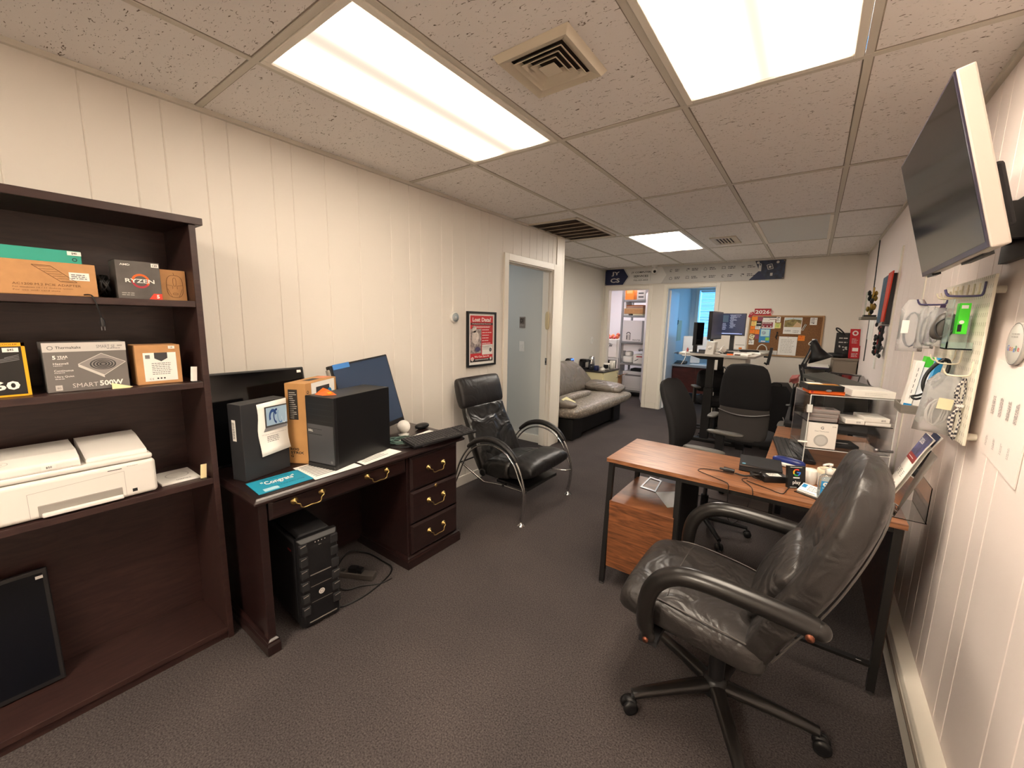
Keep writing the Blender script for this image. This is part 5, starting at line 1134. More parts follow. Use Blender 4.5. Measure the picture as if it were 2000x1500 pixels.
tc = nt.nodes.new('ShaderNodeTexCoord'); nt.links.new(tc.outputs['Object'], ck.inputs['Vector']); nt.links.new(ck.outputs[0], nt.nodes['Principled BSDF'].inputs['Base Color'])
b = MB()
for k in range(3): b.tube(curve([(2.797 - .004 * k, 1.965 + .006 * k, 1.20), (2.786 - .003 * k, 1.96, 1.25), (2.797, 1.965, 1.285 + .004 * k), (2.804, 1.975, 1.25), (2.797, 1.965, 1.20), (2.784 - .004 * k, 1.96, 1.15), (2.795, 1.965, 1.095 - .006 * k), (2.804, 1.97, 1.15), (2.797, 1.965, 1.2)], 6), .003, CHK, n=6)
b.build('cord', t); MB().box((2.788, 1.955, 1.196), (2.804, 1.98, 1.204), WHITE).build('tie', t)
# wall sticker + sheet
t = thing('oval_wall_sign', 'round white disc sign with multicoloured lettering, right of the pegboard', 'sign', (XR - .012, 1.775, 1.415))
MB().lathe([(0, 0), (.058, 0), (.06, .004), (.06, .008), (.058, .010), (0, .0105)], (XR - .001, 1.765, 1.415), WHITE, 40, axis=(-1, 0, 0)).build('disc', t)
b = MB(); F = (V(XR - .0115, 1.765, 1.415), V(0, -1, 0), V(0, 0, 1))
for i, (ch, c_) in enumerate(zip('Google', ('#3f7fe8', '#e8423a', '#f0b41c', '#3f7fe8', '#3aa757', '#e8423a'))): b.text(F, ch, -.042 + .0145 * i, -.02 - (.003 if ch == 'g' else 0), .016 if ch in 'Gl' else .011, mat('g_' + c_[1:], c_, .4), 2, w_=.004 if ch == 'l' else .0125)
b.lines(F, -.03, .03, .03, 2, .008, .004, LG, 2); b.disc(F, 0, 0, .0595, GINK, 1, ri=.0575, n=40); b.build('lettering', t)
t = thing('wall_sheet', 'white sheet with printed codes taped to the wall right of the pegboard', 'paper', (XR - .003, 1.75, 1.2))
MB().prism([(1.905, 1.08), (1.60, 1.04), (1.60, 1.345), (1.905, 1.365)], lambda a, z: (XR - .004, a, z), lambda a, z: (XR - .001, a, z), mat('warm_paper', '#f5e9e4', .8)).build('paper', t)
b = MB(); F = (V(XR - .0042, 1.90, 1.05), V(0, -1, 0), V(0, 0, 1))
for k, x in enumerate((.045, .105, .165, .22)): b.lines((V(XR - .0042, 1.90 - x, 1.20), V(0, 0, 1), V(0, 1, 0)), 0, .008, .058, 3, .008, .003, GINK, 2, jag=.1); b.lines((V(XR - .0042, 1.90 - x, 1.10), V(0, 0, 1), V(0, 1, 0)), 0, .004, .035, 2, .008, .002, GINK, 2)
b.build('print', t)

# ---- executive chair
LX = leather('exec_leather', '#2c2928', .36, .35, 8)
t = thing('executive_chair', 'big padded black leather executive chair on casters in the right foreground', 'chair', (2.2, 1.58, 0))
yc = 1.585
def ring(cx_, cz_, nx, nz, th_, hw, k=32, e=.45, bulge=0.0, wing=0.0):
    out = []
    for i in range(k):
        a = 2 * PI * i / k; c_, s_ = math.cos(a), math.sin(a)
        u = math.copysign(abs(c_) ** e, c_) * hw; v_ = math.copysign(abs(s_) ** e, s_) * th_ / 2 + bulge * (1 - (u / hw) ** 2) - wing * abs(u / hw) ** 3
        out.append((cx_ + nx * v_, yc + u, cz_ + nz * v_))
    return out
# seat : rings along x from front to back, normal = +z
b = MB(); R2 = []
for x, z, th_, hw in ((1.885, .425, .02, .18), (1.892, .43, .07, .215), (1.915, .438, .105, .235), (1.97, .447, .12, .25), (2.06, .447, .12, .258), (2.16, .435, .115, .26), (2.26, .42, .115, .258), (2.34, .41, .11, .25), (2.38, .405, .08, .235)): R2.append(ring(x, z, 0, 1, th_, hw, bulge=.012))
b.loft(R2, LX); b.build('seat', t, sub=1)
MB().box((1.96, yc - .2, .36), (2.36, yc + .2, .385), BLKM).build('seat_pan', t, bevel=.008)
# backrest: rings along height; normal pointing to front (-x, up)
prof = [(2.335, .345, .04, .20), (2.34, .37, .08, .22), (2.352, .45, .10, .24), (2.39, .54, .105, .252), (2.435, .63, .105, .258), (2.47, .71, .105, .262), (2.50, .79, .105, .262), (2.528, .87, .105, .252), (2.55, .95, .105, .235), (2.562, 1.01, .10, .205), (2.565, 1.045, .075, .17), (2.563, 1.068, .03, .11)]
R2 = []
for i, (x, z, th_, hw) in enumerate(prof):
    p = prof[max(i - 1, 0)]; n_ = prof[min(i + 1, len(prof) - 1)]; d = V(n_[0] - p[0], n_[1] - p[1], 0).normalized(); R2.append(ring(x, z, -d.y, d.x, th_, hw, wing=-.02, bulge=.0))
b = MB(); b.loft(R2, LX); b.build('backrest', t, sub=1)
# centre pads and seams on the back
b = MB(); R2 = []
for x, z, th_, hw in ((2.305, .47, .03, .12), (2.32, .53, .06, .16), (2.365, .62, .07, .175), (2.405, .70, .06, .175), (2.43, .745, .03, .16)): R2.append(ring(x, z, -.92, .38, th_, hw))
b.loft(R2, LX)
b.build('lumbar_pad', t, sub=1)
b = MB(); R2 = []
for x, z, th_, hw in ((2.455, .775, .03, .15), (2.470, .81, .06, .172), (2.495, .88, .065, .175), (2.518, .95, .055, .16), (2.535, .995, .04, .13), (2.545, 1.02, .015, .1)): R2.append(ring(x, z, -.97, .22, th_, hw))
b.loft(R2, LX)
b.build('head_pad', t, sub=1)
b = MB(); PIP = mat('piping_rim_light', '#4a4644', .4)  # paler than the leather: seams, and a painted rim light line on the back
for s_ in (-1, 1):
    pp = []
    for i in range(2, 10):
        p, n_ = prof[i - 1], prof[i + 1]; d = V(n_[0] - p[0], n_[1] - p[1], 0).normalized(); x, z, th_, hw = prof[i]
        pp.append((x + d.y * .29 * th_, yc + s_ * hw * .968, z - d.x * .29 * th_))
    b.tube(curve(pp, 5), .0028, PIP)
    b.tube(curve([(1.95, yc + s_ * .215, .487), (2.05, yc + s_ * .232, .498), (2.2, yc + s_ * .235, .483), (2.32, yc + s_ * .228, .463)], 6), .0025, PIP)
b.tube(curve([(2.06, yc - .20, .505), (2.055, yc - .1, .514), (2.055, yc + .1, .514), (2.06, yc + .20, .505)], 6), .0018, PIP)
b.build('piping_rim_light', t)
AM = mat('arm_satin', '#1b1918', .28)
for s_, y in ((-1, yc - .30), (1, yc + .30)):
    pts = curve([(2.03, y, .40), (2.015, y, .46), (2.022, y, .55), (2.055, y, .615), (2.115, y, .655), (2.20, y, .665), (2.32, y, .66), (2.42, y, .652), (2.47, y, .645)], 5); N = len(pts)
    MB().tube(pts, [.022 if i < 3 else .027 for i in range(N)], AM, n=16, flat=1.15).sell((2.475, y, .644), (.055, .056, .052), AM, 1, 1).sell((2.03, y, .40), (.05, .04, .05), AM, 1, 1).build('armrest', t)
    b = MB(); b.box((2.0, yc + s_ * .19, .365), (2.06, y, .385), BLKM).lathe([(0, .024), (.010, .024), (.010, .029), (0, .030)], (2.03, y, .40), mat('bolt_copper', '#7a4a38', .4, metal=.8), 14, axis=(0, s_, 0)).lathe([(0, .028), (.011, .028), (.011, .033), (0, .034)], (2.455, y, .632), MC['bolt_copper'], 14, axis=(0, s_, 0)); b.build('arm_bracket', t)
hub = V(2.215, 1.575, 0)
MB().cyl(hub + V(0, 0, .10), hub + V(0, 0, .22), .028, BLK).cyl(hub + V(0, 0, .22), hub + V(0, 0, .36), .017, BLK).build('gas_lift', t)
MB().box(hub + V(-.09, -.07, .335), hub + V(.09, .07, .365), BLK).box(hub + V(-.02, -.03, .30), hub + V(.12, .03, .34), BLK).build('tilt_mechanism', t, bevel=.006)
MB().box((2.30, yc - .04, .33), (2.40, yc + .04, .345), BLK).box((2.385, yc - .04, .33), (2.40, yc + .04, .40), BLK).build('back_bar', t, bevel=.004)
MB().lathe([(.045, .06), (.05, .08), (.042, .11), (.032, .125), (0, .126)], hub, BLK).build('hub', t)
for k in range(5):
    a = math.radians(222 + 72 * k); d = V(math.cos(a), math.sin(a), 0); e = hub + d * .325
    lg = MB().tube([hub + d * .03 + V(0, 0, .092), hub + d * .15 + V(0, 0, .088), hub + d * .28 + V(0, 0, .078), e + V(0, 0, .072)], [.030, .027, .022, .020], AM, n=12, flat=.75).build('leg', t)
    b = MB(); n_ = V(-d.y, d.x, 0)
    for s_ in (-1, 1): b.lathe([(0, s_ * .006), (.024, s_ * .006), (.028, s_ * .012), (.027, s_ * .022), (.015, s_ * .026), (0, s_ * .026)], e + d * .012 + V(0, 0, .028), BLK, 20, axis=n_)
    b.cyl(e + V(0, 0, .03), e + V(0, 0, .07), .007, STEEL, n=8); b.sell(e + d * .008 + V(0, 0, .046), (.05, .03, .03), BLK, 1, 1); b.build('caster', lg)

# ---- task chairs
MESHB = mat('chair_mesh', '#17171a', .85, bump=.3, bscale=500)
GMESH = mat('chair_grey_mesh', '#3d3a39', .8, bump=.3, bscale=500)
ARMP = mat('arm_pad_grey', '#55534f', .45)
def task_chair(loc, rz, label, two_tone=False, back_h=1.06, bw=.24, arm=.66, lean=.12):
    t = thing('task_chair', label, 'chair', loc, rz=rz, group='task chairs at the desks')
    # local: forward +x
    def rg(x, z, nx, nz, th_, hw, e=.5, k=28, cv=.0):
        out = []
        for i in range(k):
            a = 2 * PI * i / k; c_, s_ = math.cos(a), math.sin(a); u = math.copysign(abs(c_) ** e, c_) * hw; v_ = math.copysign(abs(s_) ** e, s_) * th_ / 2 + cv * (u / hw) ** 2
            out.append((x + nx * v_, u, z + nz * v_))
        return out
    z0 = .46 if two_tone else .55; P = []
    for i in range(9):
        f = i / 8; z = z0 + (back_h - z0) * f; x = -.22 - lean * f ** 1.5 + .03 * math.sin(PI * f * 1.3); hw = bw * (.82 + .18 * math.sin(PI * min(1, f * .9 + .15))) * (1 if f < .85 else 1 - (f - .85) * 1.1); P.append((x, z, .05 + .02 * math.sin(PI * f), hw))
    b = MB(); split = 3 if two_tone else 0
    b.loft([rg(x, z, 1, .15, th_ * (.3 if i in (split, 8) else 1), hw * (.97 if i in (split, 8) else 1), cv=.03) for i, (x, z, th_, hw) in list(enumerate(P))[split:]], MESHB); b.build('backrest', t, world=False, sub=1)
    if two_tone:
        b = MB(); b.loft([rg(x - .004, z, 1, .15, th_ * .5, .19 * (1.0 if i else .93), cv=.03) for i, (x, z, th_, hw) in enumerate(P[:5])], GMESH); b.build('lower_back', t, world=False, sub=1)
        x, z, th_, hw = P[3]
        MB().tube([(x - .034 + .03 * (u ** 2), u * hw * .95, z + .0 * u - .015 + .03 * (u * u)) for u in [k / 10 - 1 for k in range(21)]], .005, STEEL).build('trim_bow', t, world=False)
    MB().sell((.02, 0, .475), (.48, .47, .085), MESHB, .5, .5).build('seat', t, world=False)
    MB().bar((-.2, 0, .40), (-.225, 0, .455) if two_tone else (-.235, 0, .64), .06, .02, BLK).bar((-.2, 0, .405), (0, 0, .405), .06, .02, BLK).build('back_bar', t, world=False)
    for s_ in (-1, 1):
        MB().sell((.03, s_ * .27, arm), (.25, .075, .028), ARMP, .6, .6).build('armrest', t, world=False)
        MB().bar((.0, s_ * .27, arm - .012), (.0, s_ * .27, .45), .03, .055, BLK).bar((.0, s_ * .27, .44), (.0, s_ * .18, .43), .05, .02, BLK).build('arm_post', t, world=False)
    MB().cyl((0, 0, .08), (0, 0, .26), .025, BLK).cyl((0, 0, .26), (0, 0, .42), .014, STEEL).box((-.1, -.08, .40), (.1, .08, .43), BLK).build('gas_lift', t, world=False)
    for k in range(5):
        a = math.radians(18 + 72 * k); d = V(math.cos(a), math.sin(a), 0)
        lg = MB().tube([d * .02 + V(0, 0, .10), d * .28 + V(0, 0, .068)], [.02, .013], BLK, n=10).build('leg', t, world=False)
        b = MB(); n_ = V(-d.y, d.x, 0)
        for s_ in (-1, 1): b.lathe([(0, s_ * .004), (.022, s_ * .005), (.025, s_ * .012), (.022, s_ * .02), (0, s_ * .021)], d * .285 + V(0, 0, .025), BLK, 14, axis=n_)
        b.cyl(d * .28 + V(0, 0, .03), d * .28 + V(0, 0, .065), .006, STEEL, n=8); b.build('caster', lg, world=False)
    return t
task_chair((1.88, 3.02, 0), math.radians(-4), 'black task chair turned sideways behind the walnut desk, nearest the sofa', back_h=1.06, bw=.25, arm=.66, lean=.10)
task_chair((1.98, 4.05, .0055), math.radians(88), 'high-backed black and grey task chair seen from behind, at the standing desk', True, back_h=1.14, bw=.20, arm=.62, lean=.05)
task_chair((1.45, 5.75, 0), math.radians(-60), 'black task chair mostly hidden behind the standing desk column', back_h=.85, bw=.2, arm=.66, lean=.05)
# ================================================================== FAR AREA
def FYm(x, y, z): return (V(x, y, z), V(1, 0, 0), V(0, 0, 1))       # print plane facing -y
# ---- sofa
t = thing('leather_sofa', 'worn taupe leather sofa on a black base in the alcove', 'sofa', (-.3, 5.1, 0))
TAU = leather('taupe_leather', '#6e665c', .42, .22, 5, peel='#93897c')
TAU2 = leather('taupe_leather_smooth', '#6b635a', .4, .7, 5)
SB_ = mat('sofa_base_black', '#151516', .5)
MB().box((-.66, 4.36, .03), (.10, 5.86, .26), SB_).build('base', t, bevel=.01)
for y in (4.34, 5.62): MB().box((-.68, y, 0), (.13, y + .26, .27), SB_).build('leg_block', t, bevel=.012)
b = MB(); R2 = []
for y, th_, dx in ((4.22, .03, -.16), (4.24, .10, -.06), (4.30, .15, -.01), (4.45, .17, .02), (5.1, .175, .03), (5.72, .17, .03), (5.86, .13, .05), (5.98, .09, .02), (6.05, .02, -.10)):
    out = []
    for i in range(30):
        a = 2 * PI * i / 30; c_, s_ = math.cos(a), math.sin(a); e = .5
        x = -.17 + math.copysign(abs(c_) ** e, c_) * (.41 + dx); z = .35 + math.copysign(abs(s_) ** e, s_) * th_ / 2 + (.03 if y > 5.8 else 0) - .02 * (x < -.2)
        out.append((x, y, z))
    R2.append(out)
b.loft(R2, TAU); b.build('seat_cushion', t, sub=1)
b = MB(); R2 = []
for z, x, th_, y0, y1 in ((.40, -.42, .05, 4.32, 6.06), (.45, -.42, .16, 4.30, 6.04), (.58, -.47, .18, 4.30, 5.95), (.72, -.53, .17, 4.32, 5.82), (.80, -.57, .14, 4.36, 5.74), (.85, -.60, .09, 4.42, 5.66), (.865, -.62, .02, 4.5, 5.58)):
    out = []
    for i in range(30):
        a = 2 * PI * i / 30; c_, s_ = math.cos(a), math.sin(a)
        out.append((x + math.copysign(abs(s_) ** .5, s_) * th_ / 2, (y0 + y1) / 2 + math.copysign(abs(c_) ** .4, c_) * (y1 - y0) / 2, z))
    R2.append(out)
b.loft(R2, TAU2); b.build('back_cushion', t, sub=1)
MB().sell((-.14, 4.85, .455), (.15, 1.0, .10), TAU, .7, .8).build('lumbar_roll', t)
MB(RT((-.12, 5.80, .485), math.radians(0), math.radians(8), math.radians(3))).sell((0, 0, 0), (.62, .36, .13), TAU2, .5, .8).build('arm_cushion', t)
MB(RT((-.10, 4.36, .455), 0, 0, math.radians(4))).sell((0, 0, 0), (.5, .2, .09), TAU2, .6, .7).build('arm_cushion', t)
MB().add([(-.03, 4.32, .505), (.06, 4.36, .45), (.03, 4.6, .435), (-.06, 4.5, .51)], [(0, 1, 2, 3)], mat('pale_cloth', '#c9c39a', .9)).build('cloth', t, solid=.006)
# behind sofa: leaning frame and blue speaker
t = thing('leaning_picture', 'black-framed white poster leaning on the alcove wall above the sofa', 'picture', (-.72, 5.35, .87))
MB().box((-.742, 5.0, .86), (-.728, 5.46, 1.36), BLK).build('frame', t, bevel=.002)
MB().box((-.728, 5.01, .88), (-.727, 5.45, 1.35), PAPER).build('sheet', t)
MB().box((-.7268, 5.01, .88), (-.7264, 5.45, 1.0), NAVY).build('blue_band', t)
t = thing('blue_lit_clock', 'small clock with a bright blue lit face on top of the sofa back', 'clock', (-.66, 5.72, .80))
MB().cyl((-.69, 5.66, .84), (-.69, 5.78, .84), .045, BLK, n=20).build('body', t)
MB().box((-.655, 5.70, .80), (-.648, 5.79, .875), mat('blue_glow', (.05, .25, 1), .3, emit=1.6, ecol=(.05, .22, 1))).build('screen', t)
b = MB(); b.text((V(-.6475, 5.705, .82), V(0, 1, 0), V(0, 0, 1)), '10', .005, .005, .03, mat('glow_white', (.7, .85, 1), .3, emit=1.2, ecol=(.6, .85, 1)), 2); b.build('digits', t)
t = thing('wall_outlet', 'small white outlet with a hanging wire on the alcove wall above the kettle', 'outlet', (XF, 6.6, 1.13))
MB().box((XF, 6.56, 1.08), (XF + .012, 6.64, 1.2), WHITE).box((XF + .012, 6.585, 1.12), (XF + .03, 6.615, 1.16), WHITE).build('plate', t, bevel=.002)
# cabinet with kettles
t = thing('cream_cabinet', 'low cream cabinet with a dark top beyond the sofa', 'cabinet', (-.51, 6.42, 0))
CRMP = mat('cabinet_cream', '#d9d0a8', .5)
MB().box((XF + .005, 6.10, 0), (-.285, 6.75, .645), CRMP).build('body', t, bevel=.002)
MB().box((XF + .003, 6.09, .645), (-.27, 6.77, .668), mat('cabinet_top_dark', '#2e2a28', .3)).build('worktop', t, bevel=.003)
MB().box((-.285, 6.12, .03), (-.27, 6.73, .63), CRMP).build('door', t, bevel=.003)
MB().tube([(-.27, 6.66, .60), (-.245, 6.66, .60), (-.245, 6.66, .52), (-.27, 6.66, .52)], .005, STEEL).build('door_handle', t)
zc = .6685
t = thing('electric_kettle', 'tall chrome kettle at the back of the cream cabinet', 'kettle', (-.60, 6.34, zc))
MB().lathe([(.06, 0), (.062, .02), (.055, .13), (.045, .2), (.03, .215), (0, .22)], (-.6, 6.34, zc), CHROME).build('body', t)
MB().tube(curve([(-.6, 6.39, zc + .19), (-.6, 6.44, zc + .18), (-.6, 6.44, zc + .08), (-.6, 6.4, zc + .04)], 5), .008, BLK).build('handle', t)
t = thing('coffee_maker', 'black coffee maker at the left end of the cream cabinet', 'coffee maker', (-.66, 6.2, zc))
MB().box((-.72, 6.14, zc), (-.60, 6.26, zc + .03), BLK).box((-.72, 6.14, zc + .03), (-.67, 6.26, zc + .17), BLK).box((-.72, 6.14, zc + .125), (-.60, 6.26, zc + .17), BLK).build('body', t, bevel=.004)
def mug(x, y, r, h, m, label, name='mug', cat='mug', hd=True, bd=None):
    t = thing(name, label, cat, (x, y, zc))
    MB().lathe([(0, .002), (r * .9, 0), (r, .006), (r, h), (r - .004, h), (r - .005, .01), (0, .01)], (x, y, zc), m, 20).build('cup', t)
    if hd: MB().tube(curve([(x + r * .7, y - r * .7, zc + h * .85), (x + r * 1.25, y - r * 1.2, zc + h * .75), (x + r * 1.25, y - r * 1.2, zc + h * .35), (x + r * .7, y - r * .7, zc + h * .2)], 4), .006, m).build('handle', t)
    if bd: MB().lathe([(r + .0008, h * .2), (r + .0008, h * .8)], (x, y, zc), bd, 20).build('band', t)
mug(-.53, 6.19, .04, .09, mat('mug_dark', '#2a2a30', .3), 'dark mug with lid nearest the sofa on the cream cabinet')
mug(-.44, 6.20, .042, .075, mat('mug_navy', '#1b2350', .3), 'navy blue mug between the dark mug and the white pot')
mug(-.36, 6.42, .05, .11, mat('mug_white', '#dcd8d0', .3), 'white mug with a black band and large handle on the cream cabinet', bd=BLK)
mug(-.34, 6.62, .05, .14, MC['mug_white'], 'tall white pitcher at the far corner of the cream cabinet', 'pitcher', 'pitcher')
t = thing('sugar_bowl', 'small white lidded pot at the front of the cream cabinet', 'pot', (-.33, 6.2, zc))
MB().lathe([(.03, 0), (.042, .02), (.038, .04), (.02, .055), (.008, .065), (.009, .08), (0, .085)], (-.33, 6.2, zc), MC['mug_white']).build('pot', t)

# ---- banner
t = thing('service_banner', 'long grey services banner with navy ends above the two doorways', 'banner', (.63, YB - .02, 2.25))
yb_ = YB - .021
MB().box((-.705, yb_, 2.105), (1.965, yb_ + .003, 2.372), mat('banner_grey', '#bfbdba', .5)).build('sheet', t)
b = MB(); F = FYm(-.705, yb_, 2.105); W, Hh = 2.67, .267; LB_ = mat('banner_light', '#d6d3cf', .5)
b.poly(F, [(0, 0), (.33, 0), (.42, Hh / 2), (.33, Hh), (0, Hh)], NAVY, 1); b.text(F, 'JY', .19, .15, .075, LG, 2, w_=.15, al='C', bold=.03); b.text(F, 'CS', .185, .04, .075, LG, 2, w_=.17, al='C', bold=.03)
b.poly(F, [(.36, 0), (.98, 0), (1.06, Hh / 2), (.98, Hh), (.36, Hh), (.45, Hh / 2)], LB_, 1)
b.text(F, 'JY COMPUTER', .64, .175, .035, INK, 3, w_=.33, al='C', bold=.02); b.text(F, 'SERVICES', .64, .115, .035, INK, 3, w_=.25, al='C', bold=.02); b.rect(F, .52, .095, .76, .099, GINK, 3); b.text(F, '732-359-4425', .64, .055, .022, DGREY, 3, w_=.25, al='C', bold=.02); b.rect(F, .80, .05, .803, .21, GINK, 3)
def icon(k, x, y):
    s_ = .02
    if k % 5 == 0: b.disc(F, x, y, s_, DGREY, 3, ri=s_ - .005, a0=.4, a1=5.5); b.line(F, [(x - .02, y - .02), (x, y)], .005, DGREY, 3)
    elif k % 5 == 1: b.line(F, [(x - s_, y + s_), (x + .01, y + s_), (x - s_, y - .005), (x - .005, y - s_)], .005, DGREY, 3); b.disc(F, x + .015, y + .012, .009, DGREY, 3)
    elif k % 5 == 2: b.line(F, [(x - s_, y - s_), (x + s_, y - s_), (x + s_, y + .004), (x, y + s_), (x - s_, y + .004), (x - s_, y - s_)], .005, DGREY, 3)
    elif k % 5 == 3: b.line(F, [(x - s_, y - s_ * .6), (x - s_, y + s_), (x + s_, y + s_), (x + s_, y - s_ * .6), (x - s_ * 1.4, y - s_ * .6), (x + s_ * 1.4, y - s_ * .6)], .005, DGREY, 3)
    else: b.line(F, [(x - s_ * 1.3, y + .01), (x, y - .005), (x + s_ * 1.3, y + .01)], .005, DGREY, 3); b.disc(F, x, y - .004, .013, DGREY, 3, ri=.009)
names = (('Repair', 'Hardware'), ('Data Backup', 'Recovery'), ('Virus', 'Removal'), ('Laptop', 'Repair'), ('Cloud', 'Services'), ('Consulting', 'Support'), ('Phone', 'Repair'), ('Network', 'Setup'), ('Custom', 'Builds'), ('Web', 'Design'))
for k in range(10):
    x = 1.13 + .255 * (k % 5); y = .195 if k < 5 else .075; icon(k + (k >= 5) * 2, x, y); b.lines(F, x + .06, y + .018, x + .16, 2, .022, .010, DGREY, 3, jag=.4)
b.poly(F, [(2.30, Hh), (2.67, Hh), (2.67, 0), (2.24, 0), (2.36, Hh * .48)], mat('banner_tech', '#252e45', .45, var=.5, vscale=18), 1)
b.poly(F, [(2.24, 0), (2.46, 0), (2.36, Hh * .48)], NAVY, 2)
b.line(F, [(2.45, .2), (2.51, .215), (2.53, .15), (2.47, .14), (2.45, .2)], .008, LG, 3); b.rect(F, 2.475, .16, 2.505, .19, LG, 3); b.rect(F, 2.35, .12, 2.385, .2, LG, 3); b.disc(F, 2.367, .21, .018, LG, 3, ri=.01); b.rect(F, 2.5, .05, 2.53, .09, LG, 3)
for x, y in ((2.34, .24), (2.58, .235)): b.disc(F, x, y, .018, LG, 3)
for x in (.015, 2.655):
    for y in (.015, Hh - .015): b.disc(F, x, y, .006, BRASS, 4)
b.build('print', t)
t = thing('security_camera', 'white ball security camera with black lens hanging over the banner', 'camera', (.19, 6.9, 2.3))
MB().lathe([(.05, 0), (.05, -.02), (.02, -.03)], (.19, 6.86, H - .001), WHITE).cyl((.19, 6.86, H - .03), (.19, 6.86, H - .05), .015, WHITE).build('mount', t)
MB().sell((.19, 6.85, 2.30), (.09, .09, .09), WHITE, 1, 1).build('housing', t)
MB().sell((.205, 6.815, 2.285), (.045, .04, .045), GLOSS, 1, 1).build('lens', t)
# ---- cork board and pinned notes
cbx0, cbx1, cbz0, cbz1 = 1.60, 2.485, 1.02, 1.60
t = thing('cork_board', 'cork notice board with a wooden frame on the back wall', 'notice board', (2.04, YB, 1.31))
b = MB(); OAK = mat('oak_frame', '#b08a62', .5)
for a in ((cbx0, cbz0, cbx0 + .02, cbz1), (cbx1 - .02, cbz0, cbx1, cbz1), (cbx0 + .02, cbz0, cbx1 - .02, cbz0 + .02), (cbx0 + .02, cbz1 - .02, cbx1 - .02, cbz1)): b.box((a[0], YB - .02, a[1]), (a[2], YB - .001, a[3]), OAK)
b.build('frame', t, bevel=.002)
MB().box((cbx0 + .015, YB - .012, cbz0 + .015), (cbx1 - .015, YB - .002, cbz1 - .015), mat('cork', '#7d5838', .9, var=.25, vscale=90)).build('cork', t)
NI = [0]
def note(X0, Y0_, X1, Y1_, m, name, label, cat, pr=None, rot=0):
    x0 = cbx0 + (X0 - 235) / 1675 * .885; x1 = cbx0 + (X1 - 235) / 1675 * .885; z1 = cbz1 - (Y0_ - 300) / 920 * .58; z0 = cbz1 - (Y1_ - 300) / 920 * .58
    NI[0] += 1; y = YB - .0135 - .0012 * (NI[0] % 5)
    cx_, cz_ = (x0 + x1) / 2, (z0 + z1) / 2; w_, h_ = (x1 - x0) / 2, (z1 - z0) / 2
    t = thing(name, label, cat, (cx_, y, cz_), ry=rot)
    MB().box((-w_, -.0004, -h_), (w_, .0004, h_), m).build('paper', t, world=False)
    F = (V(-w_, -.0004, -h_), V(1, 0, 0), V(0, 0, 1))
    if pr: b = MB(); pr(b, F, 2 * w_, 2 * h_); b.build('print', t, world=False)
    MB().lathe([(.004, 0), (.004, .006), (0, .007)], (0, -.0004, h_ - .01), mat('pin_red', '#7a2020', .4), 8, axis=(0, -1, 0)).build('pin', t, world=False)
def plines(n, m=GINK): return lambda b, F, W_, H_: b.lines(F, W_ * .12, H_ * .85, W_ * .88, n, H_ * .75 / n, H_ * .3 / n, m, 1)
ON = mat('note_orange', '#f08a2c', .7); YN = mat('note_yellow', '#e6dc8a', .7); PN = mat('note_plum', '#8a4a62', .7); CN = mat('note_cream2', '#e6dfb8', .7)
note(290, 315, 430, 420, ON, 'sticky_note', 'orange note in the top left corner of the cork board', 'note')
note(432, 322, 550, 430, PN, 'sticky_note', 'plum coloured note in the top row of the cork board', 'note')
note(290, 435, 415, 540, YN, 'sticky_note', 'yellow and orange note below the top left orange one', 'note', plines(3, ORANGE))
note(280, 545, 388, 622, ON, 'sticky_note', 'small orange note in the third row of the cork board', 'note', plines(2, ORANGE))
note(405, 440, 535, 545, BLKM, 'photo_print', 'small dark photo print pinned on the cork board', 'photo', lambda b, F, W_, H_: b.rect(F, W_ * .1, H_ * .4, W_ * .9, H_ * .6, LG, 1))
note(395, 548, 520, 622, PAPER, 'paper_slip', 'small white slip under the dark photo print', 'note', plines(2))
note(258, 630, 395, 722, ON, 'sticky_note', 'orange note at the left edge, fourth row of the cork board', 'note', plines(2, ORANGE))
note(402, 632, 505, 732, ON, 'sticky_note', 'orange note touching the blue flyer on the cork board', 'note')
note(275, 745, 395, 850, CN, 'sticky_note', 'cream note pinned at an angle on the cork board', 'note', plines(2), rot=math.radians(20))
note(410, 738, 500, 840, PN, 'sticky_note', 'plum note beside the tilted cream note', 'note')
note(222, 870, 400, 980, PAPER, 'paper_slip', 'white card in the bottom left corner of the cork board', 'note', plines(2))
note(560, 328, 715, 398, PAPER, 'paper_slip', 'white slip with a black bar at the board top, left one', 'note', lambda b, F, W_, H_: b.rect(F, 0, H_ * .6, W_, H_, DGREY, 1))
note(718, 326, 870, 385, PAPER, 'paper_slip', 'white slip with a black bar at the board top, right one', 'note', lambda b, F, W_, H_: b.rect(F, 0, H_ * .5, W_, H_, DGREY, 1))
note(872, 326, 965, 455, PAPER, 'business_card', 'upright white card with small marks above the yellow note', 'card', plines(3, DGREY))
def fly(b, F, W_, H_): b.rect(F, W_ * .02, H_ * .12, W_ * .84, H_ * .70, mat('maroon', '#8a3040', .6), 1); b.lines(F, W_ * .06, H_ * .66, W_ * .8, 2, H_ * .09, H_ * .05, LG, 2, jag=.1); [b.disc(F, W_ * q, H_ * .25, W_ * .06, LG, 2) for q in (.14, .42, .7)]
note(548, 395, 850, 600, PAPER, 'printed_flyer', 'white flyer with a maroon block on the cork board', 'flyer', fly)
note(850, 468, 985, 588, YN, 'sticky_note', 'pale yellow note right of the maroon flyer', 'note', plines(3, GREEN))
def flb(b, F, W_, H_): b.rect(F, W_ * .12, H_ * .45, W_ * .92, H_ * .95, mat('pale_cyan', '#bfe0e0', .5), 1); b.rect(F, W_ * .6, H_ * .15, W_ * .95, H_ * .38, mat('lime', '#8fd05a', .5), 1); b.lines(F, W_ * .2, H_ * .12, W_ * .8, 1, .02, .012, PAPER, 2); b.disc(F, W_ * .4, H_ * .7, W_ * .2, mat('flyer_pic', '#9fb0c0', .5, var=.3, vscale=40), 2)
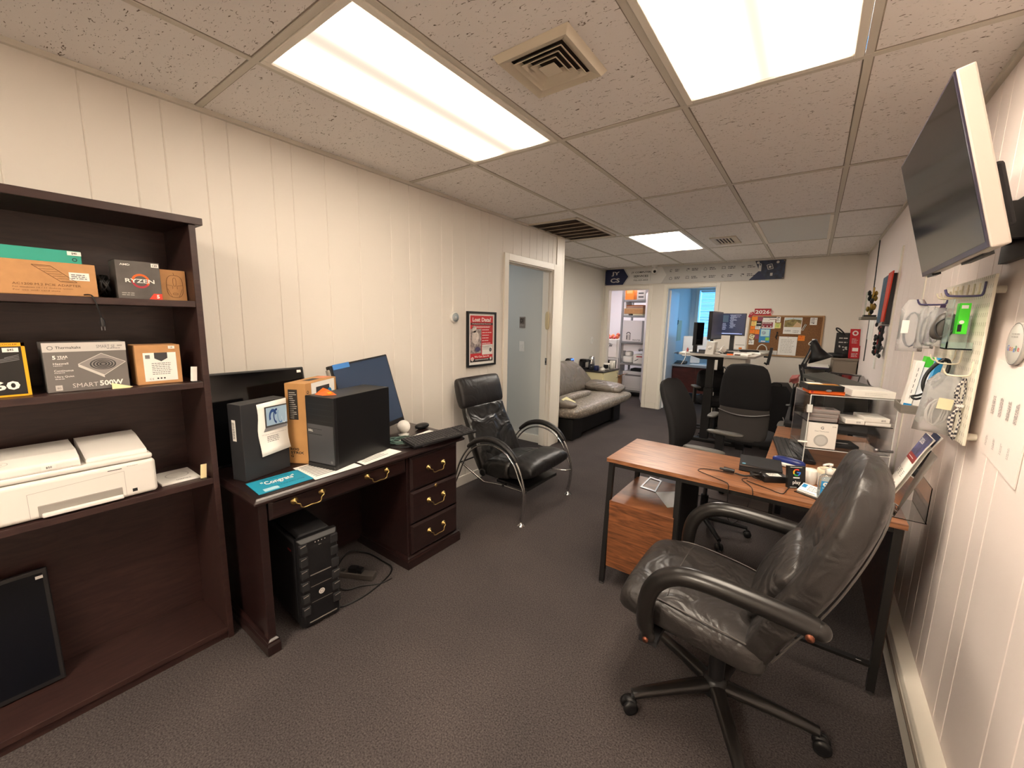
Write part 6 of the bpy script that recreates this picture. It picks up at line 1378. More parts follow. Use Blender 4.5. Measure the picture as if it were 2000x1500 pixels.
note(512, 605, 765, 920, mat('flyer_blue', '#3a8ec8', .5), 'printed_flyer', 'blue and green flyer on the cork board', 'flyer', flb)
def cal(b, F, W_, H_): b.rect(F, W_ * .03, H_ * .42, W_ * .97, H_ * .97, mat('hill_pic', '#8f8050', .6, var=.45, vscale=22), 1); b.poly(F, [(W_ * .03, H_ * .82), (W_ * .5, H_ * .9), (W_ * .97, H_ * .84), (W_ * .97, H_ * .97), (W_ * .03, H_ * .97)], mat('sky_pic', '#c0d0d0', .6), 2); b.poly(F, [(W_ * .5, H_ * .42), (W_ * .72, H_ * .75), (W_ * .97, H_ * .6), (W_ * .97, H_ * .42)], mat('sand_pic', '#d0b088', .6), 2); b.text(F, 'CALENDAR', W_ * .08, H_ * .15, H_ * .09, DGREY, 1, w_=W_ * .35); b.lines(F, W_ * .55, H_ * .2, W_ * .9, 2, .02, .006, GINK, 1)
note(1050, 345, 1445, 708, PAPER, 'picture_calendar', 'calendar page with a green hillside picture on the cork board', 'calendar', cal)
note(980, 770, 1388, 1185, PAPER, 'typed_page', 'full white typed page pinned low on the cork board', 'paper', plines(9, LG))
note(1398, 735, 1545, 852, ON, 'sticky_note', 'lone orange note right of the typed page', 'note', plines(2, ORANGE))
note(1612, 345, 1760, 500, PAPER, 'business_card', 'white card pinned at the top right of the cork board', 'card', lambda b, F, W_, H_: (b.disc(F, W_ * .5, H_ * .25, W_ * .1, DGREY, 1), plines(3)(b, F, W_, H_)))
note(1705, 800, 1775, 870, PAPER, 'paper_slip', 'small white slip behind the lamp on the cork board', 'note')
t = thing('paper_clip_ring', 'white loop clip hanging beside the picture calendar', 'clip', (2.27, YB - .02, 1.43))
MB().tube([(2.245, YB - .018, 1.40), (2.26, YB - .018, 1.395), (2.292, YB - .018, 1.475), (2.278, YB - .018, 1.485), (2.245, YB - .018, 1.40)], .004, WHITE, n=6).build('loop', t)
t = thing('black_hook_figure', 'small dark figure-shaped hook on the cork board', 'hook', (1.96, YB - .02, 1.32))
MB().sell((1.965, YB - .02, 1.355), (.02, .012, .03), BLKM, 1, 1).tube(curve([(1.965, YB - .02, 1.34), (1.955, YB - .02, 1.30), (1.965, YB - .02, 1.26)], 4), .006, BLKM).tube([(1.945, YB - .02, 1.29), (1.985, YB - .02, 1.32)], .004, BLKM).build('figure', t)
t = thing('year_sign', 'red 2026 sign with bow shapes perched on top of the cork board', 'sign', (1.75, YB - .015, 1.63))
MB().box((1.655, YB - .025, 1.601), (1.86, YB - .018, 1.695), mat('sign_red', '#a82a34', .6)).build('plate', t)
MB().box((1.64, YB - .024, 1.597), (1.87, YB - .017, 1.612), mat('sign_orange', '#d84a30', .6)).build('ribbon', t)
b = MB(); b.text(FYm(1.755, YB - .0253, 1.62), '2026', 0, 0, .055, PAPER, 2, w_=.18, al='C', bold=.03); b.build('lettering', t)
b = MB(); b.prism([(1.58, 1.575), (1.61, 1.56), (1.655, 1.62), (1.64, 1.65), (1.60, 1.64)], lambda a, z: (a, YB - .026, z), lambda a, z: (a, YB - .02, z), MC['sign_red']); b.disc(FYm(0, YB - .027, 0), 1.872, 1.645, .022, mat('sign_pink', '#e0b0b0', .6), 1, ri=.012); b.disc(FYm(0, YB - .027, 0), 1.615, 1.625, .016, MC['sign_pink'], 1, ri=.009); b.build('bow', t)
t = thing('wall_papers', 'stack of pale sheets taped to the wall left of the cork board', 'paper', (1.53, YB - .01, 1.25))
MB().box((1.44, YB - .012, 1.04), (1.585, YB - .002, 1.42), PAPER).box((1.45, YB - .016, 1.03), (1.58, YB - .012, 1.16), PAPER).box((1.45, YB - .02, 1.155), (1.57, YB - .016, 1.16), DGREY).build('sheet', t)
MB().box((1.50, YB - .021, 1.08), (1.54, YB - .017, 1.12), ON).box((1.465, YB - .014, 1.44), (1.515, YB - .004, 1.49), DGREY).build('sticker', t)
# ---- power outlet and white cord under board
t = thing('wall_outlet', 'white outlet with chargers and an arching cord at the cork board lower edge', 'outlet', (1.93, YB, 1.06))
MB().box((1.90, YB - .03, 1.04), (1.99, YB - .021, 1.10), WHITE).box((1.84, YB - .06, 1.055), (1.885, YB - .022, 1.09), WHITE).box((1.91, YB - .05, 1.05), (1.94, YB - .03, 1.09), WHITE).build('plate', t, bevel=.002)
MB().tube(curve([(1.865, YB - .05, 1.09), (1.85, YB - .06, 1.15), (1.80, YB - .07, 1.18), (1.76, YB - .08, 1.15), (1.74, YB - .1, 1.08)], 6), .007, WCORD).build('cord', t)

# ---- standing desk
t = thing('standing_desk', 'white-topped standing desk on black columns near the back wall', 'desk', (1.48, 5.8, 0))
sz = 1.12
MB().prism([(1.11, 5.10), (1.16, 5.05), (1.84, 4.99), (1.90, 5.04), (1.97, 6.45), (1.93, 6.5), (1.17, 6.5), (1.12, 6.45)], lambda a, b_: (a, b_, sz - .025), lambda a, b_: (a, b_, sz), mat('desk_top_pale', '#b5b0a8', .45)).build('desktop', t, bevel=.004)
for y in (5.42, 6.15):
    MB().box((1.36, y - .035, .05), (1.46, y + .035, .68), BLK).box((1.37, y - .028, .68), (1.45, y + .028, sz - .05), BLK).build('column', t, bevel=.004)
    MB().box((1.14, y - .04, 0), (1.78, y + .04, .045), BLK).build('foot', t, bevel=.008)
    b = MB(); b.loft([[(1.16 + o, y - .06, z), (1.78 - o, y - .06, z), (1.78 - o, y + .06, z), (1.16 + o, y + .06, z)] for z, o in ((sz - .026, 0), (sz - .05, .02), (sz - .085, .14))], BLK, smooth=False); b.build('support_beam', t, bevel=.003)
MB().box((1.6, 5.06, sz - .13), (1.82, 5.5, sz - .03), mat('drawer_white', '#cfcac2', .5)).build('drawer', t, bevel=.004)
zs = sz + .0006
def mon(name, label, x, y, z, w_, h_, rz, scr, stand=True, prt=None):
    t = thing(name, label, 'monitor', (x, y, zs), rz=rz)
    MB().box((-w_ / 2, -.012, z), (w_ / 2, .028, z + h_), BLK).build('casing', t, world=False, bevel=.003)
    MB().box((-w_ / 2 + .006, -.0135, z + .012), (w_ / 2 - .006, -.012, z + h_ - .006), scr).build('screen', t, world=False)
    if stand: MB().box((-.025, .02, 0), (.025, .05, z + h_ * .5), BLK).box((-.09, -.06, 0), (.09, .10, .008), BLK).build('stand', t, world=False, bevel=.003)
    if prt: b = MB(); prt(b, (V(-w_ / 2, -.0136, z), V(1, 0, 0), V(0, 0, 1)), w_, h_); b.build('screen_content', t, world=False)
SCR = mat('code_screen', (.012, .016, .035), .2, emit=1.0, ecol=(.012, .017, .04)); CTX = mat('code_text', (.3, .35, .5), .3, emit=.5, ecol=(.25, .3, .42)); BAR = mat('task_bar', (.3, .4, .8), .3, emit=1, ecol=(.25, .33, .7))
def code(b, F, W_, H_):
    for i in range(16): x = W_ * .36; b.lines(F, x + .004 * (i % 3), H_ * (.93 - .038 * i), x + W_ * random.uniform(.1, .5), 1, .01, .0035, CTX, 1)
    b.rect(F, W_ * .04, H_ * .60, W_ * .30, H_ * .92, mat('code_side', (.02, .035, .055), .3, emit=1, ecol=(.018, .035, .055)), 1)
    for i in range(7): b.lines(F, W_ * .05, H_ * (.55 - .045 * i), W_ * .25, 1, .01, .004, CTX, 1)
    b.rect(F, W_ * .05, H_ * .075, W_ * .9, H_ * .095, BAR, 2); b.lines(F, W_ * .08, H_ * .115, W_ * .85, 1, .01, .004, CTX, 2)
mon('monitor', 'screen showing dark code text on the standing desk', 1.528, 6.0, .195, .285, .285, 0, SCR, prt=code)
mon('monitor', 'large dark monitor seen edge-on, left of the code screen', 1.43, 5.42, .155, .48, .33, math.radians(86), mat('dim_screen', (.03, .03, .05), .25, emit=.8, ecol=(.018, .019, .03)))
mon('monitor', 'small black monitor edge-on at the left end of the standing desk', 1.30, 5.17, .085, .16, .27, math.radians(72), GLOSS)
t = thing('white_speaker', 'white upright box with an oval hole on the standing desk', 'speaker', (1.46, 5.08, zs), rz=math.radians(-10))
MB().prism([(-.05, 0), (.04, 0), (.05, .14), (-.035, .145)], lambda a, z: (a, -.04, z), lambda a, z: (a, .04, z), mat('device_white', '#dad7d0', .4)).build('body', t, world=False, bevel=.006)
MB().lathe([(.018, 0), (.018, .003), (.011, .003)], (0, -.04, .075), WHITE, 20, axis=(0, -1, 0)).lathe([(.011, .0008), (0, .001)], (0, -.04, .075), INK, 20, axis=(0, -1, 0)).build('port', t, world=False)
t = thing('digital_clock', 'small black device box in front of the white speaker', 'device', (1.36, 5.08, zs))
MB().box((1.335, 5.055, zs), (1.42, 5.10, zs + .045), BLK).box((1.343, 5.0545, zs + .006), (1.412, 5.0548, zs + .036), DGREY).build('body', t, bevel=.002)
t = thing('white_charger', 'white charger brick with a thick white cord on the standing desk', 'charger', (1.58, 5.15, zs))
MB(RT((1.575, 5.14, zs + .05), math.radians(20), 0, math.radians(25))).box((-.028, -.018, -.02), (.028, .018, .025), WHITE).build('brick', t, bevel=.004)
MB().tube(curve([(1.515, 5.05, zs + .008), (1.525, 5.06, zs + .02), (1.54, 5.08, zs + .06), (1.57, 5.12, zs + .09), (1.585, 5.13, zs + .10), (1.59, 5.14, zs + .07)], 6), .005, WCORD).build('cord', t)
random.seed(3)
cl = [('crumpled white tissue near the desk front edge', 'tissue', 1.53, 5.07, .07, .05, .02, PAPER, 1), ('small orange packet on the standing desk front', 'packet', 1.66, 5.06, .06, .03, .015, ORANGE, 0), ('white papers stack at the right of the standing desk', 'paper', 1.76, 5.16, .15, .10, .012, PAPER, 0), ('black gadget between charger and papers on the standing desk', 'device', 1.62, 5.22, .10, .05, .03, BLK, 0), ('long white paper pad behind the orange packet', 'paper', 1.66, 5.30, .12, .07, .018, PAPER, 0), ('brown flat wallet on the standing desk right side', 'wallet', 1.73, 5.08, .05, .03, .014, mat('wallet_brown', '#4a2d20', .6), 0), ('pale folded sheet at the far right of the standing desk', 'paper', 1.85, 5.65, .16, .10, .01, PAPER, 0), ('dark flat notebook at the desk back right', 'notebook', 1.75, 5.9, .2, .14, .02, BLKM, 0), ('small white box behind the dark gadget', 'box', 1.56, 5.36, .06, .05, .03, PAPER, 0), ('second pale sheet behind the long pad on the standing desk', 'paper', 1.78, 5.42, .14, .08, .008, PAPER, 0)]
for lb, ct, x, y, w_, d_, h_, m, sh in cl:
    t = thing(ct.replace(' ', '_'), lb, ct, (x, y, zs), rz=random.uniform(-.4, .4))
    if sh: MB().sell((0, 0, h_ * .6), (w_, d_, h_ * 1.2), m, 1.4, 1.2, nu=9, nv=6).build('body', t, world=False)
    else: MB().box((-w_ / 2, -d_ / 2, 0), (w_ / 2, d_ / 2, h_), m).build('body', t, world=False, bevel=.001)
t = thing('desk_clamp', 'black clamp arm at the right edge of the standing desk', 'clamp', (1.98, 5.6, 1.1))
MB().bar((1.985, 5.6, 1.0), (2.01, 5.6, 1.2), .02, .03, BLK).bar((1.94, 5.6, 1.09), (1.99, 5.6, 1.09), .02, .02, BLK).bar((1.985, 5.6, 1.0), (1.95, 5.6, 1.02), .02, .02, BLK).build('clamp', t)
t = thing('hanging_cables', 'tangle of thin black cables hanging under the standing desk', 'cable', (1.6, 5.5, 1.0))
b = MB()
for k in range(4): b.tube(curve([(1.52 + .02 * k, 5.45, 1.08), (1.54 + .015 * k, 5.45, .98 - .02 * k), (1.58 + .01 * k, 5.5, .92 - .01 * k), (1.64, 5.52, .98), (1.66 + .01 * k, 5.5, 1.08)], 6), .004, CORD, n=6)
b.build('cord', t)
t = thing('hanging_cable', 'white cable dangling from the left end of the standing desk', 'cable', (1.2, 5.06, 1.0))
MB().tube(curve([(1.23, 5.10, zs + .005), (1.20, 5.04, zs), (1.20, 5.03, 1.06), (1.16, 5.03, .98)], 6), .004, WCORD, n=6).build('cord', t)
t = thing('small_red_bottle', 'tiny dark bottle at the left corner of the standing desk', 'bottle', (1.17, 5.2, zs))
MB().lathe([(.012, 0), (.012, .035), (.006, .04), (.006, .05), (0, .051)], (1.17, 5.25, zs), mat('dark_red', '#7a2a28')).build('body', t)
# black suitcase
t = thing('black_case', 'tall black hard case with a handle standing against the back area', 'suitcase', (2.12, 5.6, 0))
MB().prism([(2.01, 0), (2.25, 0), (2.25, .70), (2.20, .775), (2.05, .765), (2.01, .72)], lambda a, z: (a, 5.5, z), lambda a, z: (a, 5.9, z), BLKM).build('shell', t, bevel=.015, seg=3)
MB().tube(curve([(2.06, 5.49, .755), (2.05, 5.47, .79), (2.10, 5.47, .81), (2.15, 5.47, .80), (2.15, 5.49, .765)], 5), .008, BLK).build('handle', t)
MB().tube(curve([(2.20, 5.495, .42), (2.215, 5.485, .38), (2.2, 5.495, .34)], 4), .005, STEEL).build('latch', t)
t = thing('waste_bin', 'small green-grey bin beside the black case', 'bin', (2.33, 5.35, 0))
MB().lathe([(.09, 0), (.11, .4), (.115, .42), (.108, .42), (.088, .01), (0, .01)], (2.40, 5.6, 0), mat('bin_green', '#41504a', .5)).build('body', t)

# ---- second desk along right wall behind the display case
t = thing('black_desk', 'dark desk along the right wall behind the display case', 'desk', (2.55, 4.4, 0))
MB().box((2.27, 3.62, .71), (2.82, 5.3, .735), BLKM).build('desktop', t, bevel=.003)
for x, y in ((2.30, 3.66), (2.79, 3.66), (2.30, 5.26), (2.79, 5.26)): MB().box((x - .02, y - .02, 0), (x + .02, y + .02, .71), BLK).build('leg', t)
z7 = .7356
t = thing('monitor', 'black monitor turned sideways behind the left edge of the display case', 'monitor', (2.35, 3.8, z7))
MB().box((2.30, 3.70, z7 + .0), (2.335, 3.98, z7 + .265), GLOSS).build('casing', t, bevel=.012, seg=3)
MB().box((2.335, 3.80, z7), (2.40, 3.90, z7 + .1), BLK).build('stand', t, bevel=.003)
t = thing('monitor', 'wide grey-edged monitor lying face up behind the display case top', 'monitor', (2.48, 3.9, z7))
b = MB(); P0 = [V(2.345, 4.02, 1.075), V(2.665, 3.66, 1.02), V(2.80, 3.80, 1.03), V(2.50, 4.22, 1.085)]
b.add(P0 + [p - V(0, 0, .03) for p in P0], [(0, 1, 2, 3), (7, 6, 5, 4), (0, 4, 5, 1), (1, 5, 6, 2), (2, 6, 7, 3), (3, 7, 4, 0)], mat('graphite', '#4a4b48', .4)); b.build('casing', t, bevel=.003)
MB().box((2.50, 3.86, z7), (2.62, 3.96, 1.02), BLK).box((2.45, 3.8, z7), (2.68, 4.0, z7 + .012), BLK).build('stand', t, bevel=.003)
t = thing('office_printer', 'big black printer with raised trays on the dark desk by the right wall', 'printer', (2.62, 4.8, z7))
MB().box((2.44, 4.45, z7), (2.82, 5.2, z7 + .15), BLK).build('body', t, bevel=.012)
b = MB(); q = [V(2.44, 4.5, .90), V(2.44, 5.15, .93), V(2.56, 5.2, 1.0), V(2.82, 5.2, .985), V(2.82, 4.45, .935)]; b.add(q + [p - V(0, 0, .02) for p in q], [(0, 4, 3, 2, 1), (5, 6, 7, 8, 9)] + [(i, (i + 1) % 5, 5 + (i + 1) % 5, 5 + i) for i in range(5)], GLOSS); b.build('upper_tray', t, recalc=True)
MB().tube([(2.44, 4.5, .905), (2.46, 5.1, .94), (2.57, 5.18, 1.003), (2.80, 5.18, .99)], .004, STEEL).build('tray_edge', t)
MB().box((2.6, 4.5, .90), (2.8, 4.62, .955), BLKM).build('document_tray', t, bevel=.01)
t = thing('paper_stack', 'loose white papers on the shelf beyond the clamp lamp', 'paper', (2.5, 5.9, .95))
MB().box((2.36, 6.3, .955), (2.58, 6.75, .965), PAPER).box((2.40, 6.28, .945), (2.57, 6.6, .955), mat('plum_folder', '#3a2a50', .5)).build('sheets', t)
t = thing('wire_shelf', 'small low shelf carrying loose papers under the cork board', 'shelf', (2.45, 6.6, 0))
MB().box((2.30, 6.26, .925), (2.595, 6.95, .944), BLKM).build('top', t, bevel=.002)
for x, y in ((2.32, 6.28), (2.575, 6.28), (2.32, 6.93), (2.575, 6.93)): MB().box((x - .012, y - .012, 0), (x + .012, y + .012, .925), BLK).build('leg', t)
# clamp lamp
t = thing('clamp_lamp', 'black articulated clamp lamp bent over the dark desk', 'lamp', (2.38, 4.5, z7))
MB().box((2.355, 4.47, z7 - .045), (2.40, 4.53, z7 + .02), BLK).cyl((2.378, 4.5, z7 + .02), (2.378, 4.5, .90), .012, BLK).build('clamp', t, bevel=.002)
b = MB()
for d in (-.012, .012): b.tube([(2.378 + d, 4.5, .88), (2.325 + d, 4.5, 1.08), (2.32 + d, 4.5, 1.11)], .007, BLK).tube([(2.325 + d, 4.5, 1.08), (2.375 + d, 4.5, 1.22), (2.40 + d, 4.5, 1.33)], .007, BLK)
b.tube([(2.35, 4.49, 1.0), (2.33, 4.49, 1.09)], .004, STEEL).tube([(2.34, 4.49, 1.13), (2.38, 4.49, 1.25)], .004, STEEL).build('arm', t)
M = RT((2.42, 4.5, 1.24), 0, 0, math.radians(-24)) 
MB(M).lathe([(.014, .10), (.028, .095), (.036, .05), (.04, .01), (.06, -.035), (.095, -.085), (.092, -.085), (.057, -.035), (.034, .0)], (0, 0, 0), BLK, 28).build('shade', t)
MB(M).sell((0, 0, -.03), (.05, .05, .07), WHITE, 1, 1).build('bulb', t)
MB().tube(curve([(2.40, 4.49, 1.33), (2.37, 4.48, 1.32), (2.355, 4.48, 1.30), (2.37, 4.48, 1.29), (2.40, 4.49, 1.30)], 5), .004, WCORD).sell((2.40, 4.5, 1.33), (.03, .03, .03), STEEL, 1, 1).build('joint', t)
t = thing('pink_ribbed_bundle', 'reddish pink ribbed bundle beside the clamp lamp', 'lump', (2.29, 4.4, 1.0))  # unidentified reddish thing, shaped as a ribbed bundle
PK = mat('reddish_pink', '#a8605c', .5); b = MB()
for i in range(5): b.tube([(2.255 + .010 * i, 4.41, .955 + .004 * i), (2.262 + .011 * i, 4.37, .985 + .004 * i), (2.272 + .011 * i, 4.40, 1.015 + .002 * i)], [.008, .011, .008], PK, n=8)
b.sell((2.29, 4.42, .975), (.06, .04, .07), PK, .9, .9); b.build('body', t)
MB().cyl((2.285, 4.42, z7), (2.29, 4.42, .965), .009, BLK, n=10).lathe([(.04, 0), (.04, .01), (0, .012)], (2.285, 4.42, z7), BLK).build('holder', t)
# ---- file cabinet at back right with things on it
t = thing('file_cabinet', 'grey-brown cabinet in the far right corner', 'cabinet', (2.72, 6.6, 0))
FB_ = mat('cabinet_taupe', '#7c7062', .5)
MB().box((2.61, 6.25, 0), (2.835, 6.95, 1.06), FB_).build('body', t, bevel=.003)
MB().box((2.60, 6.24, 1.06), (2.84, 6.96, 1.085), FB_).build('top', t, bevel=.003)
MB().box((2.615, 6.243, .60), (2.83, 6.25, 1.04), FB_).build('drawer_front', t, bevel=.003)
t = thing('vinyl_cutter', 'black device with a glossy base and a picture of tools on its box', 'device', (2.66, 6.3, 1.0855))
MB().sell((2.63, 6.33, 1.115), (.19, .16, .055), BLK, .9, .5).build('base', t)
MB().box((2.61, 6.38, 1.0855), (2.755, 6.44, 1.385), BLK).build('panel', t, bevel=.003)
b = MB(); F = FYm(2.61, 6.38, 1.0855); b.lines(F, .03, .24, .12, 2, .05, .012, LG, 1, jag=.1)
for i in range(9): b.disc(F, .04 + random.uniform(0, .08), .07 + random.uniform(0, .08), .008, LG, 1)
b.build('print', t)
MB().tube(curve([(2.69, 6.36, 1.36), (2.67, 6.34, 1.39), (2.63, 6.33, 1.43), (2.60, 6.33, 1.44), (2.61, 6.33, 1.41), (2.66, 6.34, 1.375)], 5), .008, BLK).build('gooseneck', t)
t = thing('leaflet_stand', 'red cardboard leaflet holder with a round emblem on the corner cabinet', 'leaflet holder', (2.80, 6.3, 1.0855))
CR = mat('card_red', '#b8242c', .5)
M = RT((2.745, 6.27, 1.0858), math.radians(18), math.radians(-6))
MB(M).box((0, 0, 0), (.098, .006, .35), CR).build('back_card', t); MB(M).box((.002, -.03, 0), (.096, -.026, .15), CR).box((.002, -.03, 0), (.006, .0, .13), CR).box((.092, -.03, 0), (.096, .0, .13), CR).build('pocket', t)
b = MB(M); F = (V(0, 0, 0), V(1, 0, 0), V(0, 0, 1)); b.disc(F, .049, .30, .030, PAPER, 1, ri=.016); b.lines(F, .02, .235, .08, 4, .016, .006, LG, 1, jag=.3); F = (V(.0, -.03, 0), V(1, 0, 0), V(0, 0, 1)); b.rect(F, .02, .085, .078, .125, PAPER, 1); b.lines(F, .015, .06, .085, 3, .016, .008, LG, 1, jag=.2); b.build('print', t)
# ---- right wall hangings
t = thing('hanging_strap', 'blue printed strap hanging on the right wall beyond the pegboard', 'strap', (2.82, 4.35, 1.9))
MB().prism([(4.62, 1.86), (4.35, 1.86), (4.42, 1.50), (4.66, 1.48)], lambda a, z: (2.808, a, z), lambda a, z: (2.80, a, z), mat('strap_blue', '#28506a', .5, var=.5, vscale=20)).build('strap', t)
t = thing('hanging_strap', 'red strap hanging beside the blue one on the right wall', 'strap', (2.81, 4.25, 1.9))
MB().prism([(4.34, 1.87), (4.12, 1.87), (4.26, 1.50), (4.41, 1.50)], lambda a, z: (2.808, a, z), lambda a, z: (2.80, a, z), mat('strap_red', '#d0402c', .5)).box((2.81, 4.20, 1.48), (2.846, 4.40, 1.86), mat('strap_dark', '#1c1418', .5)).build('strap', t)
t = thing('key_bunch', 'dark cluster of keys and lanyards hanging below the straps', 'keys', (2.80, 4.35, 1.35))
b = MB()
for i in range(34):
    y = 4.22 + random.uniform(0, .24); z = 1.22 + random.uniform(0, .26); b.sell((2.80 + random.uniform(-.02, .02), y, z), (.02, .04, .035), BLKM if i % 4 else STEEL, 1, 1, nu=8, nv=6)
for i in range(4): b.tube([(2.81, 4.25 + .05 * i, 1.47), (2.80, 4.27 + .05 * i, 1.25)], .008, BLKM if i != 2 else RED, n=6)
b.cyl((XR, 4.33, 1.47), (2.80, 4.33, 1.47), .004, STEEL, n=6); b.build('bunch', t)
MB().box((2.79, 4.28, 1.13), (2.80, 4.34, 1.22), PAPER).build('paper_tag', t)
t = thing('wall_ledge', 'small grey wall ledge holding a gold and clear ornament', 'shelf', (2.78, 4.62, 1.5))
MB().box((2.70, 4.68, 1.52), (2.846, 4.95, 1.545), mat('ledge_grey', '#7a7468', .5)).build('ledge', t, bevel=.003)
t = thing('gold_ornament', 'gold and clear trophy ornament standing on the small wall ledge', 'ornament', (2.75, 4.65, 1.546))
GD = mat('gold_foil', '#9a7c3c', .3, metal=.8)
MB().box((2.715, 4.72, 1.546), (2.80, 4.84, 1.562), BLK).build('base', t, bevel=.002)
b = MB(); random.seed(5)
for i in range(14): b.sell((2.735 + random.uniform(0, .05), 4.74 + random.uniform(0, .07), 1.59 + random.uniform(0, .17)), (.03, .04, .05), GD if i % 2 else BLK, 1.2, 1.2, nu=8, nv=6)
b.tube([(2.76, 4.78, 1.562), (2.765, 4.78, 1.80)], [.012, .006], GD, n=8); b.build('figure', t)
MB().box((2.72, 4.715, 1.562), (2.722, 4.845, 1.76), AC).build('clear_panel', t)
t = thing('wall_paper_note', 'white paper behind the red leaflet holder on the right wall', 'paper', (XR, 5.6, 1.3))
MB().box((XR - .004, 5.3, 1.33), (XR - .001, 5.75, 1.55), PAPER).build('paper', t)
t = thing('wall_cable', 'thin grey cable running down the right wall near the corner', 'cable', (XR, 5.6, 1.7))
MB().tube([(XR - .005, 5.9, H - .02), (XR - .005, 5.75, 1.7), (XR - .005, 5.7, 1.1)], .005, DGREY, n=6).build('cord', t)
# floor mat
t = thing('chair_mat', 'dark wood-look mat on the carpet under the task chairs', 'mat', (1.8, 4.3, 0))
MB().box((1.35, 3.62, .001), (2.24, 4.95, .005), wood('mat_brown', '#4d4340', '#38302e', .35, (1.5, 10, 1), 2)).build('mat', t)
t = thing('blue_paper_bit', 'small pale blue paper lying on the chair mat', 'paper', (1.6, 4.6, .006))
MB().box((1.53, 4.62, .0055), (1.68, 4.72, .0065), mat('pale_blue_paper', '#9fb8d0', .6)).build('paper', t)

# ================================================================== STORAGE ROOM
t = thing('metal_shelving', 'grey metal shelving rack in the storage room behind the left doorway', 'shelving', (-.55, 8.1, 0))
RK = mat('rack_grey', '#8e8f90', .45, metal=.3)
for x, y in ((-.70, 7.86), (-.70, 8.40), (.05, 7.86), (.05, 8.40)):
    MB().box((x - .018, y - .018, 0), (x + .018, y + .018, 2.3), RK).build('post', t)
for z in (.13, .66, 1.09, 1.60, 1.90): MB().box((-.70, 7.85, z - .035), (.06, 8.42, z), RK).build('shelf', t, bevel=.002)
def sbox(name, label, cat, a, b_, m, pr=None, bv=.004):
    if a[1] >= 7.86 and name not in ('black_device', 'red_books'): a = (max(a[0], -.675), a[1], a[2])
    t = thing(name, label, cat, ((a[0] + b_[0]) / 2, (a[1] + b_[1]) / 2, a[2]))
    MB().box(a, b_, m).build('body', t, bevel=bv)
    if pr: b = MB(); pr(b, FYm(a[0], a[1], a[2]), b_[0] - a[0], b_[2] - a[2]); b.build('print', t)
ORB = mat('orange_bin', '#e8842c', .35)
sbox('storage_bin', 'translucent orange storage bin on the top rack shelf', 'bin', (-.78, 7.88, 1.901), (-.50, 8.3, 2.15), ORB, lambda b, F, W_, H_: (b.rect(F, .03, .12, W_ - .03, .19, mat('orange_light', '#f0a868', .4), 1)))
sbox('device_stack', 'grey slotted device beside the orange bin on the top rack shelf', 'device', (-.44, 7.88, 1.901), (-.28, 8.2, 2.13), LG, lambda b, F, W_, H_: [b.rect(F, .03, .04 + .07 * i, W_ - .03, .06 + .07 * i, INK, 1) for i in range(3)])
sbox('white_envelopes', 'white envelopes standing on the second rack shelf', 'paper', (-.67, 7.9, 1.736), (-.645, 8.2, 1.86), PAPER)
sbox('cardboard_box', 'shallow brown carton full of papers on the second rack shelf', 'box', (-.76, 7.87, 1.63), (-.30, 8.3, 1.735), KRAFT, lambda b, F, W_, H_: b.rect(F, 0, H_ - .008, W_, H_, CN, 1))
sbox('folder_stack', 'brown and white folders on top of the shallow carton', 'folder', (-.64, 7.89, 1.736), (-.31, 8.2, 1.80), mat('folder_tan', '#a8683c', .6), lambda b, F, W_, H_: b.rect(F, 0, .02, W_, .03, PAPER, 1))
sbox('flat_box', 'thin white box under the shallow carton, left one', 'box', (-.76, 7.88, 1.601), (-.58, 8.2, 1.629), PAPER)
sbox('flat_box', 'thin cream box under the shallow carton, right one', 'box', (-.50, 7.88, 1.601), (-.30, 8.2, 1.629), CN)
def pwh(b, F, W_, H_):
    b.rect(F, .07, .02, .16, .14, LG, 1); b.disc(F, .115, .14, .045, DGREY, 1, ri=.03, a0=0, a1=PI); b.rect(F, .075, .04, .092, .12, DGREY, 2); b.rect(F, .14, .03, .155, .13, GINK, 2); b.text(F, 'PRINTER', .20, .015, .03, DGREY, 1, w_=.16)
sbox('printer_box', 'big white printer carton on the third rack shelf', 'box', (-.77, 7.88, 1.091), (-.30, 8.3, 1.50), mat('carton_white', '#e6e3e4', .6), pwh)
sbox('blank_box', 'plain white box on the fourth rack shelf', 'box', (-.72, 7.95, .90), (-.28, 8.3, 1.04), MC['carton_white'])
t = thing('white_printer', 'rounded white printer on the fourth rack shelf', 'printer', (-.6, 8.0, .661))
MB().sell((-.56, 8.03, .73), (.22, .30, .14), WHITE, .5, .4).build('body', t); MB().sell((-.58, 8.05, .84), (.14, .2, .10), WHITE, .6, .6).build('feeder', t)
sbox('gadget_carton', 'white carton with a red stripe on the fourth rack shelf', 'box', (-.44, 7.9, .661), (-.25, 8.2, .84), PAPER, lambda b, F, W_, H_: (b.rect(F, .06, H_ - .05, W_, H_ - .03, RED, 1), b.line(F, [(.03, .05), (.10, .09)], .012, DGREY, 1)))
def pmw(b, F, W_, H_): b.line(F, [(.03, .03), (W_, .03), (W_, H_ - .03), (.03, H_ - .03), (.03, .03)], .004, GINK, 1); b.rect(F, .05, H_ - .09, W_ - .02, H_ - .055, GINK, 1)
sbox('white_safe', 'white appliance with a vent strip on the bottom rack shelf', 'appliance', (-.62, 7.86, .131), (-.22, 8.3, .50), mat('appliance_white', '#d6d5d8', .4), pmw)
sbox('cable_heap', 'dark odds and ends on top of the white appliance', 'device', (-.5, 7.95, .501), (-.3, 8.2, .55), BLKM)
t = thing('cardboard_box', 'open brown carton on the floor beside the white appliance', 'box', (-.72, 7.6, 0))
MB().box((-.86, 7.5, 0), (-.60, 7.78, .42), KRAFT).build('carton', t, bevel=.003)
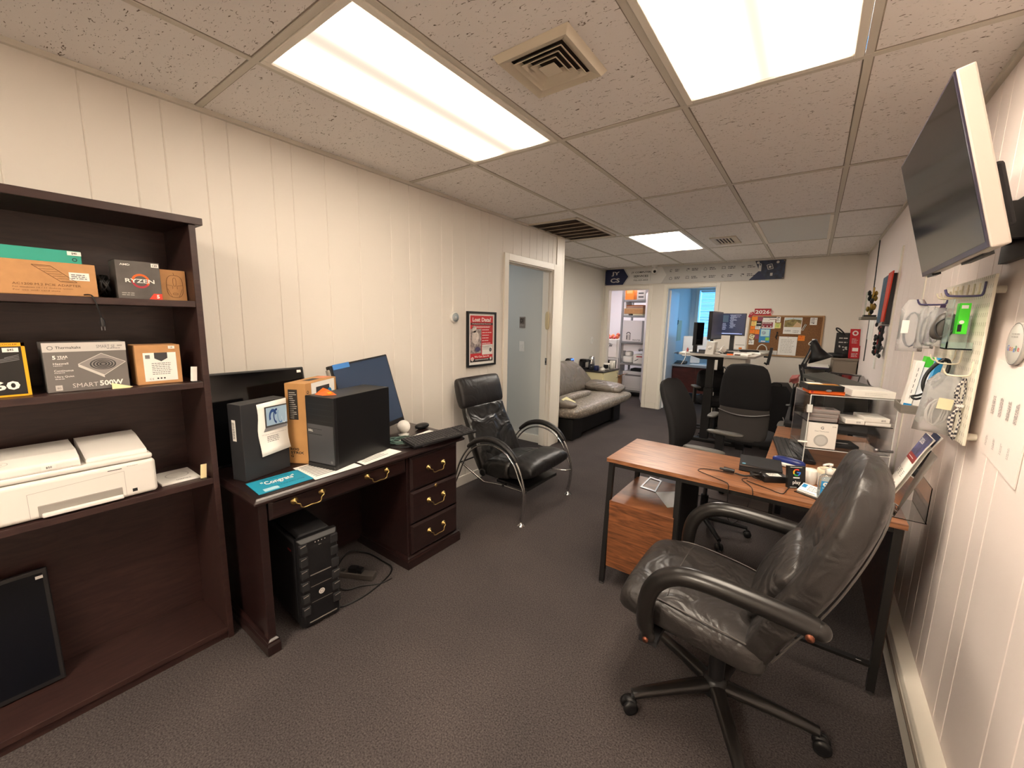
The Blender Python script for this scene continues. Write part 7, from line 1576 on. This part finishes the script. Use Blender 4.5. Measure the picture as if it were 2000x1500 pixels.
MB().add([(-.86, 7.5, .42), (-.60, 7.5, .42), (-.56, 7.40, .46), (-.88, 7.42, .44)], [(0, 1, 2, 3)], KRAFT).add([(-.60, 7.5, .42), (-.60, 7.78, .42), (-.48, 7.78, .47), (-.5, 7.52, .47)], [(0, 1, 2, 3)], KRAFT).build('flap', t, solid=.003)
MB().box((-.845, 7.499, .22), (-.77, 7.4995, .24), YEL).build('tape', t)
sbox('carton', 'lower brown carton beyond the cream cabinet in the storage room', 'box', (-1.02, 7.55, 0), (-.875, 7.85, .38), mat('kraft_light', '#c89a6a', .7))
t = thing('white_side_shelf', 'white open shelf unit under the mini fridge', 'shelf', (-.9, 8.0, 0))
WS = mat('shelf_white', '#dcdad8', .5)
for x in (-1.14, -.785): MB().box((x, 7.9, 0), (x + .03, 8.3, .735), WS).build('side_panel', t)
for z in (.02, .47, .70): MB().box((-1.11, 7.9, z), (-.785, 8.3, z + .03), WS).build('shelf', t)
MB().box((-1.11, 8.28, 0), (-.785, 8.3, .7), WS).build('back_panel', t)
sbox('black_device', 'dark device inside the white open shelf unit', 'device', (-1.06, 7.95, .5005), (-.82, 8.2, .66), BLK)
sbox('red_books', 'red and white bundle low in the white open shelf unit', 'box', (-1.05, 7.93, .0505), (-.82, 8.2, .40), mat('red_bundle', '#a04038', .6))
t = thing('mini_fridge', 'white mini fridge with a tilted black sticker in the storage room', 'fridge', (-.9, 8.0, .736))
MB().box((-1.14, 7.93, .736), (-.745, 8.3, 1.12), WHITE).build('body', t, bevel=.006); MB().box((-1.135, 7.905, .75), (-.80, 7.928, 1.115), WHITE).build('door', t, bevel=.006)
b = MB(); b.text(FYm(-.99, 7.904, .98), 'YOU', 0, .02, .05, INK, 2, w_=.09, rot=-.3, bold=.03); b.text(FYm(-.98, 7.904, .93), 'CALL', 0, .02, .045, INK, 2, w_=.09, rot=.3, bold=.03); b.build('sticker', t)
t = thing('orange_bags', 'crumpled orange and pink bags on top of the mini fridge', 'bag', (-.9, 8.0, 1.121))
b = MB(); OG = mat('bag_orange', '#e07a50', .5); PKB = mat('bag_pink', '#e06a70', .5)
for i in range(9): b.sell((-1.08 + .032 * i, 8.0 + .03 * math.sin(i * 2), 1.15 + .012 * (i % 3)), (.08, .12, .06 + .02 * (i % 3)), OG if i % 3 else PKB, 1.3, 1.2, nu=10, nv=7)
b.sell((-.82, 8.0, 1.20), (.09, .1, .10), mat('bag_red', '#b84a38', .5), 1.3, 1.2, nu=10, nv=7); b.build('bag', t)

# ================================================================== OFFICE BEHIND DOOR 2
t = thing('cherry_desk', 'dark cherry desk in the blue-lit office behind the right doorway', 'desk', (.8, 7.9, 0))
CH_ = wood('cherry', '#4a1f1c', '#34130f', .35, (1, 1, 6), 3)
MB().box((.35, 7.62, .70), (1.9, 8.3, .735), mat('desk_pale_top', '#8a94a0', .3)).build('desktop', t, bevel=.003)
MB().box((.37, 7.66, .24), (1.88, 7.68, .70), CH_).build('modesty_panel', t)
for x in (.37, 1.86): MB().box((x, 7.66, 0), (x + .02, 8.28, .70), CH_).build('side_panel', t)
MB().box((.75, 7.655, .24), (.78, 7.66, .70), CH_).build('panel_strip', t)
t = thing('all_in_one_computer', 'silver-backed slim computer on the cherry desk', 'computer', (.68, 8.1, .7355))
AL = mat('aluminium', '#b9bdc2', .35, metal=.6)
M = RT((.66, 8.12, .7355), math.radians(8), math.radians(-6))
MB(M).box((-.24, 0, .12), (.20, .018, .50), AL).build('casing', t, bevel=.005)
MB(M).prism([(.0, .0), (.10, .0), (.03, .2), (.02, .2)], lambda a, z: (-.08, -a, z), lambda a, z: (.08, -a, z), AL).build('stand', t)
t = thing('desk_phone', 'black phone at the left end of the cherry desk', 'phone', (.45, 7.8, .7355))
MB().prism([(0, 0), (.18, 0), (.18, .05), (0, .02)], lambda a, z: (.40, 7.7 + a, .7355 + z), lambda a, z: (.58, 7.7 + a, .7355 + z), BLK).build('body', t, bevel=.004)
t = thing('desk_papers', 'scattered papers beside the phone on the cherry desk', 'paper', (.8, 7.8, .7355))
MB().box((.66, 7.7, .7356), (.95, 7.92, .742), PAPER).box((.98, 7.68, .7356), (1.2, 7.86, .739), PAPER).build('sheets', t)
t = thing('key_hook', 'bunch of keys hanging on the office side wall', 'keys', (.275, 8.15, 1.5))
b = MB(); b.cyl((.27, 8.12, 1.56), (.30, 8.12, 1.56), .004, STEEL, n=6)
for i in range(5): b.sell((.29, 8.09 + .02 * i, 1.50 - .015 * (i % 3)), (.008, .035, .08), DGREY, 1, 1, nu=8, nv=6)
b.build('keys', t)
t = thing('wall_list', 'narrow cream list hanging on the office side wall by the keys', 'paper', (.275, 8.35, 1.33))
MB().box((.271, 8.22, 1.13), (.276, 8.5, 1.52), mat('list_cream', '#d9d6b8', .7)).build('paper', t)
t = thing('office_chair_base', 'swivel chair base with chrome legs behind the cherry desk', 'chair', (.85, 8.6, 0))
b = MB()
for k in range(5):
    a = math.radians(20 + 72 * k); d = V(math.cos(a), math.sin(a), 0); b.tube([V(.8, 8.75, .12), V(.8, 8.75, .07) + d * .3], .018, CHROME, n=8)
b.build('legs', t); MB().cyl((.8, 8.75, .1), (.8, 8.75, .42), .025, CHROME).build('gas_lift', t); MB().sell((.8, 8.75, .46), (.48, .48, .09), BLKM, .5, .5).build('seat', t)
